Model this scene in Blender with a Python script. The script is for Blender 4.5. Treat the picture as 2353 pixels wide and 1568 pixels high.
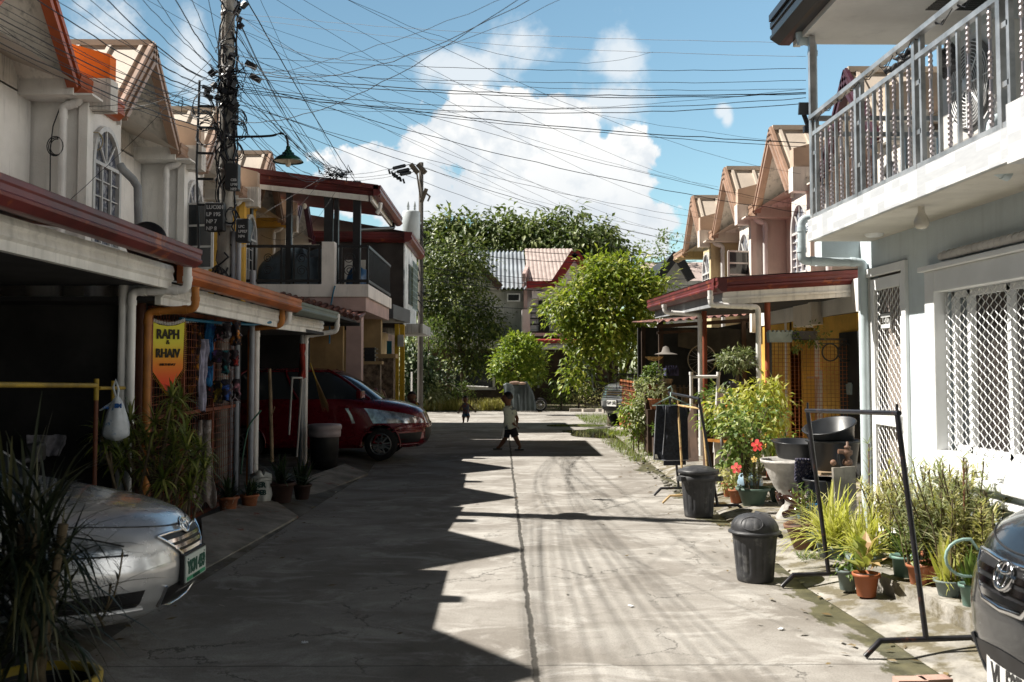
import bpy, bmesh, math, random
import numpy as np
from mathutils import Vector, Matrix, noise
rnd = random.Random(7)
R = math.radians
scn = bpy.context.scene
C = scn.collection
for o in list(bpy.data.objects): bpy.data.objects.remove(o)

# ------------------------------------------------------------------ camera
F_PX, CX, CY, W_PX = 2290.0, 1176.5, 784.0, 2353.0      # 35 mm lens on a 36 mm sensor
PITCH, YAW, SHIFT = R(2.8), math.atan(26.5/2290), 56.0
CAM = Vector((0, 0, 1.6))
FW = Vector((math.sin(YAW)*math.cos(PITCH), math.cos(YAW)*math.cos(PITCH), math.sin(PITCH)))
RT = Vector((math.cos(YAW), -math.sin(YAW), 0))
UP = RT.cross(FW)
cd = bpy.data.cameras.new('camera'); cam = bpy.data.objects.new('camera', cd); C.objects.link(cam)
cam.matrix_world = Matrix(((RT.x, UP.x, -FW.x, CAM.x), (RT.y, UP.y, -FW.y, CAM.y), (RT.z, UP.z, -FW.z, CAM.z), (0, 0, 0, 1)))
cd.sensor_width = 36; cd.lens = F_PX/W_PX*36; cd.shift_y = -SHIFT/W_PX; cd.clip_start = .05; cd.clip_end = 2000
cd.dof.use_dof = True; cd.dof.focus_distance = 13.0; cd.dof.aperture_fstop = 5.0
scn.camera = cam
scn.render.resolution_x, scn.render.resolution_y = 1024, 682

def ray(px, py):
    return FW + RT*((px-CX)/F_PX) + UP*((CY-py)/F_PX - SHIFT/F_PX)
def P(px, py, Y):                     # point at depth Y seen at that place of the photograph (2353 px wide)
    d = ray(px, py); return CAM + d*(Y/d.y)
def PX(px, py, X):
    d = ray(px, py); return CAM + d*(X/d.x)
def G(px, py, z=0.0):
    d = ray(px, py); return CAM + d*((z-CAM.z)/d.z)

# ------------------------------------------------------------------ sun, sky, exposure
SUNV = Vector((.818, -.19, -1)).normalized()            # the way the light travels
sd = bpy.data.lights.new('sun', 'SUN'); sd.energy = 5.0; sd.angle = R(.53); sd.color = (1, .95, .87)
so = bpy.data.objects.new('sun', sd); C.objects.link(so); so.rotation_euler = SUNV.to_track_quat('-Z', 'Y').to_euler()
so.location = (-20, 10, 30)
scn.view_settings.view_transform = 'Standard'; scn.view_settings.look = 'None'
scn.view_settings.gamma = 1; scn.view_settings.exposure = 0.97

class NT:                                               # tiny node-tree writer
    def __init__(s, t): s.t = t; s.n = t.nodes; s.l = t.links
    def add(s, k, **kw):
        n = s.n.new(k)
        for a, v in kw.items():
            if a == 'i':
                for q, x in v.items(): s.put(n.inputs[q], x)
            else: setattr(n, a, v)
        return n
    def put(s, sock, x):
        if isinstance(x, bpy.types.NodeSocket): s.l.new(x, sock)
        elif isinstance(x, bpy.types.Node): s.l.new(x.outputs[0], sock)
        else: sock.default_value = x
    def m(s, op, a, b=0.0, c=0.0, clamp=False):
        n = s.add('ShaderNodeMath', operation=op, use_clamp=clamp)
        s.put(n.inputs[0], a); s.put(n.inputs[1], b); s.put(n.inputs[2], c); return n.outputs[0]
    def v(s, op, a, b=(0, 0, 0), c=None):
        n = s.add('ShaderNodeVectorMath', operation=op); s.put(n.inputs[0], a); s.put(n.inputs[1], b)
        if c is not None: s.put(n.inputs[2], c)
        return n
    def mix(s, f, a, b, mode='MIX'):
        n = s.add('ShaderNodeMix', data_type='RGBA', blend_type=mode)
        s.put(n.inputs[0], f); s.put(n.inputs[6], a); s.put(n.inputs[7], b); return n.outputs[2]
    def ramp(s, f, lo, hi, a=0.0, b=1.0):
        n = s.add('ShaderNodeMapRange', interpolation_type='SMOOTHSTEP')
        for k, x in enumerate((f, lo, hi, a, b)): s.put(n.inputs[k], x)
        return n.outputs[0]
    def noise(s, vec, scale, detail=4, rough=.55, dist=0.0):
        n = s.add('ShaderNodeTexNoise', i={'Scale': scale, 'Detail': detail, 'Roughness': rough, 'Distortion': dist})
        if vec is not None: s.put(n.inputs['Vector'], vec)
        return n
def c4(c): return (c[0], c[1], c[2], 1.0)

w = bpy.data.worlds.new('World'); scn.world = w; w.use_nodes = True
w.node_tree.nodes.clear(); nt = NT(w.node_tree)
sky = nt.add('ShaderNodeTexSky', sky_type='NISHITA', sun_disc=False)
sky.sun_elevation = math.asin(-SUNV.z); sky.sun_rotation = math.atan2(.818, .19)
sky.air_density = 1.0; sky.dust_density = .35; sky.ozone_density = 1.0; sky.altitude = 0
geo = nt.add('ShaderNodeTexCoord').outputs['Generated']
dirn = nt.v('NORMALIZE', geo).outputs[0]
nz = nt.noise(dirn, 13.0, 9, .56, .25)
nz2 = nt.noise(dirn, 34.0, 6, .6, .1)
def cloud(blobs, amp, lo, hi):
    cur = None
    for (x, y, rx, ry) in blobs:
        d = ray(x, y).normalized()
        q = nt.v('MULTIPLY', nt.v('SUBTRACT', dirn, tuple(d)).outputs[0], (F_PX/rx, F_PX/ry, F_PX/ry)).outputs[0]
        ln = nt.m('SUBTRACT', 1.0, nt.v('LENGTH', q).outputs['Value'])
        cur = ln if cur is None else nt.m('SMOOTH_MAX', cur, ln, .25)
    off = nt.m('MULTIPLY', nt.m('SUBTRACT', nz.outputs[0], .5), amp)
    off2 = nt.m('MULTIPLY', nt.m('SUBTRACT', nz2.outputs[0], .5), amp*.32)
    f = nt.m('ADD', nt.m('ADD', cur, off), off2)
    return nt.ramp(f, lo, hi), f
big = [(1130, 265, 140, 58), (1290, 285, 85, 88), (1050, 335, 170, 90), (860, 395, 130, 75), (1240, 380, 150, 130),
       (1445, 365, 72, 66), (1390, 420, 120, 70), (960, 430, 230, 80), (1190, 470, 260, 80), (1440, 500, 90, 55), (1350, 560, 150, 60), (1120, 560, 220, 60)]
m1, f1 = cloud(big, 2.7, -.03, .18)
m2, f2 = cloud([(1415, 140, 75, 72), (1200, 110, 85, 66), (1380, 225, 95, 60), (210, 75, 88, 66), (445, 125, 52, 95), (1662, 256, 15, 15), (1672, 272, 11, 18), (1075, 165, 90, 45), (610, 640, 200, 60)], 3.6, -.25, .75)
# sunlit tops against greyer undersides inside the cloud: billows from the noise, denser body = whiter
sepz = nt.add('ShaderNodeSeparateXYZ', i={0: dirn})
body = nt.ramp(nt.m('ADD', nz.outputs[0], nt.m('MULTIPLY', nt.m('SUBTRACT', nz2.outputs[0], .5), .5)), .40, .62)
low = nt.ramp(nt.m('ADD', sepz.outputs[2], nt.m('MULTIPLY', nz2.outputs[0], .06)), .15, .27)
wh = nt.m('MULTIPLY', nt.m('ADD', nt.m('MULTIPLY', body, .8), .25, clamp=True), nt.m('ADD', .35, nt.m('MULTIPLY', low, .65)))
ccol = nt.mix(wh, (3.6, 3.95, 4.3, 1), (5.5, 5.5, 5.4, 1))
deep = nt.ramp(sepz.outputs[2], .36, .62)
skyc = nt.mix(1.0, sky.outputs[0], (.70, .82, .735, 1), 'MULTIPLY')
skyc = nt.mix(deep, skyc, nt.mix(1.0, sky.outputs[0], (.05, .065, .075, 1), 'MULTIPLY'))  # sky above the frame dimmed to keep shaded ground dark
lowb = nt.ramp(sepz.outputs[1], -.25, .25)
skyc = nt.mix(lowb, nt.mix(1.0, skyc, (.2, .2, .2, 1), 'MULTIPLY'), skyc)  # sky behind the camera dimmed as well, for less fill light
fill_glow = nt.m('MULTIPLY', nt.m('MULTIPLY', nt.ramp(sepz.outputs[0], .50, .66), nt.ramp(sepz.outputs[2], .52, .34)), nt.ramp(nz.outputs[0], .36, .54))  # bright sky patch added right of the frame to light the upper left walls
skyc = nt.mix(fill_glow, skyc, (12.5, 12.2, 11.6, 1))
skyc = nt.mix(nt.m('MULTIPLY', m2, .85), skyc, (4.5, 4.75, 4.95, 1))
skyc = nt.mix(m1, skyc, ccol)
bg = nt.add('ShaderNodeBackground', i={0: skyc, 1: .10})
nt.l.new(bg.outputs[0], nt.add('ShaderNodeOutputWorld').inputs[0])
scn.cycles.max_bounces = 6; scn.cycles.diffuse_bounces = 2; scn.cycles.glossy_bounces = 3; scn.cycles.transmission_bounces = 4; scn.cycles.transparent_max_bounces = 6
scn.cycles.use_denoising = True

# ------------------------------------------------------------------ materials
MATS = {}
def mat(name, col, rough=.75, metal=0.0, var=.18, scale=2.5, bump=.0, bscale=30, col2=None, amt=.5, stains=0.0, spec=.4, coat=0.0, stretch=(1, 1, 1), streak=0.0):
    if name in MATS: return MATS[name]
    m = bpy.data.materials.new(name); m.use_nodes = True; m.node_tree.nodes.clear(); n = NT(m.node_tree)
    pos = n.add('ShaderNodeNewGeometry').outputs['Position']
    pv = n.v('MULTIPLY', pos, stretch).outputs[0]
    a = n.noise(pv, scale, 6, .6)
    c = n.mix(n.m('MULTIPLY', n.m('SUBTRACT', a.outputs[0], .5), 1.0, clamp=False), c4(col), c4(col))
    dark = tuple(x*(1-var*1.6) for x in col); lite = tuple(min(1, x*(1+var)) for x in col)
    c = n.mix(n.ramp(a.outputs[0], .3, .7), c4(dark), c4(lite))
    if col2 is not None:
        b = n.noise(pos, scale*1.7, 8, .65)
        c = n.mix(n.ramp(b.outputs[0], .62-amt*.3, .70-amt*.2), c, c4(col2))
    if stains > 0:
        b = n.noise(n.v('MULTIPLY', pos, (3, 3, .45)).outputs[0], 2.2, 8, .7)
        c = n.mix(n.m('MULTIPLY', n.ramp(b.outputs[0], .52, .72), stains), c, c4(tuple(x*.28 for x in col)))
    if streak > 0:
        b = n.noise(n.v('MULTIPLY', pos, (14, 14, .7)).outputs[0], 1.0, 6, .6)
        c = n.mix(n.m('MULTIPLY', n.ramp(b.outputs[0], .5, .7), streak), c, c4(tuple(x*.3 for x in col)))
    r = n.m('ADD', rough-.08, n.m('MULTIPLY', a.outputs[0], .16), clamp=True)
    bs = n.add('ShaderNodeBsdfPrincipled', i={'Base Color': c, 'Roughness': r, 'Metallic': metal, 'Specular IOR Level': spec, 'Coat Weight': coat, 'Coat Roughness': .05})
    if bump > 0:
        h = n.noise(pos, bscale, 5, .6)
        bs_n = n.add('ShaderNodeBump', i={'Strength': bump, 'Distance': .02, 'Height': h.outputs[0]})
        n.l.new(bs_n.outputs[0], bs.inputs['Normal'])
    n.l.new(bs.outputs[0], n.add('ShaderNodeOutputMaterial').inputs[0])
    MATS[name] = m; return m
def leafmat(name, c1, c2, c3=None, trans=.35, rough=.45):
    if name in MATS: return MATS[name]
    m = bpy.data.materials.new(name); m.use_nodes = True; m.node_tree.nodes.clear(); n = NT(m.node_tree)
    g = n.add('ShaderNodeNewGeometry'); rp = g.outputs['Random Per Island']
    c = n.mix(rp, c4(c1), c4(c2))
    if c3 is not None:
        c = n.mix(n.ramp(n.m('FRACT', n.m('MULTIPLY', rp, 7.31)), .6, .95), c, c4(c3))
    nn = n.noise(g.outputs['Position'], 9, 3)
    c = n.mix(n.m('MULTIPLY', nn.outputs[0], .35), c, c4(tuple(x*.5 for x in c1)))
    bs = n.add('ShaderNodeBsdfPrincipled', i={'Base Color': c, 'Roughness': rough, 'Specular IOR Level': .45})
    tr = n.add('ShaderNodeBsdfTranslucent', i={'Color': n.mix(.5, c, c4((c2[0]*1.3, c2[1]*1.4, c2[2]*.5)))})
    mx = n.add('ShaderNodeMixShader', i={0: trans, 1: bs, 2: tr})
    n.l.new(mx.outputs[0], n.add('ShaderNodeOutputMaterial').inputs[0])
    MATS[name] = m; return m
def glassmat(name, col=(.02, .025, .03), rough=.05, alpha=1.0):
    if name in MATS: return MATS[name]
    m = bpy.data.materials.new(name); m.use_nodes = True
    b = m.node_tree.nodes['Principled BSDF']; b.inputs['Base Color'].default_value = c4(col); b.inputs['Roughness'].default_value = rough
    b.inputs['Specular IOR Level'].default_value = .7; b.inputs['Alpha'].default_value = alpha
    MATS[name] = m; return m

# ------------------------------------------------------------------ mesh builder
WORLD = {}                                              # world matrix of every parent made here
class MB:
    def __init__(s): s.v = []; s.f = []; s.mi = []; s.sm = []
    def addf(s, vs, fs, mi=0, smooth=False):
        b = len(s.v); s.v += [tuple(q) for q in vs]
        for f in fs: s.f.append([b+i for i in f]); s.mi.append(mi); s.sm.append(smooth)
        return s
    def box(s, x0, x1, y0, y1, z0, z1, mi=0):
        vs = [(x, y, z) for z in (z0, z1) for y in (y0, y1) for x in (x0, x1)]
        return s.addf(vs, [(0, 2, 3, 1), (4, 5, 7, 6), (0, 1, 5, 4), (2, 6, 7, 3), (0, 4, 6, 2), (1, 3, 7, 5)], mi)
    def obox(s, c, size, rot=(0, 0, 0), mi=0):
        from mathutils import Euler
        e = Euler(rot).to_matrix(); c = Vector(c); h = [q/2 for q in size]
        vs = [c + e @ Vector((x*h[0], y*h[1], z*h[2])) for z in (-1, 1) for y in (-1, 1) for x in (-1, 1)]
        return s.addf(vs, [(0, 2, 3, 1), (4, 5, 7, 6), (0, 1, 5, 4), (2, 6, 7, 3), (0, 4, 6, 2), (1, 3, 7, 5)], mi)
    def tube(s, pts, r, n=8, mi=0, cap=True, smooth=True):
        pts = [Vector(p) for p in pts]; rs = r if isinstance(r, (list, tuple)) else [r]*len(pts)
        vs = []; ref = None
        for i, p in enumerate(pts):
            if i == 0: t = pts[1]-p
            elif i == len(pts)-1: t = p-pts[i-1]
            else: t = (pts[i+1]-p).normalized()+(p-pts[i-1]).normalized()
            t.normalize()
            if ref is None: ref = Vector((0, 0, 1)) if abs(t.z) < .9 else Vector((1, 0, 0))
            a = t.cross(ref)
            if a.length < 1e-4: a = t.cross(Vector((0, 1, 0)))
            a.normalize(); b = a.cross(t).normalized(); ref = b
            k = 1.0
            if 0 < i < len(pts)-1:
                cs = (pts[i+1]-p).normalized().dot((p-pts[i-1]).normalized()); k = min(1.6, 1/max(.3, math.sqrt(max(0, (1+cs)/2))))
            for j in range(n):
                th = 2*math.pi*j/n; vs.append(p+(a*math.cos(th)+b*math.sin(th))*rs[i]*(k if n > 4 else 1))
        fs = [(i*n+j, i*n+(j+1) % n, (i+1)*n+(j+1) % n, (i+1)*n+j) for i in range(len(pts)-1) for j in range(n)]
        s.addf(vs, fs, mi, smooth)
        if cap:
            s.addf(vs[:n], [tuple(range(n))[::-1]], mi); s.addf(vs[-n:], [tuple(range(n))], mi)
        return s
    def bar(s, p, q, w, h=None, mi=0):                   # straight bar of square section
        p = Vector(p); q = Vector(q); h = h or w; t = (q-p).normalized()
        up = Vector((0, 0, 1)) if abs(t.z) < .95 else Vector((0, 1, 0))
        a = t.cross(up).normalized()*w/2; b = a.normalized().cross(t)*h/2
        vs = [p-a-b, p+a-b, p+a+b, p-a+b, q-a-b, q+a-b, q+a+b, q-a+b]
        return s.addf(vs, [(0, 1, 2, 3), (7, 6, 5, 4), (0, 4, 5, 1), (1, 5, 6, 2), (2, 6, 7, 3), (3, 7, 4, 0)], mi)
    def lathe(s, prof, c, n=24, mi=0, axis='z', sx=1, sy=1, smooth=True, mod=None, closed=False):
        vs = []
        for (r, z) in prof:
            for j in range(n):
                th = 2*math.pi*j/n; rr = r*(mod(th, z) if mod else 1)
                a, b = rr*math.cos(th)*sx, rr*math.sin(th)*sy
                if axis == 'z': vs.append((c[0]+a, c[1]+b, c[2]+z))
                elif axis == 'x': vs.append((c[0]+z, c[1]+a, c[2]+b))
                else: vs.append((c[0]+a, c[1]+z, c[2]+b))
        m = len(prof)
        fs = [(i*n+j, i*n+(j+1) % n, (i+1)*n+(j+1) % n, (i+1)*n+j) for i in range(m-1) for j in range(n)]
        return s.addf(vs, fs, mi, smooth)
    def prism(s, poly, d, mi=0):                         # closed polygon pushed along the vector d
        n = len(poly); d = Vector(d); a = [Vector(p) for p in poly]; vs = a+[p+d for p in a]
        fs = [tuple(range(n))[::-1], tuple(range(n, 2*n))]+[(i, (i+1) % n, n+(i+1) % n, n+i) for i in range(n)]
        return s.addf(vs, fs, mi)
    def grid(s, fn, nu, nv, mi=0, smooth=True):
        vs = [fn(i/nu, j/nv) for i in range(nu+1) for j in range(nv+1)]
        fs = [(i*(nv+1)+j, (i+1)*(nv+1)+j, (i+1)*(nv+1)+j+1, i*(nv+1)+j+1) for i in range(nu) for j in range(nv)]
        return s.addf(vs, fs, mi, smooth)
    def ball(s, c, r, n=10, mi=0, sc=(1, 1, 1)):
        prof = [(math.sin(math.pi*i/n)*1.0, -math.cos(math.pi*i/n)) for i in range(n+1)]
        vs = []; m = n*2
        for (a, z) in prof:
            for j in range(m):
                th = 2*math.pi*j/m; vs.append((c[0]+a*math.cos(th)*r*sc[0], c[1]+a*math.sin(th)*r*sc[1], c[2]+z*r*sc[2]))
        fs = [(i*m+j, i*m+(j+1) % m, (i+1)*m+(j+1) % m, (i+1)*m+j) for i in range(n) for j in range(m)]
        return s.addf(vs, fs, mi, True)
    def build(s, name, mats, parent=None, bevel=0.0):
        if not isinstance(mats, (list, tuple)): mats = [mats]
        me = bpy.data.meshes.new(name)
        if parent is None:
            a = np.array(s.v); org = Vector(((a[:, 0].min()+a[:, 0].max())/2, (a[:, 1].min()+a[:, 1].max())/2, a[:, 2].min()))
            M_ = Matrix.Translation(org)
        else: M_ = WORLD[parent.name]
        inv = M_.inverted(); iv = np.array(inv)
        a = np.array(s.v, dtype=float); a = a @ iv[:3, :3].T+iv[:3, 3]
        me.from_pydata(a.tolist(), [], s.f)
        for m in mats: me.materials.append(m)
        me.polygons.foreach_set('material_index', s.mi); me.polygons.foreach_set('use_smooth', s.sm)
        me.update()
        o = bpy.data.objects.new(name, me); C.objects.link(o)
        if parent is None: o.matrix_world = M_; WORLD[o.name] = M_
        else: o.parent = parent; WORLD[o.name] = M_
        if bevel > 0:
            b = o.modifiers.new('bevel', 'BEVEL'); b.width = bevel; b.segments = 2; b.limit_method = 'ANGLE'
        return o
def split_build(mb, name, mats, parent):
    """one object for every connected piece of the mesh"""
    n = len(mb.v); par = list(range(n))
    def find(i):
        while par[i] != i: par[i] = par[par[i]]; i = par[i]
        return i
    for f in mb.f:
        for k in f[1:]: par[find(k)] = find(f[0])
    # caps of a tube are doubled vertices: join by position
    pos = {}
    for i, v in enumerate(mb.v):
        k = (round(v[0], 5), round(v[1], 5), round(v[2], 5))
        if k in pos: par[find(i)] = find(pos[k])
        else: pos[k] = i
    groups = {}
    for fi, f in enumerate(mb.f): groups.setdefault(find(f[0]), []).append(fi)
    out = []
    for g in groups.values():
        q = MB(); mp = {}
        for fi in g:
            fs = []
            for k in mb.f[fi]:
                if k not in mp: mp[k] = len(q.v); q.v.append(tuple(mb.v[k]))
                fs.append(mp[k])
            q.f.append(fs); q.mi.append(mb.mi[fi]); q.sm.append(mb.sm[fi])
        out.append(q.build(name, mats, parent))
    return out
def tag(o, label=None, cat=None, group=None, kind=None):
    if label: o['label'] = label
    if cat: o['category'] = cat
    if group: o['group'] = group
    if kind: o['kind'] = kind
    return o
def thing(name, label, cat, loc=(0, 0, 0), group=None):
    o = bpy.data.objects.new(name, None); C.objects.link(o); o.location = loc; o.empty_display_size = .2
    WORLD[o.name] = Matrix.Translation(Vector(loc)); return tag(o, label, cat, group)
def copy_tree(o, M_, parent=None):
    c = o.copy(); C.objects.link(c)
    if parent is None: c.matrix_world = M_
    else: c.parent = parent
    for ch in [x for x in bpy.data.objects if x.parent == o]: copy_tree(ch, M_, c)
    return c
def text_mb(mb, s, size, origin, xdir, ydir, mi=0, depth=.004, align='LEFT', sx=1.0, bold=0.0):
    cu = bpy.data.curves.new('t', 'FONT'); cu.body = s; cu.size = size; cu.extrude = depth; cu.align_x = align; cu.resolution_u = 3; cu.offset = bold
    ob = bpy.data.objects.new('t', cu); C.objects.link(ob)
    me = ob.to_mesh(); xd = Vector(xdir).normalized(); yd = Vector(ydir).normalized(); nd = xd.cross(yd); o0 = Vector(origin)
    mb.addf([o0+xd*v.co.x*sx+yd*v.co.y+nd*v.co.z for v in me.vertices], [tuple(p.vertices) for p in me.polygons], mi)
    ob.to_mesh_clear(); bpy.data.objects.remove(ob); bpy.data.curves.remove(cu)
def arc(p, q, sag, n=10):
    p = Vector(p); q = Vector(q)
    return [p.lerp(q, i/n)-Vector((0, 0, 4*sag*(i/n)*(1-i/n))) for i in range(n+1)]
def bend(pts, r=.05, n=4):                              # round the corners of a pipe run
    pts = [Vector(p) for p in pts]; out = [pts[0]]
    for i in range(1, len(pts)-1):
        a = pts[i]+(pts[i-1]-pts[i]).normalized()*r; b = pts[i]+(pts[i+1]-pts[i]).normalized()*r
        for k in range(n+1):
            t = k/n; out.append(a*(1-t)**2+pts[i]*2*t*(1-t)+b*t*t)
    return out+[pts[-1]]

# ------------------------------------------------------------------ foliage
def leafmesh(mb, c, axis, up, L, Wd, curl=.25, mi=0):
    """c, axis, up: (N,3) arrays; L, Wd: (N,) arrays: one folded six-vertex leaf each"""
    N = len(c); axis = axis/np.linalg.norm(axis, axis=1, keepdims=True)
    side = np.cross(axis, up); side /= (np.linalg.norm(side, axis=1, keepdims=True)+1e-9); nn = np.cross(side, axis)
    L = L[:, None]; Wd = Wd[:, None]
    b = c; l = c+axis*L*.42+side*Wd*.5+nn*Wd*.15; r = c+axis*L*.42-side*Wd*.5+nn*Wd*.15; t = c+axis*L*.96-nn*L*curl; mm = c+axis*L*.45
    v = np.stack([b, l, t, r, mm], 1).reshape(-1, 3); base = len(mb.v)
    mb.v += v.tolist()
    for i in range(N):
        k = base+i*5; mb.f.append([k, k+4, k+2, k+1]); mb.f.append([k, k+3, k+2, k+4]); mb.mi += [mi, mi]; mb.sm += [False, False]
def nprand(seed): return np.random.RandomState(seed)
def crown(mb, c, rad, nclump, per, leaf, seed=1, spread=.28, droop=.35, flat=.8, shell=.55, wid=.45, lump=.25, mi=0):
    g = nprand(seed); d = g.normal(size=(nclump, 3)); d /= np.linalg.norm(d, axis=1, keepdims=True)
    rr = shell+(1-shell)*g.rand(nclump)**.6
    rr *= 1+lump*np.sin(d[:, 0]*5+seed)*np.cos(d[:, 2]*4+seed*2)+lump*.6*(g.rand(nclump)-.5)
    cc = d*rr[:, None]*np.array(rad)
    N = nclump*per; o = g.normal(size=(N, 3))*spread*np.array([1, 1, flat]); base = np.repeat(cc, per, 0)
    pos = base+o
    ax = np.repeat(d, per, 0)*.5+o/spread*.5+g.normal(size=(N, 3))*.5; ax[:, 2] -= droop
    up = np.repeat(d, per, 0)*.6+np.array([0, 0, 1.0])+g.normal(size=(N, 3))*.35
    leafmesh(mb, pos+np.array(c), ax, up, leaf*(.6+.8*g.rand(N)), leaf*wid*(.7+.6*g.rand(N)), mi=mi)
def strap(mb, base, az, el, L, Wd, droop=1.0, n=5, mi=0, tipw=.12):
    """long curved ribbon leaf"""
    d = Vector((math.cos(az)*math.cos(el), math.sin(az)*math.cos(el), math.sin(el))); side = Vector((-math.sin(az), math.cos(az), 0))
    p = Vector(base); vs = []; st = L/n
    for i in range(n+1):
        t = i/n; wv = Wd*(.45+.55*math.sin(min(1, t*2.2)*math.pi/2))*(1-(t**2.5)*(1-tipw)); up = side.cross(d)
        vs += [p-side*wv/2, p-up*wv*.12, p+side*wv/2]
        p = p+d*st; d = (d-Vector((0, 0, droop*st*1.2))).normalized()
    fs = []
    for i in range(n):
        a = i*3; fs += [(a, a+1, a+4, a+3), (a+1, a+2, a+5, a+4)]
    mb.addf(vs, fs, mi, True)
# ------------------------------------------------------------------ ground, road, gutters
def sheet(name, polys, m, z, label=None, kind='structure'):
    mb = MB()
    for p in polys:
        mb.addf([(x, y, z if len(q) < 1 else q[0]) for x, y, *q in p], [tuple(range(len(p)))])
    o = mb.build(name, m); return tag(o, kind=kind)
mud = mat('earth', (.10, .085, .055), .95, var=.4, scale=1.2, bump=.5, bscale=8, col2=(.05, .07, .025), amt=.5)
sheet('ground', [[(-300, -60), (300, -60), (300, 500), (-300, 500)]], mud, -.02)

def roadmat():
    m = bpy.data.materials.new('street_concrete'); m.use_nodes = True; m.node_tree.nodes.clear(); n = NT(m.node_tree)
    pos = n.add('ShaderNodeNewGeometry').outputs['Position']
    sp = n.add('ShaderNodeSeparateXYZ', i={0: pos}); X, Y = sp.outputs[0], sp.outputs[1]
    ps = n.v('MULTIPLY', pos, (.8, 1.1, 1)).outputs[0]
    big_ = n.noise(ps, .9, 8, .62, .4); med = n.noise(pos, 5.5, 8, .68, .6); fine = n.noise(pos, 85, 4, .7)
    wob = n.noise(pos, 3.0, 5, .7)
    c = n.mix(n.ramp(big_.outputs[0], .34, .64), (.215, .195, .17, 1), (.36, .34, .31, 1))
    c = n.mix(n.m('MULTIPLY', n.ramp(med.outputs[0], .50, .70), .35), c, (.15, .13, .11, 1))
    stn = n.noise(n.v('MULTIPLY', pos, (.8, 1.1, 1)).outputs[0], 2.1, 9, .72, 1.0)
    c = n.mix(n.m('MULTIPLY', n.ramp(stn.outputs[0], .58, .72), .38), c, (.085, .072, .06, 1))
    pale = n.noise(n.v('MULTIPLY', pos, (.9, 1.3, 1)).outputs[0], 1.7, 9, .7, .8)
    c = n.mix(n.m('MULTIPLY', n.ramp(pale.outputs[0], .50, .64), .6), c, (.52, .50, .465, 1))
    c = n.mix(n.m('MULTIPLY', n.ramp(fine.outputs[0], .42, .8), .6), c, (.12, .11, .1, 1))
    def line(coord, at, wd, wob_amt):
        d = n.m('ABSOLUTE', n.m('SUBTRACT', n.m('ADD', coord, n.m('MULTIPLY', n.m('SUBTRACT', wob.outputs[0], .5), wob_amt)), at))
        return n.ramp(d, wd*.4, wd, 1.0, 0.0)
    j = line(X, .19, .022, .07)
    yy = n.m('MODULO', n.m('ADD', Y, 1.2), 4.4)
    j2 = n.m('MULTIPLY', line(yy, 2.2, .012, .05), .55)
    vor = n.add('ShaderNodeTexVoronoi', feature='DISTANCE_TO_EDGE', i={'Scale': .62}); n.put(vor.inputs['Vector'], n.v('ADD', pos, n.v('MULTIPLY', n.noise(pos, 2.2, 6, .7).outputs[1], (.7, .7, 0)).outputs[0]).outputs[0])
    ck = n.m('MULTIPLY', n.ramp(vor.outputs[0], .001, .006, 1.0, 0.0), n.ramp(big_.outputs[0], .48, .56))
    ln = n.m('MAXIMUM', n.m('MAXIMUM', j, j2), n.m('MULTIPLY', ck, .7))
    c = n.mix(n.m('MULTIPLY', ln, .85), c, (.035, .032, .026, 1))
    # damp algae band along the right gutter, with a ragged edge
    gx = n.m('ADD', X, n.m('MULTIPLY', n.m('SUBTRACT', n.noise(n.v('MULTIPLY', pos, (1, .5, 1)).outputs[0], 2.4, 7, .65).outputs[0], .5), 1.5))
    wet = n.ramp(n.m('SUBTRACT', gx, n.m('MULTIPLY', n.m('SUBTRACT', Y, 8.0, clamp=True), .16)), 2.04, 2.10)
    wet = n.m('MULTIPLY', wet, n.ramp(Y, 27, 25))
    c = n.mix(n.m('MULTIPLY', wet, .9), c, n.mix(n.ramp(med.outputs[0], .35, .7), (.05, .05, .025, 1), (.14, .13, .07, 1)))
    hsum = n.m('SUBTRACT', n.m('ADD', n.m('MULTIPLY', fine.outputs[0], .5), n.m('MULTIPLY', med.outputs[0], 1.2)), n.m('MULTIPLY', ln, 1.5))
    bp = n.add('ShaderNodeBump', i={'Strength': .5, 'Distance': .010, 'Height': hsum})
    rr = n.m('SUBTRACT', .88, n.m('MULTIPLY', wet, .45))
    bs = n.add('ShaderNodeBsdfPrincipled', i={'Base Color': c, 'Roughness': rr, 'Specular IOR Level': .3, 'Normal': bp.outputs[0]})
    n.l.new(bs.outputs[0], n.add('ShaderNodeOutputMaterial').inputs[0]); return m
ROAD = roadmat()
GL = [(-6, -2.35), (6.5, -2.3), (8, -2.2), (9.5, -2.15), (11, -2.12), (13, -2.05), (14.8, -1.98), (17, -2.1), (27, -2.25)]      # left kerb line (y, x)
GR = [(-6, 2.32), (5, 2.3), (6, 2.28), (7.2, 2.22), (9, 2.3), (11, 2.38), (14, 2.42), (18, 2.5), (22, 2.6), (25.5, 2.75), (27, 3.2)]
def gl(y): return float(np.interp(y, [a for a, b in GL], [b for a, b in GL]))
def gr(y): return float(np.interp(y, [a for a, b in GR], [b for a, b in GR]))
poly = [(gl(y), y) for y, _ in GL]+[(-40, 27.2), (-40, 35), (40, 35), (40, 27.2)]+[(x, y) for y, x in GR[::-1]]
sheet('road', [poly], ROAD, 0.0)
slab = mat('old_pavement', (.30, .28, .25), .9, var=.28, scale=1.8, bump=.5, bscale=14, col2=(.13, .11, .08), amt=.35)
slabd = mat('worn_shade_pavement', (.15, .14, .125), .9, var=.35, scale=1.5, bump=.6, bscale=10, col2=(.08, .07, .05), amt=.5)  # worn paving, its colour also darkened to deepen the shade on the left
pale = mat('pale_concrete', (.33, .31, .275), .88, var=.28, scale=2.6, bump=.7, bscale=16, col2=(.15, .13, .085), amt=.6)
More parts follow.
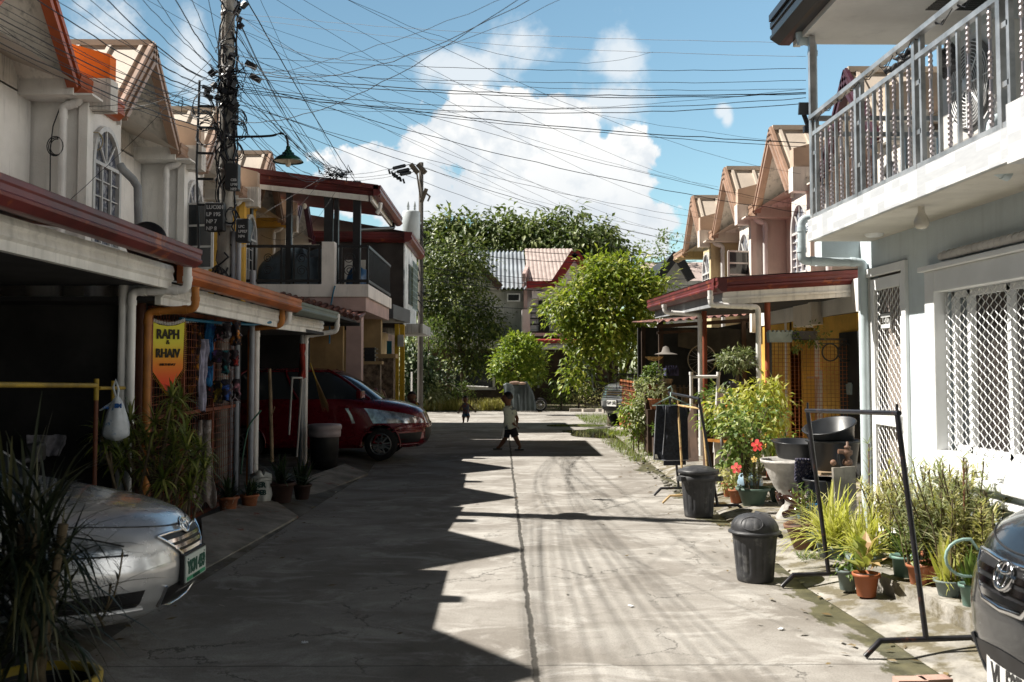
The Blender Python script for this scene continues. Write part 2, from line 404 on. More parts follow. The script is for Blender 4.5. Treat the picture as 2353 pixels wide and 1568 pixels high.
# left pavement: worn ramps rising from the road to the house fronts
mb = MB()
def lf(u, v):
    y = -4+u*31; x0 = gl(y)+.02; x = x0+(-6.5-x0)*v
    h = .005+.085*min(1, v*9)+.02*noise.noise(Vector((x*1.2, y*1.1, 0)))*min(1, v*10)
    return (x, y, h)
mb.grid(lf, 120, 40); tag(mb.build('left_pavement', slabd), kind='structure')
rampm = mat('ramp_concrete', (.27, .25, .22), .9, var=.25, scale=3, bump=.5, bscale=16, col2=(.22, .08, .06), amt=.12)
mb = MB()
for quad in ([(470, 1316), (685, 1192), (612, 1164), (462, 1222)], [(705, 1152), (846, 1092), (792, 1086), (700, 1122)]):
    a = [G(x, y, .0) for x, y in quad]; a = [Vector((p.x, p.y, (.03, .03, .13, .13)[i])) for i, p in enumerate(a)]; b = [Vector((p.x, p.y, -.02)) for p in a]
    mb.addf(a+b, [(0, 1, 2, 3), (0, 4, 5, 1), (1, 5, 6, 2), (2, 6, 7, 3), (3, 7, 4, 0)])
tag(mb.build('kerb_ramp', rampm), kind='structure')
# right pavement
mb = MB()
def rf(u, v):
    y = -4+u*31; x0 = gr(y)-.02; x = x0+(8-x0)*v**1.6
    e = (x-x0)
    h = .004+(.10 if y > 9.2 else .045)*min(1, e/.35)**.8*(1 if y > 5.2 else max(.15, 1-(5.2-y)))+.022*noise.noise(Vector((x*2.1, y*1.4, 3)))*min(1, e/.2)
    if y > 12: h += .03*noise.noise(Vector((x*3, y*2.5, 9)))*min(1, e/.2)
    return (x, y, h)
mb.grid(rf, 260, 46); tag(mb.build('right_pavement', pale), kind='structure')
# concrete kerb in front of the blue house
mb = MB(); kx = [(5.0, 2.78), (6.0, 2.70), (6.79, 2.60), (7.4, 2.62)]
for (ya, xa), (yb, xb) in zip(kx, kx[1:]):
    mb.addf([(xa, ya, 0), (3.2, ya, 0), (3.2, yb, 0), (xb, yb, 0), (xa, ya, .17), (3.2, ya, .17), (3.2, yb, .17), (xb, yb, .17)], [(4, 5, 6, 7), (0, 4, 7, 3), (0, 1, 5, 4), (3, 7, 6, 2)])
mb.box(2.80, 3.2, 7.4, 8.9, 0, .18)
tag(mb.build('kerb', pale), kind='structure')
# wet patches
water = mat('standing_water', (.02, .022, .014), .04, var=.3, scale=3, spec=.6)
mb = MB()
g_ = nprand(3)
for (cx_, cy_, rx, ry) in [(2.5, 23.6, .9, 1.7), (2.72, 21.2, .25, 1.3), (2.02, 26.6, .8, .6)]:
    pts = []
    for k in range(40):
        t = 2*math.pi*k/40; q = 1+.35*noise.noise(Vector((math.cos(t)*2+cx_, math.sin(t)*2+cy_, 0)))
        pts.append((cx_+rx*q*math.cos(t), cy_+ry*q*math.sin(t), .006))
    mb.addf(pts, [tuple(range(40))])
tag(mb.build('water', water), kind='structure')
wall_far = mat('verge_soil', (.16, .13, .085), .95, var=.35, scale=2, bump=.6, bscale=9, col2=(.08, .1, .03), amt=.5)
sheet('verge', [[(-40, 35.02), (40, 35.02), (40, 60), (-40, 60)]], wall_far, .02)
# ------------------------------------------------------------------ terraced houses
plaster_w = mat('white_plaster', (.84, .81, .77), .9, var=.1, scale=1.1, bump=.25, bscale=60, stains=.35)
plaster_c = mat('cream_plaster', (.80, .73, .64), .9, var=.08, scale=1.1, bump=.2, bscale=60, stains=.25)
plaster_y = mat('yellow_plaster', (.72, .42, .08), .88, var=.2, scale=1.3, bump=.3, bscale=50, stains=.3)
plaster_yl = mat('light_yellow_plaster', (.62, .50, .30), .88, var=.1, scale=1.3, bump=.3, bscale=50, stains=.3)
mould = mat('mouldy_soffit', (.80, .75, .69), .9, var=.12, scale=1.4, bump=.2, bscale=30, stains=.75, streak=.45)
beige_roof = mat('beige_metal_roof', (.56, .48, .40), .55, var=.08, scale=1.2, spec=.5, streak=.1)
tan_trim = mat('tan_gutter', (.37, .235, .165), .5, var=.15, scale=2, spec=.5, streak=.25)
orange_trim = mat('orange_gutter', (.42, .09, .025), .45, var=.15, scale=2, spec=.5)
orange_wall = mat('orange_parapet', (.85, .18, .02), .8, var=.12, scale=2)
beige_wall = mat('beige_parapet', (.56, .42, .32), .85, var=.08, scale=2)
maroon = mat('maroon_gutter', (.13, .022, .022), .42, var=.25, scale=2.2, spec=.5, col2=(.30, .08, .03), amt=.15)
purple = mat('dark_plum_roof', (.06, .018, .03), .5, var=.2)
white_m = mat('white_metal', (.80, .78, .73), .5, var=.1, scale=3, spec=.5, streak=.3)
grey_gut = mat('grey_green_gutter', (.14, .17, .15), .5, var=.15, scale=2, streak=.3)
orange_g = mat('orange_brown_gutter', (.36, .10, .025), .42, var=.25, scale=2.2, spec=.5)
pvc = mat('white_pvc', (.80, .78, .76), .38, var=.08, scale=4, spec=.5, streak=.25)
pvc_o = mat('orange_pvc', (.42, .16, .03), .45, var=.2, scale=4)
pvc_g = mat('pale_blue_pvc', (.52, .60, .63), .4, var=.08, scale=4)
frame_w = mat('window_frame_paint', (.62, .60, .58), .5, var=.1)
dark_glass = glassmat('dark_glass', (.03, .035, .04), .08)
curtain = mat('patterned_curtain', (.32, .33, .36), .9, var=.5, scale=9, col2=(.08, .09, .13), amt=.6)
dark_in = mat('dark_interior', (.03, .03, .028), .95, var=.3)
black_m = mat('black_metal', (.015, .015, .018), .42, var=.3, scale=6, spec=.5)
rust = mat('rusty_mesh', (.17, .045, .018), .8, var=.35, scale=8)
blackp = mat('black_plastic', (.02, .02, .022), .5, var=.3, scale=6)
greyp = mat('grey_paint', (.32, .33, .34), .7, var=.15, stains=.4)

def gutter(mb, p, q, out, h=.14, d=.13, mi=0):
    """stepped box gutter from p to q (top outer lip), out = horizontal unit vector it faces"""
    p = Vector(p); q = Vector(q); o = Vector(out)
    prof = [(0, 0), (-.018, 0), (-.018, -.22), (-.10, -.30), (-.10, -.52), (.0, -.60), (-.02, -.72), (-.45, -.98), (-.62, -1.0), (-1, -1.0), (-1, -.95), (-1, 0), (-.9, 0), (-.9, -.7), (-.2, -.7), (-.12, 0)]
    a = [p+o*x*d+Vector((0, 0, z*h)) for x, z in prof[:12]]; b = [q+o*x*d+Vector((0, 0, z*h)) for x, z in prof[:12]]
    n = len(a)
    mb.addf(a+b, [(i, (i+1) % n, n+(i+1) % n, n+i) for i in range(n)]+[tuple(range(n))[::-1], tuple(range(n, 2*n))], mi)

def pipe(parent, pts, r, m, name='downspout', col=True, rb=.05):
    mb = MB(); pts = [Vector(p) for p in pts]; mb.tube(bend(pts, min(rb, r*1.6)), r, 12)
    if col:
        for i in range(1, len(pts)-1):
            for nb in (pts[i-1], pts[i+1]):
                d = (nb-pts[i]).normalized(); a = pts[i]+d*(r*2.1); mb.tube([a, a+d*r*1.1], r*1.16, 12)
    return mb.build(name, m, parent)

def arched_window(par, X, s, y0, y1, z0, zt, kind=0):
    """street-facing arched casement on the plane X; s = +1 when the wall faces +x"""
    ym = (y0+y1)/2; r = (y1-y0)/2; zs = zt-r*1.15
    outl = [(y0, z0)]+[(ym-r*math.cos(t), zs+r*1.15*math.sin(t)) for t in [math.pi*k/14 for k in range(15)]]+[(y1, z0)]
    mb = MB(); mb.addf([(X+s*.012, y, z) for y, z in outl], [tuple(range(len(outl)))])
    fr = MB()
    for a, b in zip(outl, outl[1:]+outl[:1]): fr.bar((X+s*.03, a[0], a[1]), (X+s*.03, b[0], b[1]), .06, .06)
    g = mb.build('window', curtain, par)
    o = fr.build('window_frame', frame_w, g)
    bars = MB()
    for k in (1, 2): bars.bar((X+s*.035, y0+(y1-y0)*k/3, z0), (X+s*.035, y0+(y1-y0)*k/3, zs), .03)
    bars.bar((X+s*.035, y0, zs), (X+s*.035, y1, zs), .04)
    for k in range(1, 5): bars.bar((X+s*.033, y0, z0+(zs-z0)*k/5), (X+s*.033, y1, z0+(zs-z0)*k/5), .015)
    for t in (45, 90, 135): bars.bar((X+s*.033, ym, zs), (X+s*.033, ym-r*math.cos(R(t)), zs+r*1.15*math.sin(R(t))), .02)
    bars.build('mullions', frame_w, g)
    if kind:                                            # shutters swung open
        sh = MB(); yo = y0-.02
        w_ = (y1-y0)*.52
        for (yb, dx) in ((y0, w_), ):
            a = (X+s*.05, yb, z0+.05); b = (X+s*(.05+dx), yb-.10, z0+.05); h = zs-z0
            for z in (0, h*.33, h*.66, h): sh.bar((a[0], a[1], a[2]+z), (b[0], b[1], b[2]+z), .03)
            for q in (a, b): sh.bar(q, (q[0], q[1], q[2]+h), .035)
            sh.addf([(a[0], a[1]+.005, a[2]), (b[0], b[1]+.005, b[2]), (b[0], b[1]+.005, b[2]+h), (a[0], a[1]+.005, a[2]+h)], [(0, 1, 2, 3)], 1)
        sh.build('open_shutter', [frame_w, dark_glass], g)

def unit(name, label, side, Y0, dz=0.0, trim=None, par_m=None, wall_m=None, roof_m=None, group=None, win=0, wall2=None, xs=0.0, gable_m=None):
    """one house of the terrace. side -1: left of the street, +1: right. Y0: start of the window bay, pitch 3.45"""
    trim = trim or tan_trim; par_m = par_m or beige_wall; wall_m = wall_m or plaster_c; roof_m = roof_m or beige_roof
    s = -side                                           # the way the front faces
    def X(a): return side*(a+xs)
    t = thing(name, label, 'house', (X(5.3), Y0+1.7, 0), group)
    yb, yr, ye = Y0, Y0+1.2, Y0+3.45                    # bay, recess, end
    z = lambda h: h+dz
    mb = MB()
    def bx(m_, x0, x1, *r): m_.box(min(x0, x1), max(x0, x1), *r)
    bx(mb, X(4.75), X(5.6), yb+.02, yr, 2.2, z(4.62))                     # bay
    bx(mb, X(5.3), X(5.6), yr, ye-.02, 2.2, z(4.62))                      # recessed wall
    bx(mb, X(5.6), X(9.4), yb+.02, ye-.02, 0, z(4.62))                      # body
    bx(mb, X(5.2), X(5.6), yb+.02, ye-.02, 0, 2.2)
    mb.build('wall', wall_m, t)
    # pilaster beside the window
    mb = MB(); bx(mb, X(4.66), X(4.76), yb-.02, yb+.14, 2.2, z(4.57)); mb.build('pilaster', wall_m, t)
    # roof: main slope behind, steep cross gable, ribbed
    pk, hw, zf, zp = Y0+2.1, 1.08, z(4.80), z(5.92)
    xf, xb = 4.7, 9.4
    rf = MB()
    for sg in (-1, 1):
        n_ = 0
        foot = pk+sg*hw
        a = [(X(xf), pk, zp), (X(xb), pk, zp), (X(xb), foot, zf), (X(xf), foot, zf)]
        rf.addf(a, [(0, 1, 2, 3) if sg*side > 0 else (3, 2, 1, 0)])
        k = xf+.12
        while k < xb:
            rf.bar((X(k), pk+sg*.03, zp-.01), (X(k), foot, zf+.02), .05, .05); k += .42
    bx(rf, X(xf), X(xb), pk-.07, pk+.07, zp-.03, zp+.05)                     # ridge cap
    # low roof over the bay / between gables
    rf.addf([(X(4.62), yb-.1, z(4.68)), (X(4.62), ye-.1, z(4.68)), (X(7.4), ye-.1, z(5.62)), (X(7.4), yb-.1, z(5.62))], [(0, 1, 2, 3)])
    rf.build('roof', roof_m, t)
    # gable overhang: side cheeks and soffit
    ov = MB()
    for sg in (-1, 1):
        foot = pk+sg*hw
        q = [(X(4.74), pk, zp-.07), (X(5.3), pk, zp-.07), (X(5.3), foot-sg*.05, zf-.06), (X(4.74), foot-sg*.05, zf-.06)]
        ov.addf(q, [(0, 1, 2, 3)])
    sf_ = MB(); bx(sf_, X(4.5), X(5.32), pk+hw-.03, ye+.0, z(4.575), z(4.598)); bx(sf_, X(4.70), X(5.32), pk+hw-.06, pk+hw-.03, z(4.575), zf+.0); bx(sf_, X(4.70), X(5.32), pk-hw+.03, pk-hw+.06, z(4.575), zf); split_build(sf_, 'eaves_soffit', wall_m, t)
    # gable wall
    ov.addf([(X(5.30), pk-hw, z(4.6)), (X(5.30), pk+hw, z(4.6)), (X(5.30), pk+hw, zf), (X(5.30), pk, zp-.05), (X(5.30), pk-hw, zf)], [(0, 1, 2, 3, 4)])
    ov.build('gable_soffit', gable_m or mould, t)
    # barge boards with gutter profile
    tr = MB()
    for sg in (-1, 1):
        foot = pk+sg*hw; up = Vector((0, 0, 1)); dr = Vector((0, foot-pk, zf-zp)).normalized(); nn = Vector((0, sg*(zp-zf), hw)).normalized()
        for (o0, th, dep, xo) in ((.05, .05, .05, .02), (.0, .05, .10, .0), (-.06, .05, .07, .03), (-.12, .06, .11, .0)):
            a = Vector((X(xf-.02), pk, zp))+nn*o0; b = a+dr*((Vector((0, foot-pk, zf-zp))).length+.05)
            tr.addf([Vector((X(xf+xo-.06), v_.y, v_.z)) for v_ in (a, b, b-nn*th, a-nn*th)]+[Vector((X(xf+xo-.06+dep), v_.y, v_.z)) for v_ in (a, b, b-nn*th, a-nn*th)],
                    [(0, 1, 2, 3), (7, 6, 5, 4), (0, 4, 5, 1), (1, 5, 6, 2), (2, 6, 7, 3), (3, 7, 4, 0)])
    gutter(tr, (X(4.62), pk+hw-.03, z(4.82)), (X(4.62), ye+.98, z(4.82)), (s, 0, 0), .22, .14)
    tr.build('fascia', trim, t)
    # party-wall parapet over the bay
    pw = MB()
    y_ = yb+.05
    for (xa, za, xc, zc) in ((4.45, 5.14, 7.4, 5.95),):
        pw.addf([(X(xa), y_, z(4.70)), (X(xc), y_, z(4.7)), (X(xc), y_, z(zc)), (X(xa), y_, z(za)), (X(xa), y_+.18, z(4.70)), (X(xc), y_+.18, z(4.7)), (X(xc), y_+.18, z(zc)), (X(xa), y_+.18, z(za))],
                [(0, 1, 2, 3), (7, 6, 5, 4), (3, 2, 6, 7), (0, 3, 7, 4), (0, 4, 5, 1)])
    pw.build('parapet', par_m, t)
    lo = MB(); bx(lo, X(4.43), X(4.9), y_-.02, y_+.2, z(4.50), z(4.86)); lo.build('corbel', mould, t)
    arched_window(t, X(4.75), s, yb+.28, yr-.14, 3.0, z(4.42), win)
    pipe(t, [(X(4.72), yb-.10, z(4.64)), (X(4.72), yb-.10, z(4.55)), (X(4.9), yb-.10, z(4.5)), (X(4.9), yb-.1, 2.3)], .045, pvc)
    return t

LG = 'terraced houses on the left side of the street'
RG = 'terraced houses on the right side of the street'
unit('terraced_house', 'house with orange gable gutter and orange parapet at the top left', -1, 7.75, 0, orange_trim, orange_wall, plaster_w, group=LG)
unit('terraced_house', 'house with arched curtained window and mouldy white gable beyond the orange gutter', -1, 11.2, 0, tan_trim, orange_wall, plaster_w, group=LG)
unit('terraced_house', 'house with open shutters whose beige roof shows behind the utility pole', -1, 14.65, 0, tan_trim, beige_wall, plaster_w, group=LG, win=1)
unit('terraced_house', 'house behind the balcony with its brown ridge just left of the street lamp shade', -1, 18.1, 0, tan_trim, beige_wall, plaster_y, group=LG)
unit('terraced_house', 'house seen through the roofed balcony, mostly hidden by black posts', -1, 21.55, 0, purple, beige_wall, plaster_c, group=LG)
unit('terraced_house', 'house at the top left corner of which only grey plaster wall shows', -1, 4.3, 0, orange_trim, orange_wall, plaster_w, group=LG)
unit('terraced_house', 'house with dark plum gable seen through the steel balcony railing', 1, 11.2, -.33, purple, beige_wall, plaster_c, group=RG)
unit('terraced_house', 'tallest beige gable on the right with mould under its broken soffit', 1, 14.5, -.33, tan_trim, beige_wall, plaster_c, group=RG, xs=-.12)
unit('terraced_house', 'middle beige gable on the right with open white window shutters below', 1, 17.95, -.33, tan_trim, beige_wall, plaster_c, group=RG, win=1, xs=-.12)
unit('terraced_house', 'farthest beige gable on the right with yellow wall beside the bright tree', 1, 21.4, -.33, tan_trim, beige_wall, plaster_yl, group=RG, xs=-.12)
# ------------------------------------------------------------------ cars
chrome = mat('chrome', (.75, .76, .78), .12, metal=1.0, var=.02)
tyre_m = mat('tyre_rubber', (.012, .012, .013), .8, var=.3, scale=20)
alloy = mat('alloy_rim', (.25, .25, .26), .35, metal=.9, var=.1)
lamp_g = mat('headlight_glass', (.55, .58, .6), .08, metal=.6, var=.35, scale=14, coat=1)
def paint(name, col, metal, rough=.25, dust=.0):
    return mat(name, col, rough, metal=metal, var=.03, scale=6, coat=.8, col2=None)
def xform(mb, M_):
    a = np.array(mb.v); m = np.array(M_); mb.v = (a @ m[:3, :3].T+m[:3, 3]).tolist(); return mb

def car(name, label, cat, M_, lv, cab, L, n_lo, n_hi, pm, wheels, wr=.30, plate=None, plate_w=.36, front='sedan', arch=.36, group=None, pz=None, ez=.668):
    """lv: rows (z, front set-back, half width at the sides, half width at the bonnet); nose at x=0, car runs to x=-L"""
    zs = [r[0] for r in lv]; a_ = L/2
    def ring(z, N=96, off=0.0, rows=lv):
        zz = [r[0] for r in rows]
        xf, ws, wf = (float(np.interp(z, zz, [r[k] for r in rows])) for k in (1, 2, 3))
        t = (z-zz[0])/(zz[-1]-zz[0]); n = n_lo+(n_hi-n_lo)*t
        rear = -L+min(.25, -xf*.6); xc = (xf+rear)/2; a = (xf-rear)/2+off; out = []
        cow = lv[-1][1]
        for j in range(N):
            th = 2*math.pi*j/N; c, s_ = math.cos(th), math.sin(th)
            x = xc+a*math.copysign(abs(c)**(2/n), c); y = (ws+off)*math.copysign(abs(s_)**(2/n), s_)
            k = min(1, max(0, (x-(cow-.35))/.7)); k = k*k*(3-2*k)
            out.append((x, y*(1+(wf/ws-1)*k), z))
        return out
    def front_x(y, z, off=0.0):
        r = [p for p in ring(z, 240, off) if p[0] > -L*.5]; r.sort(key=lambda p: p[1])
        return float(np.interp(y, [p[1] for p in r], [p[0] for p in r]))
    def patch(mb, y0, y1, zl, zu, off, nu=14, nv=5, mi=0):
        fl = zl if callable(zl) else (lambda y: zl); fu = zu if callable(zu) else (lambda y: zu)
        def f(u, v):
            y = y0+(y1-y0)*u; z = fl(y)+(fu(y)-fl(y))*v; return (front_x(y, z)+off, y*(1+off*.3), z+off*.15)
        mb.grid(f, nu, nv, mi)
    org = M_ @ Vector((-L/2, 0, 0)); org.z = 0
    t = thing(name, label, cat, org, group)
    B = MB(); hs = list(np.linspace(zs[0], zs[-1], 46)); N = 160
    rings = [ring(z, N) for z in hs]
    for i in range(len(hs)-1):
        for j in range(N):
            q = [rings[i][j], rings[i][(j+1) % N], rings[i+1][(j+1) % N], rings[i+1][j]]
            cx_ = sum(p[0] for p in q)/4; cz_ = sum(p[2] for p in q)/4; cy_ = sum(p[1] for p in q)/4
            if abs(cy_) > .6 and any(math.hypot(cx_-wx, cz_-wr) < arch-.012 for wx in wheels): continue
            B.addf(q, [(0, 1, 2, 3)], 0, True)
    B.addf([(p[0], p[1], p[2]) for p in rings[-1]], [tuple(range(N))], 0, True)
    bmx = bmesh.new()
    # weld so that the smooth shading is continuous
    for v in B.v: bmx.verts.new(v)
    bmx.verts.ensure_lookup_table()
    for f in B.f:
        fc = bmx.faces.new([bmx.verts[i] for i in f]); fc.smooth = len(f) == 4
    bmesh.ops.remove_doubles(bmx, verts=bmx.verts, dist=.0006)
    bmx.verts.ensure_lookup_table(); B2 = MB(); B2.v = [tuple(v.co) for v in bmx.verts]; B2.f = [[v.index for v in f.verts] for f in bmx.faces]
    bmx.verts.index_update(); B2.f = [[v.index for v in f.verts] for f in bmx.faces]; B2.mi = [0]*len(B2.f); B2.sm = [len(f) == 4 for f in B2.f]; bmx.free()
    for wx in wheels:                                   # arch lips and liners
        for sd_ in (-1, 1):
            pts = [(wx+(arch-.005)*math.cos(q), sd_*(np.interp(wx, [-L, 0], [1, 1])*lv[4][2]-.012), wr+(arch-.005)*math.sin(q)) for q in [R(-8)+R(196)*k/22 for k in range(23)]]
            B2.tube(pts, .014, 6)
    under = MB(); under.box(-L+.9, -1.35, -.55, .55, zs[0]+.02, .55)
    xform(B2, M_).build('body', pm, t); xform(under, M_).build('underbody', blackp, t)
    # glasshouse, roof, pillars
    gz = list(np.linspace(cab[0][0], cab[-2][0], 8))
    def cr(z, off=0.0, N=72):
        zz = [r[0] for r in cab]; xf, xr, wd, n = (float(np.interp(z, zz, [r[k] for r in cab])) for k in (1, 2, 3, 4))
        xc, a = (xf+xr)/2, (xf-xr)/2+off; out = []
        for j in range(N):
            th = 2*math.pi*j/N; c, s_ = math.cos(th), math.sin(th)
            out.append((xc+a*math.copysign(abs(c)**(2/n), c), (wd+off)*math.copysign(abs(s_)**(2/n), s_), z))
        return out
    def loft(mb, zz, off):
        rs = [cr(z, off) for z in zz]; vs = [p for r in rs for p in r]; n = len(rs[0])
        mb.addf(vs, [(i*n+j, i*n+(j+1) % n, (i+1)*n+(j+1) % n, (i+1)*n+j) for i in range(len(rs)-1) for j in range(n)], 0, True); return rs
    Gm = MB(); loft(Gm, gz, 0); xform(Gm, M_).build('windows', dark_glass, t)
    Rm = MB(); rs = loft(Rm, list(np.linspace(cab[-2][0]-.03, cab[-1][0], 6)), .008); Rm.addf(rs[-1], [tuple(range(len(rs[-1])))], 0, True)
    xform(Rm, M_).build('roof', pm, t)
    Pm = MB()
    for ang in (38, -38, 90, -90, 142, -142):
        j = int(round((ang % 360)/5)) % 72; Pm.tube([cr(z, .004)[j] for z in gz], .028 if abs(ang) != 90 else .022, 6)
    split_build(xform(Pm, M_), 'pillar', pm, t)
    for wx in wheels:
        for sd_ in (-1, 1):
            y = sd_*(lv[4][2]-.115); W_ = MB()
            W_.lathe([(wr*.62, -.10), (wr*.9, -.105), (wr, -.07), (wr, .07), (wr*.9, .105), (wr*.62, .10)], (wx, y, wr), 30, axis='y')
            wo = xform(W_, M_).build('wheel', tyre_m, t)
            Rr = MB(); Rr.lathe([(0, .07), (.05, .075), (.055, .05), (wr*.35, .045)], (wx, y, wr), 20, axis='y', sy=1)
            o_ = sd_*.07
            Rr.tube([(wx+wr*.63*math.cos(q), y+sd_*.095, wr+wr*.63*math.sin(q)) for q in [R(12)*k for k in range(31)]], .012, 6)
            for k in range(10):
                q = R(36*k+8); Rr.bar((wx+.03*math.cos(q), y+sd_*.085, wr+.03*math.sin(q)), (wx+wr*.62*math.cos(q), y+sd_*.08, wr+wr*.62*math.sin(q)), .022)
            xform(Rr, M_).build('rim', alloy, wo)
    fx = front_x
    if front == 'sedan':
        for sg in (-1, 1):                              # swept-back headlights
            H = MB(); lo = lambda y: .575+.02*(abs(y)-.42)/.36; hi = lambda y: .60+.155*min(1, (abs(y)-.46)/.24)
            patch(H, sg*.50, sg*.80, lo, hi, .006, 12, 5); xform(H, M_).build('headlight', lamp_g, t)
            H = MB(); H.tube([(fx(sg*q, lo(q))+.008, sg*q, lo(q)-.004) for q in np.linspace(.49, .80, 9)], .006, 5); H.tube([(fx(sg*q, hi(q))+.008, sg*q, hi(q)+.004) for q in np.linspace(.49, .80, 9)], .005, 5)
            xform(H, M_).build('headlight_seal', blackp, t)
            Fg = MB(); patch(Fg, sg*.43, sg*.72, lambda y: .275+.01*abs(y), lambda y: .375-.05*max(0, abs(y)-.6)*4, .004, 12, 4); xform(Fg, M_).build('fog_lamp_recess', blackp, t)
            Fg = MB(); Fg.tube([(fx(sg*q, .262)+.012, sg*q, .262+.02*(q-.4)) for q in np.linspace(.39, .80, 10)], .011, 6); xform(Fg, M_).build('bumper_lip', pm, t)
        Gb = MB(); patch(Gb, -.30, .30, lambda y: .515+.115*max(0, (abs(y)-.15)/.15)**1.2, lambda y: .64+.01*abs(y), .004, 20, 4); g = xform(Gb, M_).build('grille', blackp, t)
        Br = MB()
        for zc, hw in ((.535, .185), (.570, .225), (.606, .262)):
            patch(Br, -hw, hw, zc-.010, zc+.010, .016, 18, 2)
        edge = [(-.31, .645), (-.27, .61), (-.20, .555), (-.15, .512), (0, .505), (.15, .512), (.20, .555), (.27, .61), (.31, .645), (.2, .65), (.1, .645), (0, .642), (-.1, .645), (-.2, .65), (-.31, .645)]
        Br.tube([(fx(y, z)+.008, y, z) for y, z in edge], .011, 6); xform(Br, M_).build('chrome_bars', chrome, g)
        E_ = MB(); ex = fx(0, ez)
        for rx, rz in ((.062, .042), (.026, .040)):
            E_.tube([(ex+.022-.5*rz*math.sin(q), rx*math.cos(q), ez+rz*math.sin(q)) for q in [R(18)*k for k in range(21)]], .0075, 6)
        E_.tube([(ex+.012-.5*.017*math.sin(q), .048*math.cos(q), ez+.022+.015*math.sin(q)) for q in [R(18)*k for k in range(21)]], .0065, 6)
        xform(E_, M_).build('emblem', chrome, t)
        In = MB(); patch(In, -.30, .30, lambda y: .235+.03*(y/.3)**2, lambda y: .375-.02*(y/.3)**2, .004, 16, 3); xform(In, M_).build('air_intake', blackp, t)
        In = MB(); pts = [(-.31, .37), (-.29, .26), (-.15, .228), (0, .222), (.15, .228), (.29, .26), (.31, .37)]
        In.tube([(fx(y, z)+.01, y, z) for y, z in pts], .012, 6); xform(In, M_).build('intake_trim', chrome if 'silver' in label else pm, t)
        Sm = MB(); pts = [(y, .675+.085*min(1, abs(y)/.70)**1.5) for y in np.linspace(-.7, .7, 29)]
        Sm.tube([(fx(y, z)+.001, y, z+.001) for y, z in pts], .0045, 5)
        Sm.tube([(fx(y, .62)+.002, y, .62+.0) for y in np.linspace(-.82, -.79, 3)], .004, 5)
        xform(Sm, M_).build('bonnet_seam', blackp, t)
        plz = .435
    elif front == 'hatch':
        for sg in (-1, 1):
            H = MB(); patch(H, sg*.42, sg*.795, lambda y: .60+.03*(abs(y)-.4), lambda y: .66+.20*min(1, (abs(y)-.42)/.35), .008, 12, 5); xform(H, M_).build('headlight', lamp_g, t)
            Fg = MB(); patch(Fg, sg*.5, sg*.74, .28, lambda y: .46-.1*(abs(y)-.5), .006, 8, 4); xform(Fg, M_).build('fog_lamp_recess', blackp, t)
            Fg = MB()
            Fg.tube([(fx(sg*y_, z_)+.008, sg*y_, z_) for y_, z_ in ((.48, .26), (.62, .25), (.76, .30), (.77, .42), (.68, .50), (.5, .50))], .022, 6)
            Fg.tube([(fx(sg*y_, z_)+.006, sg*y_, z_) for y_, z_ in ((.60, .60), (.72, .54), (.79, .44), (.80, .28))], .018, 6)
            Fg.tube([(fx(sg*y_, z_)+.004, sg*y_, z_) for y_, z_ in ((.3, .58), (.55, .55), (.70, .50))], .02, 6)
            xform(Fg, M_).build('bumper_crease', pm, t)
        In = MB(); patch(In, -.42, .42, .25, .52, .005, 12, 4); xform(In, M_).build('grille', blackp, t)
        plz = .48
    else:                                               # tall off-road front
        for sg in (-1, 1):
            H = MB(); patch(H, sg*.52, sg*.86, .86, lambda y: 1.0+.04*abs(y), .01, 8, 4); xform(H, M_).build('headlight', lamp_g, t)
        In = MB(); patch(In, -.48, .48, .76, 1.0, .008, 12, 4); g = xform(In, M_).build('grille', blackp, t)
        Br = MB(); [patch(Br, -.5, .5, z-.012, z+.012, .02, 12, 2) for z in (.77, .83, .89, .95, 1.01)]; xform(Br, M_).build('chrome_bars', chrome, g)
        In = MB(); patch(In, -.7, .7, .42, .52, .012, 12, 3); xform(In, M_).build('bumper_insert', blackp, t)
        plz = .62
    if plate:
        bgc, fgc, tx, sub, tilt = plate; plz = pz or plz
        mp = mat('plate_'+bgc[0], bgc[1], .4, var=.05); mt_ = mat('plate_ink_'+fgc[0], fgc[1], .5, var=.0)
        pw, ph = plate_w, .15; x = fx(0, plz)+.03
        Pl = MB(); Pl.box(x-.008, x, -pw/2, pw/2, plz-ph/2, plz+ph/2); Pl.box(x-.03, x-.009, -pw/2-.012, pw/2+.012, plz-ph/2-.012, plz+ph/2+.012, 1); pl = xform(Pl, M_).build('number_plate', [mp, blackp], t)
        Tx = MB(); text_mb(Tx, tx, .105, (x+.001, -0, plz-.030), (0, 1, 0), (0, 0, 1), align='CENTER', sx=.78, bold=.003)
        if sub:
            Tx.box(x, x+.0015, -pw*.46, pw*.46, plz-.070, plz-.048, 1); text_mb(Tx, sub, .028, (x+.0018, 0, plz-.069), (0, 1, 0), (0, 0, 1), mi=0, align='CENTER')
        for sy in (-.4, .4): Tx.ball((x, sy*pw, plz+ph*.36), .005, 5)
        xform(Tx, M_).build('plate_lettering', [mt_, mat('plate_green', (.02, .30, .14), .4)], pl)
    # mirrors
    for sg in (-1, 1):
        z0 = cab[0][0]; xm = cab[0][1]-.30; Mr = MB(); yb = sg*(lv[-2][2]+.02)
        Mr.obox((xm, yb+sg*.09, z0+.09), (.10, .19, .13), (0, 0, sg*.2)); Mr.bar((xm, yb-sg*.12, z0+.04), (xm, yb+sg*.04, z0+.06), .05, .04); xform(Mr, M_).build('mirror', blackp if 'silver' in label else pm, t, bevel=.03)
    return t

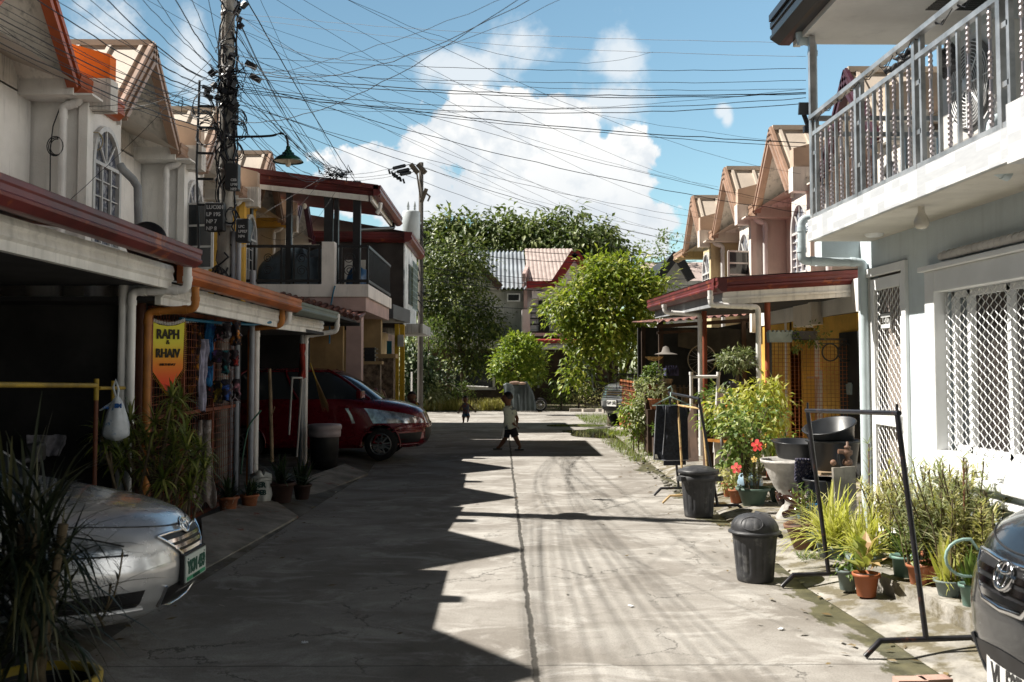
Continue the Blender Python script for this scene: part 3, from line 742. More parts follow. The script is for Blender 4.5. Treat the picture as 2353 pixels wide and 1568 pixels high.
silver = paint('silver_car_paint', (.66, .67, .68), .55, .26)
red_p = paint('red_car_paint', (.15, .003, .010), .25, .28)
char_p = paint('charcoal_car_paint', (.045, .05, .058), .7, .2)
grey_p = paint('grey_suv_paint', (.26, .27, .28), .7, .3)
sedan = [(.17, -.20, .74, .62), (.22, -.10, .80, .72), (.30, -.035, .835, .80), (.38, -.01, .845, .83), (.48, -.0, .85, .84), (.56, -.015, .85, .84), (.62, -.04, .85, .835), (.68, -.085, .85, .82), (.73, -.15, .85, .80), (.77, -.25, .845, .775), (.81, -.40, .84, .74), (.85, -.60, .835, .70), (.89, -.85, .83, .66), (.93, -1.12, .82, .64)]
scab = [(.92, -1.10, -4.0, .79, 3.4), (1.1, -1.38, -3.85, .75, 3.3), (1.3, -1.75, -3.5, .67, 3.2), (1.40, -2.0, -3.2, .61, 3.0), (1.44, -2.1, -3.1, .55, 3.0), (1.47, -2.4, -2.9, .35, 2.6)]
T = Matrix.Translation
car('silver_sedan', 'silver sedan nosing out of the dark carport behind a spiky plant', 'car', T((-1.83, 6.0, -.01)) @ Matrix.Rotation(R(-1), 4, 'Z'), sedan, scab, 4.25, 3.1, 2.6, silver, (-.82, -3.35),
    plate=(('pale', (.55, .62, .58)), ('green', (.01, .09, .06)), 'YKM 459', 'PILIPINAS', 0), group='cars parked nose out to the street')
sc_d = [(r[0], r[1], r[2]*1.02, r[3]*1.02) for r in sedan]
car('charcoal_sedan', 'glossy charcoal car nose cut off at the bottom right corner', 'car', T((1.97, 3.95, .0)) @ Matrix.Rotation(R(180-1), 4, 'Z') @ Matrix.Diagonal((.85, 1.03, 1.27, 1)), sc_d, scab, 4.3, 3.2, 2.7, char_p, (-.82, -3.35),
    plate=(('white', (.72, .72, .70)), ('black', (.03, .03, .03)), 'VL 5274', None, 0), pz=.27, ez=.61, group='cars parked nose out to the street')
hatch = [(.20, -.16, .72, .66), (.26, -.07, .78, .74), (.34, -.03, .80, .78), (.44, -.01, .80, .795), (.54, -.0, .80, .795), (.62, -.03, .80, .79), (.70, -.06, .80, .78), (.78, -.10, .80, .765), (.86, -.20, .80, .745), (.92, -.38, .79, .71), (.97, -.60, .79, .69), (1.01, -.82, .78, .68)]
hcab = [(1.0, -.80, -3.5, .76, 3.6), (1.15, -1.0, -3.5, .72, 3.5), (1.32, -1.25, -3.4, .66, 3.4), (1.44, -1.48, -3.3, .60, 3.2), (1.49, -1.6, -3.2, .55, 3.0), (1.52, -1.9, -3.0, .35, 2.6)]
car('red_hatchback', 'dark red hatchback on the left with its nose out in the road', 'car', T((-1.20, 17.35, .03)), hatch, hcab, 3.6, 3.6, 3.0, red_p, (-.78, -3.0), wr=.27, arch=.33, front='hatch', group='cars parked nose out to the street')
suv = [(.35, -.2, .85, .78), (.45, -.06, .90, .86), (.55, -.02, .92, .90), (.68, 0, .93, .91), (.80, -.04, .93, .91), (.92, -.06, .93, .90), (1.02, -.10, .93, .88), (1.08, -.20, .93, .85), (1.13, -.5, .92, .82), (1.17, -.9, .91, .80), (1.20, -1.2, .9, .79)]
vcab = [(1.19, -1.18, -4.5, .86, 4), (1.35, -1.4, -4.45, .82, 4), (1.6, -1.75, -4.35, .74, 3.6), (1.72, -2.0, -4.3, .68, 3.2), (1.76, -2.1, -4.2, .62, 3.0), (1.79, -2.4, -4.0, .4, 2.6)]
car('grey_pickup', 'tall grey off-road car with white plate behind the bright tree on the right', 'car', T((2.75, 24.6, .05)) @ Matrix.Rotation(R(180+33), 4, 'Z'), suv, vcab, 4.8, 4.2, 3.4, grey_p, (-.95, -3.9), wr=.39, arch=.46, front='suv',
    plate=(('white', (.72, .72, .70)), ('black', (.03, .03, .03)), 'GAP 1343', None, 0), group='cars parked nose out to the street')
# ------------------------------------------------------------------ left side: carports, posts, pole, balcony house
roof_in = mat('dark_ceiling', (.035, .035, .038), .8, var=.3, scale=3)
tin = mat('tin_roof', (.13, .05, .04), .6, var=.3, scale=2, col2=(.28, .13, .08), amt=.3)
def carport_l(name, label, Xe, Y0, Y1, zt, gm, fm, X1=None, z1=None):
    X1 = X1 or Xe; z1 = z1 or zt
    t = thing(name, label, 'carport roof', (-3.6, (Y0+Y1)/2, zt-.3), 'carport roofs on the left side')
    m = MB(); gutter(m, (Xe, Y0, zt), (X1, Y1, z1), (1, 0, 0), .15, .12)
    m.addf([(Xe-.1, Y0, zt+.02), (X1-.1, Y1, z1+.02), (-5.2, Y1, z1+.42), (-5.2, Y0, zt+.42), (Xe-.0, Y0, zt-.0), (X1-.0, Y1, z1)], [(0, 3, 2, 1), (0, 1, 5, 4)]); m.build('gutter', gm, t)
    f = MB(); x0, x1 = Xe-.24, X1-.24
    prof = [(0, -.135), (.015, -.18), (.0, -.20), (.012, -.25), (-.01, -.27), (-.01, -.33), (-.06, -.33), (-.06, -.135)]
    a = [(x0+p, Y0, zt+z) for p, z in prof]; b = [(x1+p, Y1-.02, z1+z) for p, z in prof]; n = len(prof)
    f.addf(a+b, [(i, (i+1) % n, n+(i+1) % n, n+i) for i in range(n)]+[tuple(range(n)), tuple(range(n, 2*n))[::-1]])
    f.build('fascia_board', fm, t)
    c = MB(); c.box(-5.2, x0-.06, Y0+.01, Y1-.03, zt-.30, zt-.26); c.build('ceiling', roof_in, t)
    return t
c1 = carport_l('carport_roof', 'maroon gutter roof with wide white fascia nearest on the left', -2.50, -1.5, 8.36, 2.565, maroon, white_m)
c2 = carport_l('carport_roof', 'rust orange gutter roof beside the utility pole', -2.60, 8.38, 11.83, 2.44, orange_g, white_m, -2.35, 2.375)
c3 = carport_l('carport_roof', 'grey green gutter roof next to the balcony house', -2.38, 11.86, 15.28, 2.36, grey_gut, white_m, -2.47, 2.41)
dk_in = mat('shade_dark_wall', (.018, .017, .016), .95, var=.4, scale=2)  # carport shade put into the walls as a near-black colour
t = thing('carport_wall', 'walls coloured dark as shade at the back of the carports', 'wall', (-4.9, 7, 0))
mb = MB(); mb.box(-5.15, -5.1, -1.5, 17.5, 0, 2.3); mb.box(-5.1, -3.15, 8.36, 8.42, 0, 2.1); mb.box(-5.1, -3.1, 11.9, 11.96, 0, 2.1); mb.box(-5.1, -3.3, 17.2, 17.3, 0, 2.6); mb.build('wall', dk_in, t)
def post(name, label, cat, pts, r, m, group=None):
    mb = MB(); mb.tube(bend(pts, .06), r, 12); pts = [Vector(p) for p in pts]
    for i in range(1, len(pts)-1):
        for nb in (pts[i-1], pts[i+1]):
            d = (nb-pts[i]).normalized(); a = pts[i]+d*(r*2.0); mb.tube([a, a+d*r*1.2], r*1.15, 12)
    o = mb.build(name, m); return tag(o, label, cat, group)
PG = 'drain pipes on the left house fronts'
def dn(v, z=.05): return (v[0], v[1], z)
a = P(285, 640, 8.3); post('white_post', 'thick white post under the end of the maroon roof', 'post', [(a.x, a.y, 2.3), dn(a)], .040, pvc)
q = [P(431, 612, 8.3), P(431, 667, 8.3), P(303, 670, 8.28)]; post('drain_pipe', 'white elbowed drain pipe under the end of the maroon gutter', 'drain pipe', q+[dn(q[-1])], .036, pvc, PG)
q = [P(449, 660, 8.6), P(449, 711, 8.6), P(340, 716, 8.6)]; post('drain_pipe', 'orange elbowed drain pipe beside the yellow pennant', 'drain pipe', q+[dn(q[-1])], .034, pvc_o, PG)
a = P(322, 700, 8.7); post('brown_post', 'dark brown post behind the orange drain pipe', 'post', [(a.x, a.y, 2.2), dn(a)], .05, mat('brown_paint', (.10, .03, .012), .6))
q = [P(663, 700, 11.75), P(664, 740, 11.75), P(590, 752, 11.8)]; post('drain_pipe', 'white drain pipe at the far end of the orange roof', 'drain pipe', q+[dn(q[-1])], .036, pvc, PG)
q = [P(649, 700, 11.7), P(648, 748, 11.7), P(576, 755, 11.7)]; post('drain_pipe', 'orange drain pipe beside the white one by the mesh gate', 'drain pipe', q+[dn(q[-1])], .033, pvc_o, PG)
q = [P(776, 722, 15.2), P(774, 762, 15.2), P(703, 772, 15.15)]; post('drain_pipe', 'white drain pipe under the grey green gutter', 'drain pipe', q+[dn(q[-1])], .036, pvc, PG)
a = P(694, 760, 15.1); post('grey_post', 'slim grey post against the white pipe before the red car', 'post', [(a.x, a.y, 2.2), dn(a)], .035, greyp)

# mesh gate of the second carport
def meshpanel(mb, a, b, z0, z1, sp=.08, r=.0032, mi=0):
    a = Vector(a); b = Vector(b); L = (b-a).length; n = max(1, int(L/sp)); k = int((z1-z0)/sp)
    for i in range(n+1):
        p = a.lerp(b, i/n); mb.bar((p.x, p.y, z0), (p.x, p.y, z1), r*2, mi=mi)
    for j in range(k+1):
        z = z0+(z1-z0)*j/k; mb.bar((a.x, a.y, z), (b.x, b.y, z), r*2, mi=mi)
t = thing('mesh_gate', 'rusty welded mesh gate with clothes hanging behind it', 'gate', (-3.05, 10.2, .08))
mb = MB(); meshpanel(mb, (-3.05, 8.75, 0), (-3.05, 11.6, 0), .12, 2.08, .075, .0024); mb.build('wire_mesh', rust, t)
mb = MB()
for y in (8.72, 9.62, 10.6, 11.6): mb.bar((-3.05, y, .08), (-3.05, y, 2.12), .035)
for z in (.10, 1.14, 2.1): mb.bar((-3.05, 8.72, z), (-3.05, 11.6, z), .035)
mb.build('gate_frame', rust, t)
mb = MB(); mb.tube([P(415, 733, 9.4), P(500, 742, 10.3), P(580, 746, 11.0), P(622, 741, 11.4)], .016, 8); tag(mb.build('blue_pipe', mat('blue_plastic_pipe', (.02, .16, .28), .4)), 'bright blue plastic pipe hung above the mesh gate', 'pipe')
# pennant
pm_ = bpy.data.materials.new('pennant_cloth'); pm_.use_nodes = True; n = NT(pm_.node_tree); b_ = pm_.node_tree.nodes['Principled BSDF']
zz = n.add('ShaderNodeSeparateXYZ', i={0: n.add('ShaderNodeNewGeometry').outputs['Position']}).outputs[2]
n.put(b_.inputs['Base Color'], n.mix(n.ramp(zz, 1.40, 1.66), (.75, .045, .01, 1), n.mix(n.ramp(zz, 1.58, 1.85), (.75, .22, .01, 1), (.66, .60, .04, 1)))); b_.inputs['Roughness'].default_value = .7
pa, pb = P(347, 738, 8.74), P(424, 742, 9.0); xd = (pb-pa).normalized(); xd.z = 0; W_ = (pb-pa).length
def pt(u, v): return pa+xd*(u*W_)+Vector((0, 0, -v))
t = thing('pennant', 'yellow and red pennant lettered RAPH & RHAIV on the mesh', 'pennant', pt(.5, .66))
mb = MB(); out = [pt(0, 0), pt(.25, .03), pt(.5, .04), pt(.75, .03), pt(1, -.0), pt(.97, .42), pt(.5, .62), pt(.03, .42)]
mb.prism(out, xd.cross(Vector((0, 0, 1)))*-.004); mb.build('cloth', pm_, t)
mb = MB(); nn_ = -xd.cross(Vector((0, 0, 1)))
up_ = Vector((0, 0, 1)); fr_ = Vector((-nn_.x, -nn_.y, 0)) if nn_.y > 0 else nn_
fr_ = Vector((xd.y, -xd.x, 0))
for s_, sz, v in (('RAPH', .115, .15), ('&', .055, .20), ('RHAIV', .105, .315), ('BIRTHDAY', .03, .39)):
    text_mb(mb, s_, sz, pt(.5, v)+fr_*.006, xd, (0, 0, 1), align='CENTER', sx=.80 if sz > .06 else 1.1, bold=.004 if sz > .06 else 0)
mb.build('lettering', mat('dark_ink', (.02, .015, .005), .7), t)
mb = MB()
fr2 = [pt(0, 0), pt(.03, .42), pt(.5, .62), pt(.97, .42), pt(1, 0)]
for a, b in zip(fr2, fr2[1:]):
    k = int((b-a).length/.016)
    for i in range(k):
        p = a.lerp(b, i/k); d = (b-a).normalized(); o_ = xd*(d.z)*-1+Vector((0, 0, -1))*abs(d.dot(xd)) if False else (p-pt(.5, .3)).normalized()
        mb.bar(p, p+o_*(.03+.012*rnd.random()), .006, .002)
mb.build('fringe', mat('gold_fringe', (.6, .34, .03), .7), t)
mb = MB()
for i in range(22):
    p = pt(i/21, .03*math.sin(math.pi*i/21)*1.3-.005); mb.bar(p, p+Vector((0, 0, .03)), .008, .004)
mb.build('white_trim', white_m, t)
# clothes behind the mesh
def cloth(name, label, px0, px1, py0, py1, Y, col, cat='clothes', col2=None, seed=0, group=None, rag=.12, var=.3):
    a = P(px0, py0, Y); b = P(px1, py0, Y+.12); c = P(px0, py1, Y); H_ = a.z-c.z; xd_ = (b-a); mb = MB(); nrm = Vector((xd_.y, -xd_.x, 0)).normalized()
    def f(u, v):
        r_ = 1+rag*noise.noise(Vector((v*3+seed, u*2, seed)))*(1 if u in (0, 1) else .2)
        uu = .5+(u-.5)*(r_*(.75+.25*math.sin(v*2.4+.5+seed)))
        return a+xd_*uu-Vector((0, 0, H_*v*(1+.12*noise.noise(Vector((u*4, seed, 1))))))+nrm*(.035*math.sin(u*13+seed+v*2)+.03*noise.noise(Vector((u*5, v*5, seed))))
    mb.grid(f, 16, 18)
    o = mb.build(name, mat('cloth_'+name+str(seed), col, .85, var=var, scale=7, col2=col2, amt=.9)); md = o.modifiers.new('thick', 'SOLIDIFY'); md.thickness = .008
    return tag(o, label, cat, group)
CG = 'clothes hung behind the mesh gate'
cloth('hanging_garment', 'long orange and black patterned garment behind the mesh gate', 433, 456, 742, 905, 10.0, (.45, .17, .01), col2=(.02, .01, .01), seed=1, group=CG, var=.5)
cloth('hanging_garment', 'pale lilac towel behind the mesh gate', 455, 474, 780, 945, 10.1, (.42, .40, .52), seed=2, group=CG)
cloth('hanging_garment', 'deep blue shirt behind the mesh gate', 470, 491, 735, 885, 10.2, (.015, .04, .22), col2=(.02, .15, .35), seed=3, group=CG, var=.5)
cloth('crumpled_sheet', 'crumpled white plastic sheeting behind the lower mesh gate', 430, 503, 965, 1165, 10.1, (.50, .46, .44), 'plastic sheet', seed=4, rag=.5, col2=(.2, .16, .14))
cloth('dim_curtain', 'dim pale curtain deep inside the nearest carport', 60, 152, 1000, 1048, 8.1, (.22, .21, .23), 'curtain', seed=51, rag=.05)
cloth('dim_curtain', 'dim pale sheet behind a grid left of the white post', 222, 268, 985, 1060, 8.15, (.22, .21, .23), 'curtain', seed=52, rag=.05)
cloth('red_rag', 'small red rag tied to the post by the dark carport', 691, 700, 790, 870, 14.7, (.3, .03, .02), 'rag', seed=5)
cols = [('red', (.45, .03, .02)), ('orange', (.6, .22, .02)), ('blue', (.03, .10, .40)), ('teal', (.03, .25, .28)), ('white', (.5, .48, .5)), ('yellow', (.6, .42, .03)), ('purple', (.10, .04, .18)), ('pink', (.5, .2, .25))]
k = 0
for row_ in range(3):
    for j_ in range(6):
        x = 442+j_*19+rnd.uniform(-4, 4); y = 742+row_*66+rnd.uniform(-8, 8); cn, cc = cols[(k*5+row_) % 8]
        cloth('hanging_item', 'small %s cloth item behind the mesh gate, %s row, %s from the near end' % (cn, ('top', 'middle', 'lower')[row_], ('first', 'second', 'third', 'fourth', 'fifth', 'last')[j_]), x, x+rnd.uniform(6, 11), y, y+rnd.uniform(28, 55), 10.2+rnd.uniform(-.1, .3), cc, seed=20+k, group='small things hung behind the mesh gate', rag=.4, var=.5, col2=(.02, .015, .02)); k += 1
for i, (x, y) in enumerate(((508, 740), (520, 748), (531, 742), (545, 752), (512, 800), (522, 822), (534, 815), (516, 862), (530, 880), (540, 905))):
    p = P(x, y, 10.4+.1*(i % 3)); mb = MB(); mb.tube([p, p+Vector((0, 0, -.035)), p+Vector((-.05, .02, -.09)), p+Vector((.05, .02, -.09)), p+Vector((0, 0, -.035))], .004, 5)
    mb.tube([p+Vector((-.03, 0, -.09)), p+Vector((-.03, 0, -.16)), p+Vector((.0, 0, -.18))], .005, 5)
    tag(mb.build('clothes_hanger', mat('pink_plastic', (.42, .36, .38), .5)), 'pale peg hanger behind the mesh gate, %s' % ['top row nearest the camera', 'top row second', 'top row third', 'top row farthest', 'second row nearest the camera', 'second row middle', 'second row farthest', 'third row left', 'third row right', 'lowest of all'][i], 'hanger', 'hangers behind the mesh gate')
# yellow rail, plastic bag
t = thing('yellow_rail', 'yellow painted pipe rail with a plastic bag hung on its end', 'rail', (-3.05, 6.5, .1))
rail_y = mat('yellow_paint', (.30, .20, .02), .6, var=.3)
mb = MB(); mb.tube([(-3.0, 3.2, 1.55), (-3.02, 7.5, 1.45)], .018, 8); mb.tube([(-3.0, 7.5, 1.43), (-3.0, 8.0, 1.42)], .014, 8); mb.build('top_rail', rail_y, t)
mb = MB(); mb.tube([(-3.02, 7.5, .08), (-3.02, 7.5, 1.35)], .018, 8); mb.build('post', mat('brown_paint', (.1, .03, .01)), t)
mb = MB(); mb.tube([(-3.02, 7.5, 1.34), (-3.02, 7.5, 1.50)], .02, 8); mb.tube([(-3.02, 7.82, 1.30), (-3.02, 7.82, 1.48)], .015, 8); mb.build('bracket', rail_y, t)
bagm = mat('white_plastic_bag', (.62, .66, .70), .35, var=.1, scale=8, col2=(.10, .25, .45), amt=.22)
t = thing('plastic_bag', 'full white shopping bag with blue print hanging from the yellow rail', 'plastic bag', P(268, 990, 7.7))
mb = MB(); c_ = P(268, 960, 7.7)
def bagf(u, v):
    th = 2*math.pi*u; r_ = .012+.085*math.sin(min(1, v*1.25)*math.pi/2)**.8*(1 if v < .85 else math.cos((v-.85)/.15*math.pi/2*.9))
    r_ *= 1+.13*noise.noise(Vector((math.cos(th)*3, math.sin(th)*3, v*1.5)))*2
    return (c_.x+r_*math.cos(th), c_.y+r_*.8*math.sin(th), c_.z+.165-.34*v)
mb.grid(bagf, 30, 18); mb.tube([c_+Vector((-.005, 0, .15)), c_+Vector((-.03, 0, .23)), c_+Vector((-.012, .0, .285)), c_+Vector((.01, 0, .22)), c_+Vector((.005, 0, .15))], .008, 6)
mb.tube([c_+Vector((-.02, 0, .12)), c_+Vector((-.07, 0, .09)), c_+Vector((-.13, 0, .055))], [.016, .012, .005], 6); mb.build('bag', bagm, t)
mb = MB(); text_mb(mb, 'SM', .042, c_+Vector((.018, -.09, .08)), (1, 0, 0), (0, 0, 1), bold=.003); text_mb(mb, 'OR', .03, c_+Vector((-.07, -.085, .07)), (1, 0, 0), (0, 0, 1)); mb.build('print', mat('blue_ink', (.02, .12, .42), .5), t)
# stick, frame, broom, barrel
mb = MB(); mb.tube([P(619, 848, 12.6)+Vector((0, 0, 0)), P(621, 900, 12.6), P(622, 960, 12.6), P(624, 1020, 12.6), P(625, 1062, 12.6)], [.02, .024, .026, .024, .022], 8); mb.tube([P(623, 960, 12.6), P(631, 935, 12.5)], .006, 5)
tag(mb.build('wooden_stake', mat('bare_wood', (.25, .18, .11), .9, var=.25, scale=6)), 'upright knobbly wooden stake between the pots on the left', 'stake')
mb = MB(); mb.tube([P(664, 1000, 13.9), P(671, 868, 13.9), P(694, 869, 14.0), P(682, 1050, 14.0)], .015, 6); tag(mb.build('clothes_rail', mat('grey_metal_tube', (.45, .44, .42), .5, var=.15)), 'narrow upside down U frame of pale tube leaning by the dark carport', 'frame')
t = thing('grass_broom', 'long brown grass broom leaning upside down behind the grey post', 'broom', P(748, 945, 15.4)); mb = MB(); mb.tube([P(713, 835, 15.3), P(735, 900, 15.4)], .01, 6); mb.build('handle', rail_y, t)
mb = MB()
for i in range(60): mb.tube([P(722, 860, 15.35), P(740+rnd.random()*16, 925+rnd.random()*24, 15.4+rnd.random()*.05)], [.006, .002], 3)
mb.build('bristles', mat('dry_straw', (.18, .11, .04), .9), t)
t = thing('rubbish_drum', 'squat dark drum with pale pink lid by the red car', 'drum', (-2.62, 14.9, .06))
bc = G(745, 1082, .06); mb = MB(); mb.lathe([(.0, 0), (.19, 0), (.215, .52)], (bc.x, bc.y, .06), 28); mb.build('drum', blackp, t)
mb = MB(); mb.lathe([(.215, .50), (.235, .50), (.24, .56), (.238, .60), (.25, .61), (.25, .66), (.23, .68), (0, .69)], (bc.x, bc.y, .06), 28); mb.build('lid', mat('pink_plastic', (.42, .36, .38), .5), t)

# ------------------------------------------------------------------ utility pole
conc = mat('pole_concrete', (.36, .34, .31), .9, var=.2, scale=2, bump=.4, bscale=25, stains=.5)
PXY = (-3.2, 11.55)
t = thing('utility_pole', 'concrete utility pole wrapped in cables and meter boxes', 'utility pole', (PXY[0], PXY[1], 0)); POLE = t
mb = MB(); mb.lathe([(.095, 0), (.082, 4.0), (.068, 9.4), (0, 9.4)], (PXY[0], PXY[1], 0), 24); mb.build('shaft', conc, t)
mb = MB()
for z in (2.55, 3.2, 3.85, 4.25, 4.6, 4.95, 5.3, 5.7, 6.2, 7.0):
    mb.lathe([(.085-.002*z, 0), (.098-.002*z, 0), (.098-.002*z, .04), (.085-.002*z, .04)], (PXY[0], PXY[1], z), 20)
split_build(mb, 'steel_band', mat('galvanised', (.35, .35, .35), .45, metal=.7, var=.2), t)
# coils and tangles hugging the pole
cab_m = mat('black_cable', (.008, .010, .016), .5, var=.2); cab_w = mat('grey_cable', (.32, .32, .34), .5)
mb = MB(); g_ = random.Random(5)
for i in range(48):
    z0 = 1.9+g_.random()*3.3; z1 = z0+(.3+g_.random()*1.4); a0 = g_.random()*6.28; pts = []
    for k in range(9):
        u = k/8; th = a0+(g_.random()-.5)*.5+u*(g_.random()-.5)*2; r_ = .09+.045*g_.random()
        pts.append((PXY[0]+r_*math.cos(th), PXY[1]+r_*math.sin(th), z0+(z1-z0)*u))
    mb.tube(pts, .006+.006*g_.random(), 5)
mb.build('cable_run', cab_m, t)
for (zc, rr_, dx, dy) in [(4.55, .13, -.24, -.15), (4.4, .10, -.22, -.1), (4.25, .13, -.2, -.1), (4.45, .08, .17, -.1), (4.3, .12, .14, -.12), (4.05, .10, .12, -.1), (2.55, .12, -.02, -.17), (3.3, .08, .1, -.1)]:
    mb = MB()
    for k in range(3):
        ph = g_.random(); pts = [(PXY[0]+dx+rr_*(1+.15*k)*math.cos(q)*.8, PXY[1]+dy+.05*math.sin(q*2+k), zc+rr_*(1+.1*k)*math.sin(q)*(1+.2*math.sin(q+ph))) for q in [R(20)*j for j in range(19)]]
        mb.tube(pts, .0055, 4)
    mb.build('cable_coil', cab_m, t)
mb = MB()
for (px, py) in [(487, 168), (492, 196), (478, 205), (470, 200), (534, 250), (537, 292), (545, 26), (549, 45), (553, 60), (531, 130), (527, 190), (505, 205), (516, 210), (535, 195), (540, 280), (500, 225), (528, 160), (538, 238), (543, 244), (525, 172), (475, 215), (484, 225), (560, 12), (545, 12)]:
    p = P(px, py, 11.4); mb.obox(p, (.035+.04*g_.random(), .07, .04+.045*g_.random()), (g_.random(), g_.random(), g_.random()))
for i in range(90):
    p = P(500+g_.random()*45, 150+g_.random()*90, 11.35+g_.random()*.2); q = p+Vector((g_.uniform(-.16, .16), g_.uniform(-.05, .05), g_.uniform(-.13, .13))); m_ = (p+q)/2+Vector((g_.uniform(-.1, .1), 0, g_.uniform(-.1, .1)))
    mb.tube([p, m_, q], .006, 4)
mb.build('clamp_cluster', cab_m, t)
mb = MB()
for z in (4.6, 4.35, 4.05, 3.75, 3.45): mb.bar((PXY[0]-.12, PXY[1]-.08, z), (PXY[0]-.30, PXY[1]-.1, z), .025)
mb.tube([(PXY[0]-.29, PXY[1]-.1, 4.9), (PXY[0]-.31, PXY[1]-.1, 3.9), (PXY[0]-.27, PXY[1]-.1, 3.0), (PXY[0]-.30, PXY[1]-.12, 2.4)], .014, 6); mb.build('step_bracket', black_m, t)
mb = MB()
for dx in (.11, .17): mb.tube([(PXY[0]+dx, PXY[1]-.03, .05), (PXY[0]+dx, PXY[1]-.03, 3.15)], .028, 10)
mb.tube([(PXY[0]+.33, PXY[1]-.0, .05), (PXY[0]+.33, PXY[1], 2.7)], .03, 10); mb.build('conduit', mat('grey_conduit', (.34, .36, .40), .6, var=.15), t)
ink = mat('stencil_white', (.62, .64, .66), .7)
def box_on_pole(name, label, px0, py0, px1, py1, Y, dep, lines, size, fx_=.10):
    a = P(px0, py1, Y); b = P(px1, py0, Y); th = thing(name, label, 'meter box', ((a.x+b.x)/2, Y, a.z), 'boxes strapped to the utility pole')
    m_ = MB(); m_.box(a.x, b.x, Y, Y+dep, a.z, b.z); m_.build('case', mat('box_black', (.028, .032, .036), .5, var=.15), th, bevel=.012)
    m_ = MB(); z = b.z-size*1.25
    for l in lines:
        text_mb(m_, l, size, (a.x+(b.x-a.x)*fx_, Y-.002, z), (1, 0, 0), (0, 0, 1), depth=.002, sx=.95, bold=.0015); z -= size*1.32
    m_.build('lettering', ink, th); return th
box_on_pole('meter_box', 'big black box stencilled LUC001 LP195 NP7 NP8', 469, 465, 514, 530, 11.36, .16, ['LUC001', 'LP 195', 'NP 7', 'NP 8'], .062)
box_on_pole('meter_box', 'rounded black box stencilled LPC LP927 NP4 lower right of the pole', 541, 502, 571, 556, 11.3, .14, ['', 'LPC', 'LP927', 'NP4', '', 'PLDT'], .042, .22)
box_on_pole('meter_box', 'topmost tall black box below the street lamp arm', 516, 375, 547, 436, 11.36, .13, ['', '', '', 'CEB', 'LP98', 'NP2'], .040, .45)
# street lamp on the pole
t = thing('street_lamp', 'green enamel shade lamp on a curved arm from the pole', 'street lamp', P(662, 372, 11.5))
q = [P(528, 315, 11.5), P(600, 314, 11.5), P(630, 312, 11.5), P(648, 304, 11.5), P(660, 316, 11.5), P(662, 338, 11.5)]
mb = MB(); mb.tube(bend(q, .05), .014, 8); mb.build('arm', black_m, t)
c_ = P(662, 372, 11.5)
mb = MB(); mb.lathe([(.0, .185), (.025, .18), (.028, .14), (.04, .135), (.05, .11), (.068, .105), (.075, .08), (.10, .07), (.14, .045), (.178, .0), (.175, -.004), (.13, .035), (.09, .058), (.03, .065)], c_, 36)
mb.build('lamp_shade', [mat('green_enamel', (.02, .07, .04), .25, coat=.6)], t)
mb = MB(); mb.lathe([(.172, .0), (.13, .032), (.09, .054), (.03, .062)], c_, 36); mb.build('reflector', mat('cream_enamel', (.62, .58, .48), .4), t)
mb = MB(); mb.lathe([(.018, .06), (.02, .02), (.032, -.02), (.030, -.045), (.015, -.06), (0, -.062)], c_, 20); mb.build('bulb', mat('bulb_glass', (.75, .7, .6), .2), t)

# satellite dish, wall AC
t = thing('satellite_dish', 'black dish aerial standing on the maroon roof', 'satellite dish', P(332, 545, 9.6)); c_ = P(332, 556, 9.6)
mb = MB(); mb.lathe([(0, .0), (.1, .012), (.19, .045), (.205, .055), (.19, .05), (.1, .02), (0, .008)], c_, 32, axis='y', sx=1, sy=1); mb.build('dish', black_m, t); mb = MB(); mb.tube([c_, c_+Vector((0, .15, -.2))], .015, 6); mb.build('mast', black_m, t)
mb = MB(); mb.tube([P(276, 378, 11.6), P(282, 390, 11.6), P(305, 412, 11.7), P(316, 430, 11.7), P(318, 520, 11.7)], .045, 10); tag(mb.build('lagged_pipe', greyp), 'bent grey lagged pipe on the white wall above the dish', 'pipe')
for i, (px, py) in enumerate(((222, 327), (130, 338))):
    mb = MB(); c_ = P(px, py, 11.1 if i else 11.6)
    for k in range(3): mb.tube([(c_.x+(.07+.01*k)*math.cos(q), c_.y-.02*k, c_.z+(.09+.01*k)*math.sin(q)) for q in [R(20)*j for j in range(19)]], .006, 5)
    if i: mb.tube([P(137, 250, 11.1), P(122, 290, 11.1), P(116, 340, 11.1), P(115, 440, 11.1)], .007, 5); mb.tube([P(137, 250, 11.1), P(138, 320, 11.1)], .007, 5)
    tag(mb.build('coiled_cable', cab_m if i else mat('beige_cable', (.4, .33, .2), .6)), ('black cable coil hanging on the wall left of the white drain pipe' if i else 'beige cable coil in front of the arched window'), 'cable coil')

# ------------------------------------------------------------------ house with the roofed balcony
lil = mat('pinkish_render', (.50, .36, .34), .88, var=.1, scale=2, stains=.15); wht = mat('balcony_white', (.82, .77, .74), .85, var=.08, scale=2, stains=.3)
ylw = mat('ochre_render', (.42, .30, .16), .88, var=.12, stains=.3); stone = mat('stacked_stone', (.20, .15, .11), .9, var=.5, scale=9, bump=.6, bscale=18)
t = thing('balcony_house', 'pink and white house with a roofed upstairs balcony behind the street lamp', 'house', (-3.6, 20.2, 0))
mb = MB(); mb.prism([(-5.9, 18.3, 2.86), (-2.43, 18.3, 2.86), (-2.43, 22.2, 2.86), (-5.9, 22.2, 2.86)], (0, 0, .23)); mb.build('balcony_parapet', wht, t)
mb = MB(); mb.prism([(-5.9, 18.34, 2.60), (-2.48, 18.34, 2.60), (-2.48, 22.16, 2.60), (-5.9, 22.16, 2.60)], (0, 0, .255)); mb.build('balcony_slab', lil, t)
mb = MB(); mb.box(-2.86, -2.58, 18.5, 18.8, .6, 2.6); mb.box(-2.9, -2.5, 18.44, 18.86, .95, 1.1); mb.box(-2.83, -2.6, 18.52, 18.78, 0, .6); split_build(mb, 'pillar', lil, t)
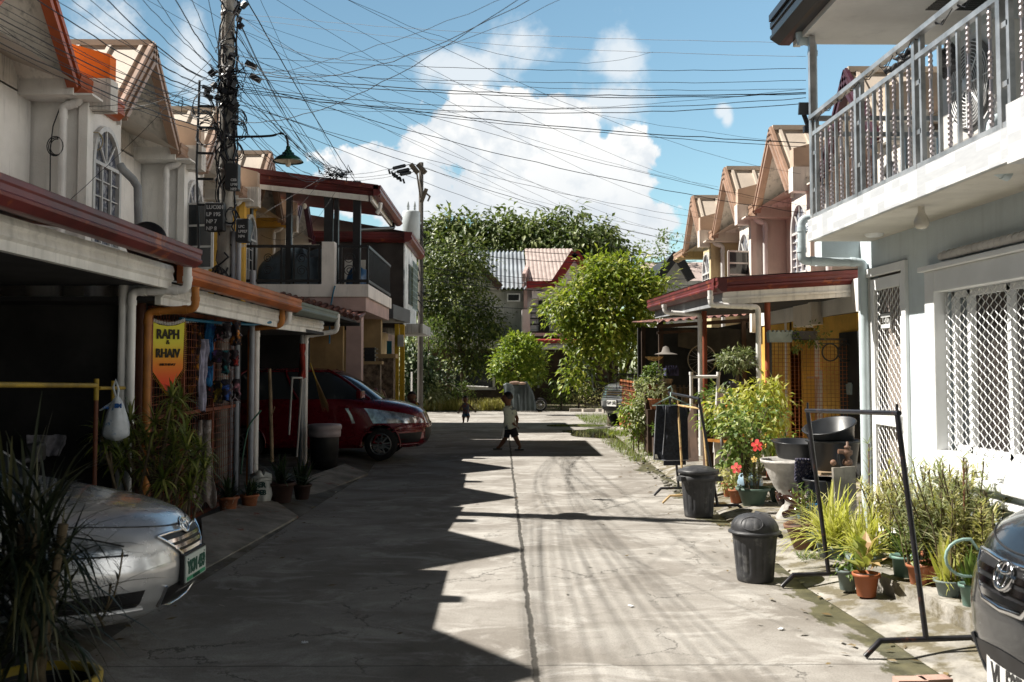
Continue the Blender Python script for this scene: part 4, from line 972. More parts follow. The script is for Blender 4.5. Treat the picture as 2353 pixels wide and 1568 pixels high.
mb = MB(); mb.box(-5.6, -3.3, 20.9, 21.1, 0, 2.6); mb.box(-3.05, -2.6, 21.7, 21.95, 0, 2.6); mb.build('rear_wall', ylw, t)
mb = MB(); mb.box(-2.75, -2.35, 19.5, 19.75, 0, 1.62); mb.box(-2.6, -2.25, 21.0, 21.4, 0, 1.75); split_build(mb, 'stone_pier', stone, t)
mb = MB(); mb.box(-2.66, -2.2, 20.94, 21.46, 1.75, 1.84); mb.box(-2.79, -2.31, 19.46, 19.79, 1.62, 1.68); split_build(mb, 'pier_cap', ylw, t)
lx = MB(); lx.box(-2.66, -2.46, 19.52, 19.72, 1.68, 1.95); [lx.box(-2.7, -2.42, 19.48, 19.76, z, z+.02) for z in (1.75, 1.83, 1.91)]; lx.build('gate_lantern', black_m, t)
mb = MB(); a = P(740, 556, 18.34); b = P(768, 655, 18.34); mb.box(a.x, b.x, 18.32, 18.58, 3.09, a.z); mb.build('balcony_pier', wht, t)
mb = MB()
for px, w_ in ((664, .10), (755, .16), (773, .08), (820, .14), (572, .12)):
    p = P(px, 600, 18.9); mb.box(p.x-w_/2, p.x+w_/2, 18.82, 18.96, 3.1, 5.1)
p = P(900, 600, 21.9)
split_build(mb, 'balcony_post', black_m, t)
rl = MB(); zt = 3.80
for za in (3.16, zt): rl.bar((-5.2, 18.40, za), (-3.32, 18.40, za), .05); rl.bar((-3.0, 18.40, za), (-2.46, 18.40, za), .05); rl.bar((-2.46, 18.40, za), (-2.46, 22.1, za), .05)
for x in (-4.75, -4.55, -4.05, -3.82, -3.55, -3.35, -2.95, -2.62, -2.46, -4.95): rl.bar((x, 18.40, 3.1), (x, 18.40, zt), .035)
for k in range(30): rl.bar((-2.46, 18.5+k*.122, 3.1), (-2.46, 18.5+k*.122, zt), .02)
for x, r_ in ((-4.3, .09), (-3.68, .10), (-2.8, .11)):
    for zc in (3.35, 3.58):
        rl.tube([(x+r_*(1-.035*j)*math.cos(R(30)*j), 18.40, zc+r_*(1-.035*j)*math.sin(R(30)*j)) for j in range(22)], .008, 5)
rl.build('railing', black_m, t)
rf = MB(); zn = 4.94; zb_ = 5.28
gutter(rf, (-5.0, 18.68, zb_-.02), (-2.27, 18.68, zn+.04), (0, -1, 0), .20, .14)
gutter(rf, (-2.25, 18.6, zn+.04), (-2.2, 22.3, zn-.02), (1, 0, 0), .20, .14)
rf.addf([(-2.3, 18.6, zn+.05), (-2.3, 22.3, zn+.05), (-5.2, 22.3, zb_+.1), (-5.2, 18.6, zb_+.1), (-2.3, 18.6, zn-.04), (-2.3, 22.3, zn-.04), (-5.2, 22.3, zb_), (-5.2, 18.6, zb_)], [(0, 3, 2, 1), (4, 5, 6, 7), (0, 1, 5, 4), (1, 2, 6, 5), (2, 3, 7, 6), (3, 0, 4, 7)])
rf.build('balcony_roof', maroon, t)
mb = MB(); mb.prism([(-5.0, 18.74, zb_-.16), (-2.5, 18.74, zn-.10), (-2.5, 18.74, zn-.24), (-5.0, 18.74, zb_-.30)], (0, .05, 0)); mb.prism([(-2.42, 18.74, zn-.10), (-2.40, 22.2, zn-.14), (-2.40, 22.2, zn-.27), (-2.42, 18.74, zn-.24)], (-.05, 0, 0)); mb.build('fascia_board', white_m, t)
pipe(t, [P(874, 468, 18.6), P(874, 480, 18.6), P(868, 488, 18.62)], .035, pvc); pipe(t, [P(907, 502, 22), P(905, 524, 22), P(818, 528, 20), P(816, 560, 20), P(818, 655, 20)], .035, black_m)
mb = MB(); mb.box(-4.72, -4.5, 20.0, 20.3, 3.1, 3.5); p = P(800, 625, 20); mb.box(p.x-.12, p.x+.3, 20.3, 20.34, 3.1, 3.75); mb.build('door_panel', white_m, t)
bulb = MB(); p = P(700, 474, 18.9); bulb.ball(p, .045, 8, sc=(1, 1, 1.3)); bulb.build('light_bulb', mat('bulb_glass', (.75, .7, .6), .2), t)
# tarpaulin heap on the balcony
def tarp(name, label, cx, cy, z0, rx, ry, h, m, cat, seed=0):
    mb = MB()
    def f(u, v):
        th = 2*math.pi*u; r_ = math.sin(v*math.pi/2); k = 1+.25*noise.noise(Vector((math.cos(th)*2+seed, math.sin(th)*2, v)))
        fold = .05*abs(math.sin(th*9+seed))*v
        return (cx+rx*r_**.8*k*math.cos(th), cy+ry*r_**.8*k*math.sin(th), z0+h*(math.cos(v*math.pi/2)**.6)*(1+.25*noise.noise(Vector((math.cos(th)*1.5, math.sin(th)*1.5+seed, v*2))))-fold*h)
    mb.grid(f, 60, 16); return tag(mb.build(name, m), label, cat)
tarp_m = mat('blue_grey_tarpaulin', (.13, .17, .20), .4, var=.25, scale=3, bump=.5, bscale=8)
tarp('tarpaulin_heap', 'blue grey tarpaulin thrown over a heap on the left balcony', -3.9, 19.4, 3.1, .75, .5, .75, tarp_m, 'tarpaulin', 1)
tarp('tarpaulin_heap', 'small blue tarpaulin bundle beside the balcony corner', -2.75, 19.2, 3.1, .22, .3, .36, mat('bright_tarpaulin', (.03, .10, .22), .4, var=.3), 'tarpaulin', 4)
mb = MB(); a = P(770, 657, 18.27); mb.tube([a, a+Vector((-.03, -.02, -.12)), P(758, 715, 18.25), P(757, 790, 18.25)], .016, 6); tag(mb.build('blue_hose', mat('blue_plastic_pipe', (.02, .16, .28), .4)), 'thin blue hose hanging down the balcony wall', 'hose')
# tiled canopy over the red car
t = thing('tiled_canopy', 'small canopy of curved red tiles above the red car', 'canopy', (-3.6, 17.9, 2.2))
mb = MB()
for k in range(14): a = Vector((-2.55-k*.11, 17.75, 2.44+k*.03)); mb.tube([a, a+Vector((-.0, .8, .12))], .045, 8)
mb.build('tiles', tin, t); mb = MB(); mb.box(-5.1, -2.62, 15.4, 18.2, 2.37, 2.41); mb.build('added_shade_board', roof_in, t); mb = MB(); mb.box(-4.3, -2.5, 17.72, 17.8, 2.30, 2.36); mb.build('beam', black_m, t)  # flat board added behind the tiles to keep the red car in shade

# ------------------------------------------------------------------ dark and white building beyond
t = thing('corner_building', 'dark rendered building with a white street front and grilled window', 'building', (-4.2, 26.5, 0))
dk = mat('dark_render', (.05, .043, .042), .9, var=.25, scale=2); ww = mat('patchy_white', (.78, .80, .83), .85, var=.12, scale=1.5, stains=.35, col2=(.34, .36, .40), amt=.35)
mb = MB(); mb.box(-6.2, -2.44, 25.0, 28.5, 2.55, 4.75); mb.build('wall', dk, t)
mb = MB(); mb.box(-2.44, -2.41, 24.99, 28.5, 2.6, 4.74); mb.build('street_front', ww, t)
mb = MB(); mb.box(-2.9, -1.98, 25.4, 28.2, 2.42, 2.66); mb.build('ledge', mat('streaked_white', (.5, .5, .5), .9, streak=.9, stains=.5), t)
mb = MB(); gutter(mb, (-6.2, 24.8, 4.98), (-2.25, 24.8, 4.92), (0, -1, 0), .25, .2); gutter(mb, (-2.2, 24.7, 4.92), (-2.2, 28.9, 4.92), (1, 0, 0), .25, .2); mb.addf([(-2.3, 24.7, 4.92), (-2.3, 28.9, 4.92), (-6.2, 28.9, 5.6), (-6.2, 24.7, 5.6)], [(0, 1, 2, 3)]); mb.build('roof', maroon, t)
mb = MB(); mb.box(-2.41, -2.385, 26.0, 27.1, 3.2, 4.25); wn = mb.build('window', dark_glass, t)
mb = MB()
for k in range(9): mb.bar((-2.3, 26.2+k*.16, 3.1), (-2.3, 26.2+k*.16, 4.35), .02)
for k in range(9): mb.bar((-2.3, 26.1, 3.1+k*.155), (-2.3, 27.6, 3.1+k*.155), .02)
mb.build('window_grille', mat('pale_green_metal', (.35, .45, .44), .5), wn)
mb = MB(); mb.box(-6.2, -3.2, 25.3, 28.4, 0, 2.5); mb.build('ground_floor', ylw, t)
mb = MB(); mb.prism([(-6, 22.3, 2.65), (-2.4, 22.3, 2.65), (-2.25, 24.8, 2.65), (-6, 24.8, 2.65)], (0, 0, .32)); mb.build('canopy', greyp if False else mat('dark_grey_gutter', (.07, .075, .085), .5), t)
yel = mat('yellow_post_paint', (.55, .36, .02), .6, var=.15)
mb = MB(); a = P(906, 900, 24.0); mb.box(a.x, a.x+.1, 24, 24.12, 0, 2.6); a = P(918, 900, 24.4); mb.box(a.x, a.x+.11, 24.4, 24.52, 0, 2.6); split_build(mb, 'yellow_post', yel, t)
mb = MB(); a = P(888, 900, 24.6); mb.box(a.x, a.x+.12, 24.6, 24.66, .2, 2.2); mb.build('blue_door', mat('blue_door', (.02, .16, .24), .5), t)
mb = MB(); a = P(915, 770, 23.95); mb.box(a.x, a.x+.13, 23.85, 23.97, a.z-.28, a.z); mb.build('electric_meter', mat('meter_grey', (.4, .41, .42), .5), t)
# ------------------------------------------------------------------ the blue-grey house on the right
blue_w = mat('pale_blue_render', (.64, .72, .75), .85, var=.07, scale=1.2, bump=.2, bscale=70, stains=.12, streak=.10)
whp = mat('gloss_white_paint', (.86, .87, .87), .45, var=.04, scale=2)
steel = mat('brushed_steel', (.46, .46, .46), .32, metal=.6, var=.25, scale=5)
tilem = bpy.data.materials.new('mosaic_tile'); tilem.use_nodes = True; n = NT(tilem.node_tree); b_ = tilem.node_tree.nodes['Principled BSDF']
pos = n.add('ShaderNodeNewGeometry').outputs['Position']
br = n.add('ShaderNodeTexWhiteNoise', noise_dimensions='2D'); sp = n.add('ShaderNodeSeparateXYZ', i={0: pos})
n.put(br.inputs[0], n.add('ShaderNodeCombineXYZ', i={0: n.m('FLOOR', n.m('MULTIPLY', sp.outputs[1], 7.5)), 1: n.m('FLOOR', n.m('MULTIPLY', sp.outputs[2], 19))}))
wv = n.noise(n.v('MULTIPLY', pos, (1, 1, 6)).outputs[0], 9, 4)
n.put(b_.inputs['Base Color'], n.mix(n.ramp(br.outputs[0], .62, .64), (.68, .68, .67, 1), n.mix(wv.outputs[0], (.42, .43, .45, 1), (.58, .59, .60, 1)))); b_.inputs['Roughness'].default_value = .3
t = thing('blue_house', 'pale blue house on the right with steel railed balcony and white lattice door', 'house', (4.6, 7.0, 0)); BH = t
W = 3.2
mb = MB()
mb.box(W, 3.42, 8.66, 8.86, 0, 2.70); mb.box(W, 3.42, 7.36, 7.78, 0, 2.70); mb.box(W, 3.42, 7.78, 8.66, 2.44, 2.70)
mb.box(W, 3.42, 5.15, 7.36, 0, .86); mb.box(W, 3.42, 5.15, 7.36, 2.29, 2.70); mb.box(W, 3.42, 5.15, 5.3, .86, 2.29)
mb.box(2.86, 5.6, 8.80, 9.0, 2.50, 2.72); mb.box(3.42, 5.6, 8.78, 8.9, 0, 2.5); mb.box(3.42, 6, 5.15, 5.3, 0, 2.7); mb.box(3.9, 7, 3.0, 8.6, 2.86, 4.55)
mb.build('wall', blue_w, t)
mb = MB(); mb.box(2.68, 5.6, 3.6, 8.50, 2.665, 2.70)
mb.build('balcony_soffit', mat('cream_soffit', (.66, .63, .57), .85, var=.08, scale=2, bump=.3, bscale=7, stains=.15), t)
mb = MB(); mb.box(2.65, 2.685, 3.6, 8.52, 2.665, 2.85); mb.box(2.685, 5.6, 8.505, 8.525, 2.70, 2.85); mb.build('tile_band', tilem, t)
mb = MB(); mb.box(2.685, 5.6, 3.6, 8.50, 2.70, 2.84); mb.build('balcony_floor', greyp, t)
# lattice
def lattice(mb, x, y0, y1, z0, z1, w=.062, h=.075, r=.0045):
    nw = int((y1-y0)/w)+1; w = (y1-y0)/nw; nh = int((z1-z0)/h); h = (z1-z0)/nh
    for i in range(nw+1):
        pts = []
        for j in range(nh+1):
            sgn = 1 if (i+j) % 2 else -1; y = min(y1, max(y0, y0+i*w+sgn*w*.485)); pts.append((x+.004*sgn, y, z0+j*h))
        mb.tube(pts, r, 4, cap=False, smooth=False)
dr = t
mb = MB(); mb.box(W-.03, W+.02, 7.76, 7.84, .18, 2.43); mb.box(W-.03, W+.02, 8.60, 8.68, .18, 2.43); mb.box(W-.03, W+.02, 7.84, 8.60, 2.36, 2.43); mb.build('door_frame', whp, t, bevel=.006)
d = MB(); d.box(W+.0, W+.04, 7.86, 7.94, .2, 2.34); d.box(W, W+.04, 8.50, 8.58, .2, 2.34); d.box(W, W+.04, 7.94, 8.50, 2.24, 2.34); d.box(W, W+.04, 7.94, 8.50, .2, .34); d.box(W-.004, W+.044, 7.94, 8.50, 1.10, 1.22)
dd = d.build('screen_door', whp, t, bevel=.005)
mb = MB(); lattice(mb, W+.02, 7.94, 8.50, .34, 1.10, .049, .039, .0034); lattice(mb, W+.02, 7.94, 8.50, 1.22, 2.24, .049, .039, .0034); mb.build('lattice', whp, dd)
mb = MB(); mb.box(W+.1, W+.14, 7.8, 8.64, .2, 2.42); mb.build('inner_door', mat('taupe_door', (.33, .28, .25), .6, var=.1), t)
mb = MB(); mb.tube([(W-.03, 7.9, 1.1), (W-.03, 7.9, 1.2)], .012, 8); mb.box(W-.02, W, 7.88, 7.93, 1.08, 1.2); mb.build('door_handle', whp, dd)
mb = MB(); mb.box(W-.012, W-.006, 8.10, 8.32, 1.90, 2.04); sgn_ = mb.build('house_number', mat('sign_white', (.72, .73, .72), .5), t)
mb = MB(); text_mb(mb, 'BLK5 LT7', .075, (W-.013, 8.21, 1.945), (0, -1, 0), (0, 0, 1), depth=.002, align='CENTER', sx=.62, bold=.0015)
for a, b in (((8.105, 1.905), (8.315, 1.905)), ((8.105, 2.035), (8.315, 2.035)), ((8.105, 1.905), (8.105, 2.035)), ((8.315, 1.905), (8.315, 2.035))): mb.bar((W-.0125, a[0], a[1]), (W-.0125, b[0], b[1]), .006)
mb.build('lettering', mat('dark_ink', (.02, .015, .005)), sgn_)
# window with moulded surround
mb = MB()
mb.box(W-.05, W+.06, 7.20, 7.36, .86, 2.29); mb.box(W-.05, W+.06, 5.3, 7.20, 2.13, 2.29); mb.box(W-.05, W+.06, 5.3, 7.20, .86, .99)
mb.box(W-.085, W+.02, 5.2, 7.40, 2.29, 2.33); mb.box(W-.09, W, 5.2, 7.40, .80, .86); mb.box(W-.06, W, 5.2, 7.42, .70, .745)
mb.build('window_surround', whp, t, bevel=.008)
wn = MB(); wn.box(W+.12, W+.13, 5.3, 7.2, .99, 2.13); wo = wn.build('window', glassmat('clear_pane', (.05, .05, .05), .05, .35), t)
mb = MB()
for y in (7.17, 6.93, 6.38, 5.85): mb.bar((W+.1, y, .99), (W+.1, y, 2.13), .045)
for z in (1.01, 2.11): mb.bar((W+.1, 5.3, z), (W+.1, 7.2, z), .045)
mb.build('window_frame', whp, wo)
mb = MB(); lattice(mb, W+.03, 5.3, 7.19, .99, 2.12, .059, .031, .0036); mb.build('window_lattice', whp, wo)
mb = MB()
mb.grid(lambda u, v: (W+.20+.03*math.sin(u*95)+.012*math.sin(u*41), 5.3+1.9*u, .9+1.25*v), 300, 2); mb.build('curtain', mat('brown_curtain', (.20, .15, .125), .9, var=.15), wo)
mb = MB(); mb.tube([(W-.05, 7.05, 2.375), (W-.05, 6.6, 2.38), (W-.05, 6.0, 2.375), (W-.05, 5.2, 2.385)], .032, 10)
for k in range(24): y = 7.0-k*.075; mb.tube([(W-.05, y, 2.378), (W-.05, y-.012, 2.378)], .035, 10)
mb.build('lagged_pipe', mat('wrapped_pipe', (.60, .58, .55), .7, var=.15), t)
# balcony railing in steel
XR = 2.70; ra = t
mb = MB(); mb.bar((XR, 3.6, 2.88), (XR, 8.48, 2.88), .04, .03); mb.bar((XR, 3.6, 3.59), (XR, 8.48, 3.59), .04, .035); mb.bar((XR-.02, 3.6, 3.73), (XR-.02, 8.48, 3.73), .05, .035)
for z in (2.88, 3.59, 3.73): mb.bar((XR, 8.48, z), (3.9, 8.48, z), .04)
posts = [8.48, 7.42, 6.36, 5.26, 4.2]
for y in posts:
    for k in (0, .09): mb.bar((XR, y-k, 2.84), (XR, y-k, 3.75), .045 if k == 0 else .03)
    for z in (3.1, 3.42): mb.bar((XR, y, z), (XR, y-.09, z), .03)
rail = mb.build('railing', steel, t)
plain = MB(); tw = []
for a, b in zip(posts, posts[1:]):
    n_ = 8
    for k in range(1, n_):
        y = a-.09+(b-a+.09)*k/n_
        if k % 2 == 0: plain.bar((XR, y, 2.85), (XR, y, 3.59), .022)
        else:
            pts = [(XR, y, 2.88+.71*j/44) for j in range(45)]; rs = []
            for j in range(45):
                u = j/44; on = .06 < u < .30 or .42 < u < .62 or .72 < u < .94
                rs.append((.011+.0055*(1 if j % 2 else 0)) if on else .010)
            tw.append((pts, rs))
for k in range(1, 8): plain.bar((2.8+k*.14, 8.48, 2.85), (2.8+k*.14, 8.48, 3.59), .022)
plain.build('plain_baluster', steel, t)['kind'] = 'stuff'
mb = MB(); [mb.tube(p, r, 8, smooth=False) for p, r in tw]; mb.build('twisted_baluster', mat('twisted_steel', (.50, .46, .48), .3, metal=.8, var=.1), t)['kind'] = 'stuff'
mb = MB(); g_ = random.Random(3)
y = 8.45
while y > 4.2:
    mb.tube([(XR+.03*math.cos(q), y-.04*q/6, 3.73+.03*math.sin(q)) for q in [R(60)*j for j in range(7)]], .004, 4); mb.tube([(XR-.02, y, 3.73), (XR-.03, y-.15, 3.63+.1*g_.random()), (XR-.02, y-.3, 3.73)], .0035, 4); y -= .3
mb.build('tied_wire', cab_m, t)
# column, gutter, soffit of the upper roof
mb = MB(); mb.bar((2.70, 8.5, 2.84), (2.70, 8.5, 4.45), .05); mb.build('steel_post', steel, t)
mb = MB(); mb.box(2.68, 8, 2.5, 8.82, 4.49, 4.55); mb.box(2.64, 2.70, 2.5, 8.84, 4.47, 4.58)
mb.build('eaves_soffit', mat('white_soffit', (.70, .67, .63), .8, var=.05, stains=.15), t)
mb = MB()
for k in range(14): mb.box(3.45, 4.2, 7.9-k*.045, 7.925-k*.045, 4.480, 4.487)
mb.build('soffit_vent', black_m, t)
mb = MB(); gutter(mb, (2.46, 2.5, 4.72), (2.46, 8.95, 4.72), (-1, 0, 0), .2, .18); mb.box(2.44, 8, 2.5, 8.9, 4.72, 4.78); mb.build('gutter', mat('black_gutter', (.018, .017, .02), .3, spec=.6), t)
q = [P(1838, 62, 8.6), P(1838, 93, 8.6), P(1867, 97, 8.6), P(1872, 486, 8.6)]; pipe(t, q, .038, pvc_g)
q = [P(1864, 503, 8.62), P(1842, 503, 8.62), P(1842, 600, 8.62), P(1984, 603, 8.62)]; q.append(Vector((q[-1].x, q[-1].y, .15))); pipe(t, q, .036, pvc_g)
pipe(t, [P(2312, 268, 5.5), P(2279, 277, 5.5), P(2276, 385, 5.5), P(2312, 398, 5.5)], .036, pvc_g)
mb = MB(); mb.tube([P(2308, 215, 5.6), P(2262, 290, 5.65), P(2258, 350, 5.65), P(2268, 392, 5.6)], .03, 10); mb.build('hose', pvc, t)
mb = MB(); a = P(2309, 300, 5.35); mb.box(2.62, 3.2, 4.4, 5.08, 2.64, 2.95); mb.build('corner_block', tilem, t)
lb = MB(); p = P(2117, 478, 6.6); lb.lathe([(.0, .06), (.07, .055), (.07, .045), (.02, .04), (.02, 0), (.022, -.03), (.05, -.09), (.048, -.12), (.03, -.14), (0, -.145)], p, 24); lb.build('light_bulb', mat('bulb_glass', (.75, .7, .6)), t)
lb = MB(); p = P(2008, 532, 8.0); lb.lathe([(0, -.03), (.05, -.03), (.07, -.02), (.085, .015), (.085, .03)], (p.x, p.y, 2.67), 28); lb.build('ceiling_disc', whp, t)
# things fixed to or standing on the balcony
s1 = thing('solar_lamp', 'small black solar lamp clipped to the balcony post', 'solar lamp', P(1848, 268, 8.75)); p = P(1847, 250, 8.75)
mb = MB(); mb.obox(p, (.09, .03, .11), (R(15), 0, 0)); mb.build('panel', black_m, s1); mb = MB(); mb.bar(p-Vector((0, -.02, .03)), p-Vector((-.05, -.03, .16)), .03); mb.obox(p-Vector((-.03, -.03, .18)), (.05, .05, .06)); mb.build('bracket', black_m, s1)
s1 = thing('solar_light_bar', 'tilted white solar strip light below the balcony corner', 'solar lamp', P(1845, 555, 8.7)); a = P(1834, 557, 8.7); b = P(1862, 512, 8.75)
mb = MB(); mb.bar(a, b, .07, .012); mb.build('bar', whp, s1); mb = MB()
for k in range(7):
    u = .09+k*.137; c_ = a.lerp(b, u); mb.bar(c_-(b-a)*.05+Vector((-.0, -.012, 0)), c_+(b-a)*.05+Vector((0, -.012, 0)), .05, .006)
mb.build('solar_cell', mat('solar_cell', (.06, .08, .12), .2), s1); mb = MB(); mb.bar(b-(b-a)*.3, P(1875, 545, 8.8), .02); mb.build('arm', black_m, s1)
t = thing('air_conditioner', 'white air conditioner outdoor unit with round fan behind the railing', 'air conditioner', (3.5, 7.05, 2.9))
mb = MB(); mb.box(3.36, 3.66, 6.68, 7.46, 3.22, 3.98); mb.build('case', mat('ac_white', (.62, .60, .56), .5, var=.05), t, bevel=.015)
mb = MB(); mb.lathe([(0, 0), (.30, 0), (.31, -.015), (.32, 0)], (3.352, 6.98, 3.6), 40, axis='x'); mb.build('fan_recess', mat('fan_grey', (.16, .155, .15), .5), t)
mb = MB()
for k in range(1, 13): mb.tube([(3.325, 6.98+.3*k/12*math.cos(q), 3.6+.3*k/12*math.sin(q)) for q in [R(15)*j for j in range(25)]], .0035, 4)
for k in range(8): q = R(45*k); mb.bar((3.32, 6.98+.05*math.cos(q), 3.6+.05*math.sin(q)), (3.32, 6.98+.31*math.cos(q), 3.6+.31*math.sin(q)), .008)
mb.lathe([(0, -.01), (.05, -.01), (.06, .01)], (3.322, 6.98, 3.6), 16, axis='x'); mb.build('fan_guard', whp, t)
mb = MB(); mb.bar((3.4, 6.8, 2.88), (3.4, 6.8, 3.22), .04); mb.bar((3.4, 7.35, 2.88), (3.4, 7.35, 3.22), .04); mb.bar((3.4, 6.7, 3.2), (3.4, 7.45, 3.2), .04); mb.build('stand', black_m, t)
for (px0, py0, px1, py1, Y, lab) in ((2105, 108, 2050, 140, 6.7, 'black cloth bundle draped over the far balcony rail'), (2170, 95, 2185, 150, 6.5, 'black garment hanging behind the steel balcony rail')):
    a = P(px0, py0, Y); b = P(px1, py1, Y+.3); mb = MB()
    mb.grid(lambda u, v: a.lerp(b, u)+Vector((.05*math.sin(v*6.28), .0, -.10*v+.04*noise.noise(Vector((u*6, v*6, Y))))), 16, 10); o = mb.build('dark_cloth', blackp); md = o.modifiers.new('s', 'SOLIDIFY'); md.thickness = .02; tag(o, lab, 'cloth')

# ------------------------------------------------------------------ maroon carport on the right
t = thing('porch_roof', 'maroon gutter porch roof on rust red posts at the right', 'carport roof', (3.9, 15.4, 2.4))
mb = MB(); gutter(mb, (2.84, 13.2, 2.76), (5.0, 13.2, 2.89), (0, -1, 0), .19, .15); gutter(mb, (2.86, 13.08, 2.76), (2.62, 17.8, 2.76), (-1, 0, 0), .19, .13)
mb.addf([(2.86, 13.2, 2.77), (5.2, 13.2, 2.92), (5.2, 17.8, 3.1), (2.62, 17.8, 2.77)], [(0, 1, 2, 3)]); mb.build('gutter', maroon, t)
mb = MB(); mb.prism([(2.98, 13.28, 2.59), (5.0, 13.28, 2.72), (5.0, 13.28, 2.54), (2.98, 13.28, 2.41)], (0, .05, 0)); mb.prism([(2.96, 13.27, 2.50), (5.0, 13.27, 2.63), (5.0, 13.27, 2.60), (2.96, 13.27, 2.47)], (0, -.015, 0)); mb.build('fascia_board', white_m, t)
mb = MB(); mb.prism([(2.98, 13.34, 2.59), (2.76, 17.75, 2.59), (2.76, 17.75, 2.44), (2.98, 13.34, 2.41)], (.05, 0, 0)); mb.build('side_fascia', greyp, t)
mb = MB(); mb.addf([(3.03, 13.33, 2.44), (5.0, 13.33, 2.55), (5.0, 17.7, 2.55), (2.81, 17.7, 2.44)], [(0, 1, 2, 3)]); mb.build('ceiling', roof_in, t)
redp = mat('rust_red_post', (.30, .075, .035), .55, var=.18, scale=4)
for px, py0, Y in ((1763, 690, 13.45), (1618, 708, 15.6)):
    a = P(px, py0, Y); mb = MB(); mb.tube([(a.x, a.y, 2.45), (a.x, a.y, .08)], .040, 14); mb.build('post', redp, t)
for q in ([P(1632, 668, 13.15), P(1633, 701, 13.15), P(1742, 706, 13.2)], [P(1526, 700, 15.6), P(1528, 718, 15.6), P(1608, 723, 15.5)]):
    q.append(Vector((q[-1].x, q[-1].y, .2))); pipe(t, q, .036, pvc)
pink = mat('pinkish_pipe', (.5, .36, .3), .5)
# yellow porch wall with an arch
t = thing('yellow_porch', 'yellow front wall with an arched opening behind the rusty mesh fence', 'wall', (4.9, 15.4, 0))
mb = MB(); Xw = 4.72
mb.box(Xw, Xw+.15, 12.2, 14.7, 0, 2.3); mb.box(Xw, Xw+.15, 16.1, 18, 0, 2.3)
arcp = [(Xw, 14.7, 2.32), (Xw, 14.7, 1.85)]+[(Xw, 15.4-.7*math.cos(q), 1.85+.42*math.sin(q)) for q in [math.pi*k/16 for k in range(17)]]+[(Xw, 16.1, 2.32)]
mb.prism(arcp, (.15, 0, 0)); mb.build('wall', plaster_y, t)
mb = MB(); mb.box(5.15, 5.2, 13.6, 18, 0, 2.6); mb.box(Xw, 5.2, 16.1, 16.2, 0, 2.3); mb.build('recess', plaster_y, t)
mb = MB(); mb.box(Xw-.02, Xw+.17, 12.2, 18, 2.31, 2.75); mb.build('upper_band', plaster_w, t)
mb = MB(); mb.box(Xw-.03, Xw, 13.0, 13.75, 0.1, 2.05); mb.build('dark_doorway', dark_in, t)
mb = MB(); p = P(1812, 700, 15.5); mb.tube([P(1806, 690, 16.4), P(1808, 760, 16.4), P(1810, 1000, 16.4)], .035, 10); mb.build('drain_pipe', pvc, t)
mb = MB(); p = P(1878, 700, 14.6); mb.ball(p, .05, 8); mb.build('light_bulb', mat('bulb_glass', (.75, .7, .6)), t)
# mesh fence
t = thing('mesh_fence', 'rusty square mesh fence with a dark top rail in front of the yellow wall', 'fence', (4.2, 13.42, .1))
a = P(1770, 780, 13.42); b = P(1990, 776, 13.42); zt_ = a.z
mb = MB(); meshpanel(mb, (a.x, 13.42, 0), (b.x, 13.42, 0), .12, zt_, .052, .0028); mb.build('wire_mesh', mat('orange_rust', (.36, .12, .04), .8, var=.3), t)
mb = MB(); mb.bar((a.x, 13.42, zt_), (b.x, 13.42, zt_), .03); mb.bar((a.x, 13.42, .1), (a.x, 13.42, zt_), .03); mb.build('fence_frame', black_m, t)
mb = MB()
for px, py in ((1908, 810), (1944, 810)):
    c_ = P(px, py, 13.36); mb.tube([(c_.x+.11*math.cos(q), c_.y, c_.z+.115*math.sin(q)) for q in [R(15)*j for j in range(25)]], .011, 6)
mb.bar(P(1880, 790, 13.37), P(1965, 788, 13.37), .014); mb.build('ring_ornament', black_m, t)
LF = {}
LF['bright'] = leafmat('bright_leaf', (.08, .16, .02), (.28, .36, .05), (.46, .48, .09))
LF['mid'] = leafmat('mid_leaf', (.05, .10, .02), (.14, .21, .04), (.28, .32, .09))
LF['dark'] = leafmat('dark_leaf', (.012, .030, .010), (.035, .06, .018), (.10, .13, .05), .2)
LF['yellow'] = leafmat('yellow_leaf', (.34, .38, .06), (.66, .64, .18), (.74, .70, .34))
LF['varieg'] = leafmat('variegated_leaf', (.05, .09, .02), (.16, .20, .05), (.30, .32, .10), .25)
LF['straw'] = leafmat('pale_straw_leaf', (.28, .30, .10), (.58, .54, .24), (.66, .58, .34))
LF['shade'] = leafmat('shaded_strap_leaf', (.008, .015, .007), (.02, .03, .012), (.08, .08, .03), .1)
LF['grey'] = leafmat('grey_green_leaf', (.16, .20, .09), (.36, .39, .20), (.52, .52, .34))
stem_m = mat('green_brown_stem', (.12, .09, .05), .8, var=.3, scale=12)
for px, py, lab in ((1791, 775, 'grey green trough planter on the mesh fence left of the ivy'), (1975, 895, 'grey green trough planter low on the mesh fence by the blue pipe')):
    c_ = P(px, py, 13.34); mb = MB(); mb.prism([(c_.x-.15, c_.y-.07, c_.z-.07), (c_.x+.15, c_.y-.07, c_.z-.07), (c_.x+.165, c_.y-.085, c_.z+.07), (c_.x-.165, c_.y-.085, c_.z+.07)], (0, .14, 0))
    for k in range(6): mb.box(c_.x-.16+k*.058, c_.x-.135+k*.058, c_.y-.09, c_.y+.0, c_.z+.07, c_.z+.09)
    tag(mb.build('trough_planter', mat('trough_grey', (.26, .32, .33), .6)), lab, 'planter', 'trough planters on the mesh fence')
t = thing('hanging_ivy', 'trailing ivy in a dark trough hung on the mesh fence', 'hanging plant', P(1848, 800, 13.3)); c_ = P(1850, 770, 13.3)
mb = MB(); mb.box(c_.x-.18, c_.x+.15, 13.25, 13.38, c_.z-.06, c_.z+.05); mb.build('trough', black_m, t)
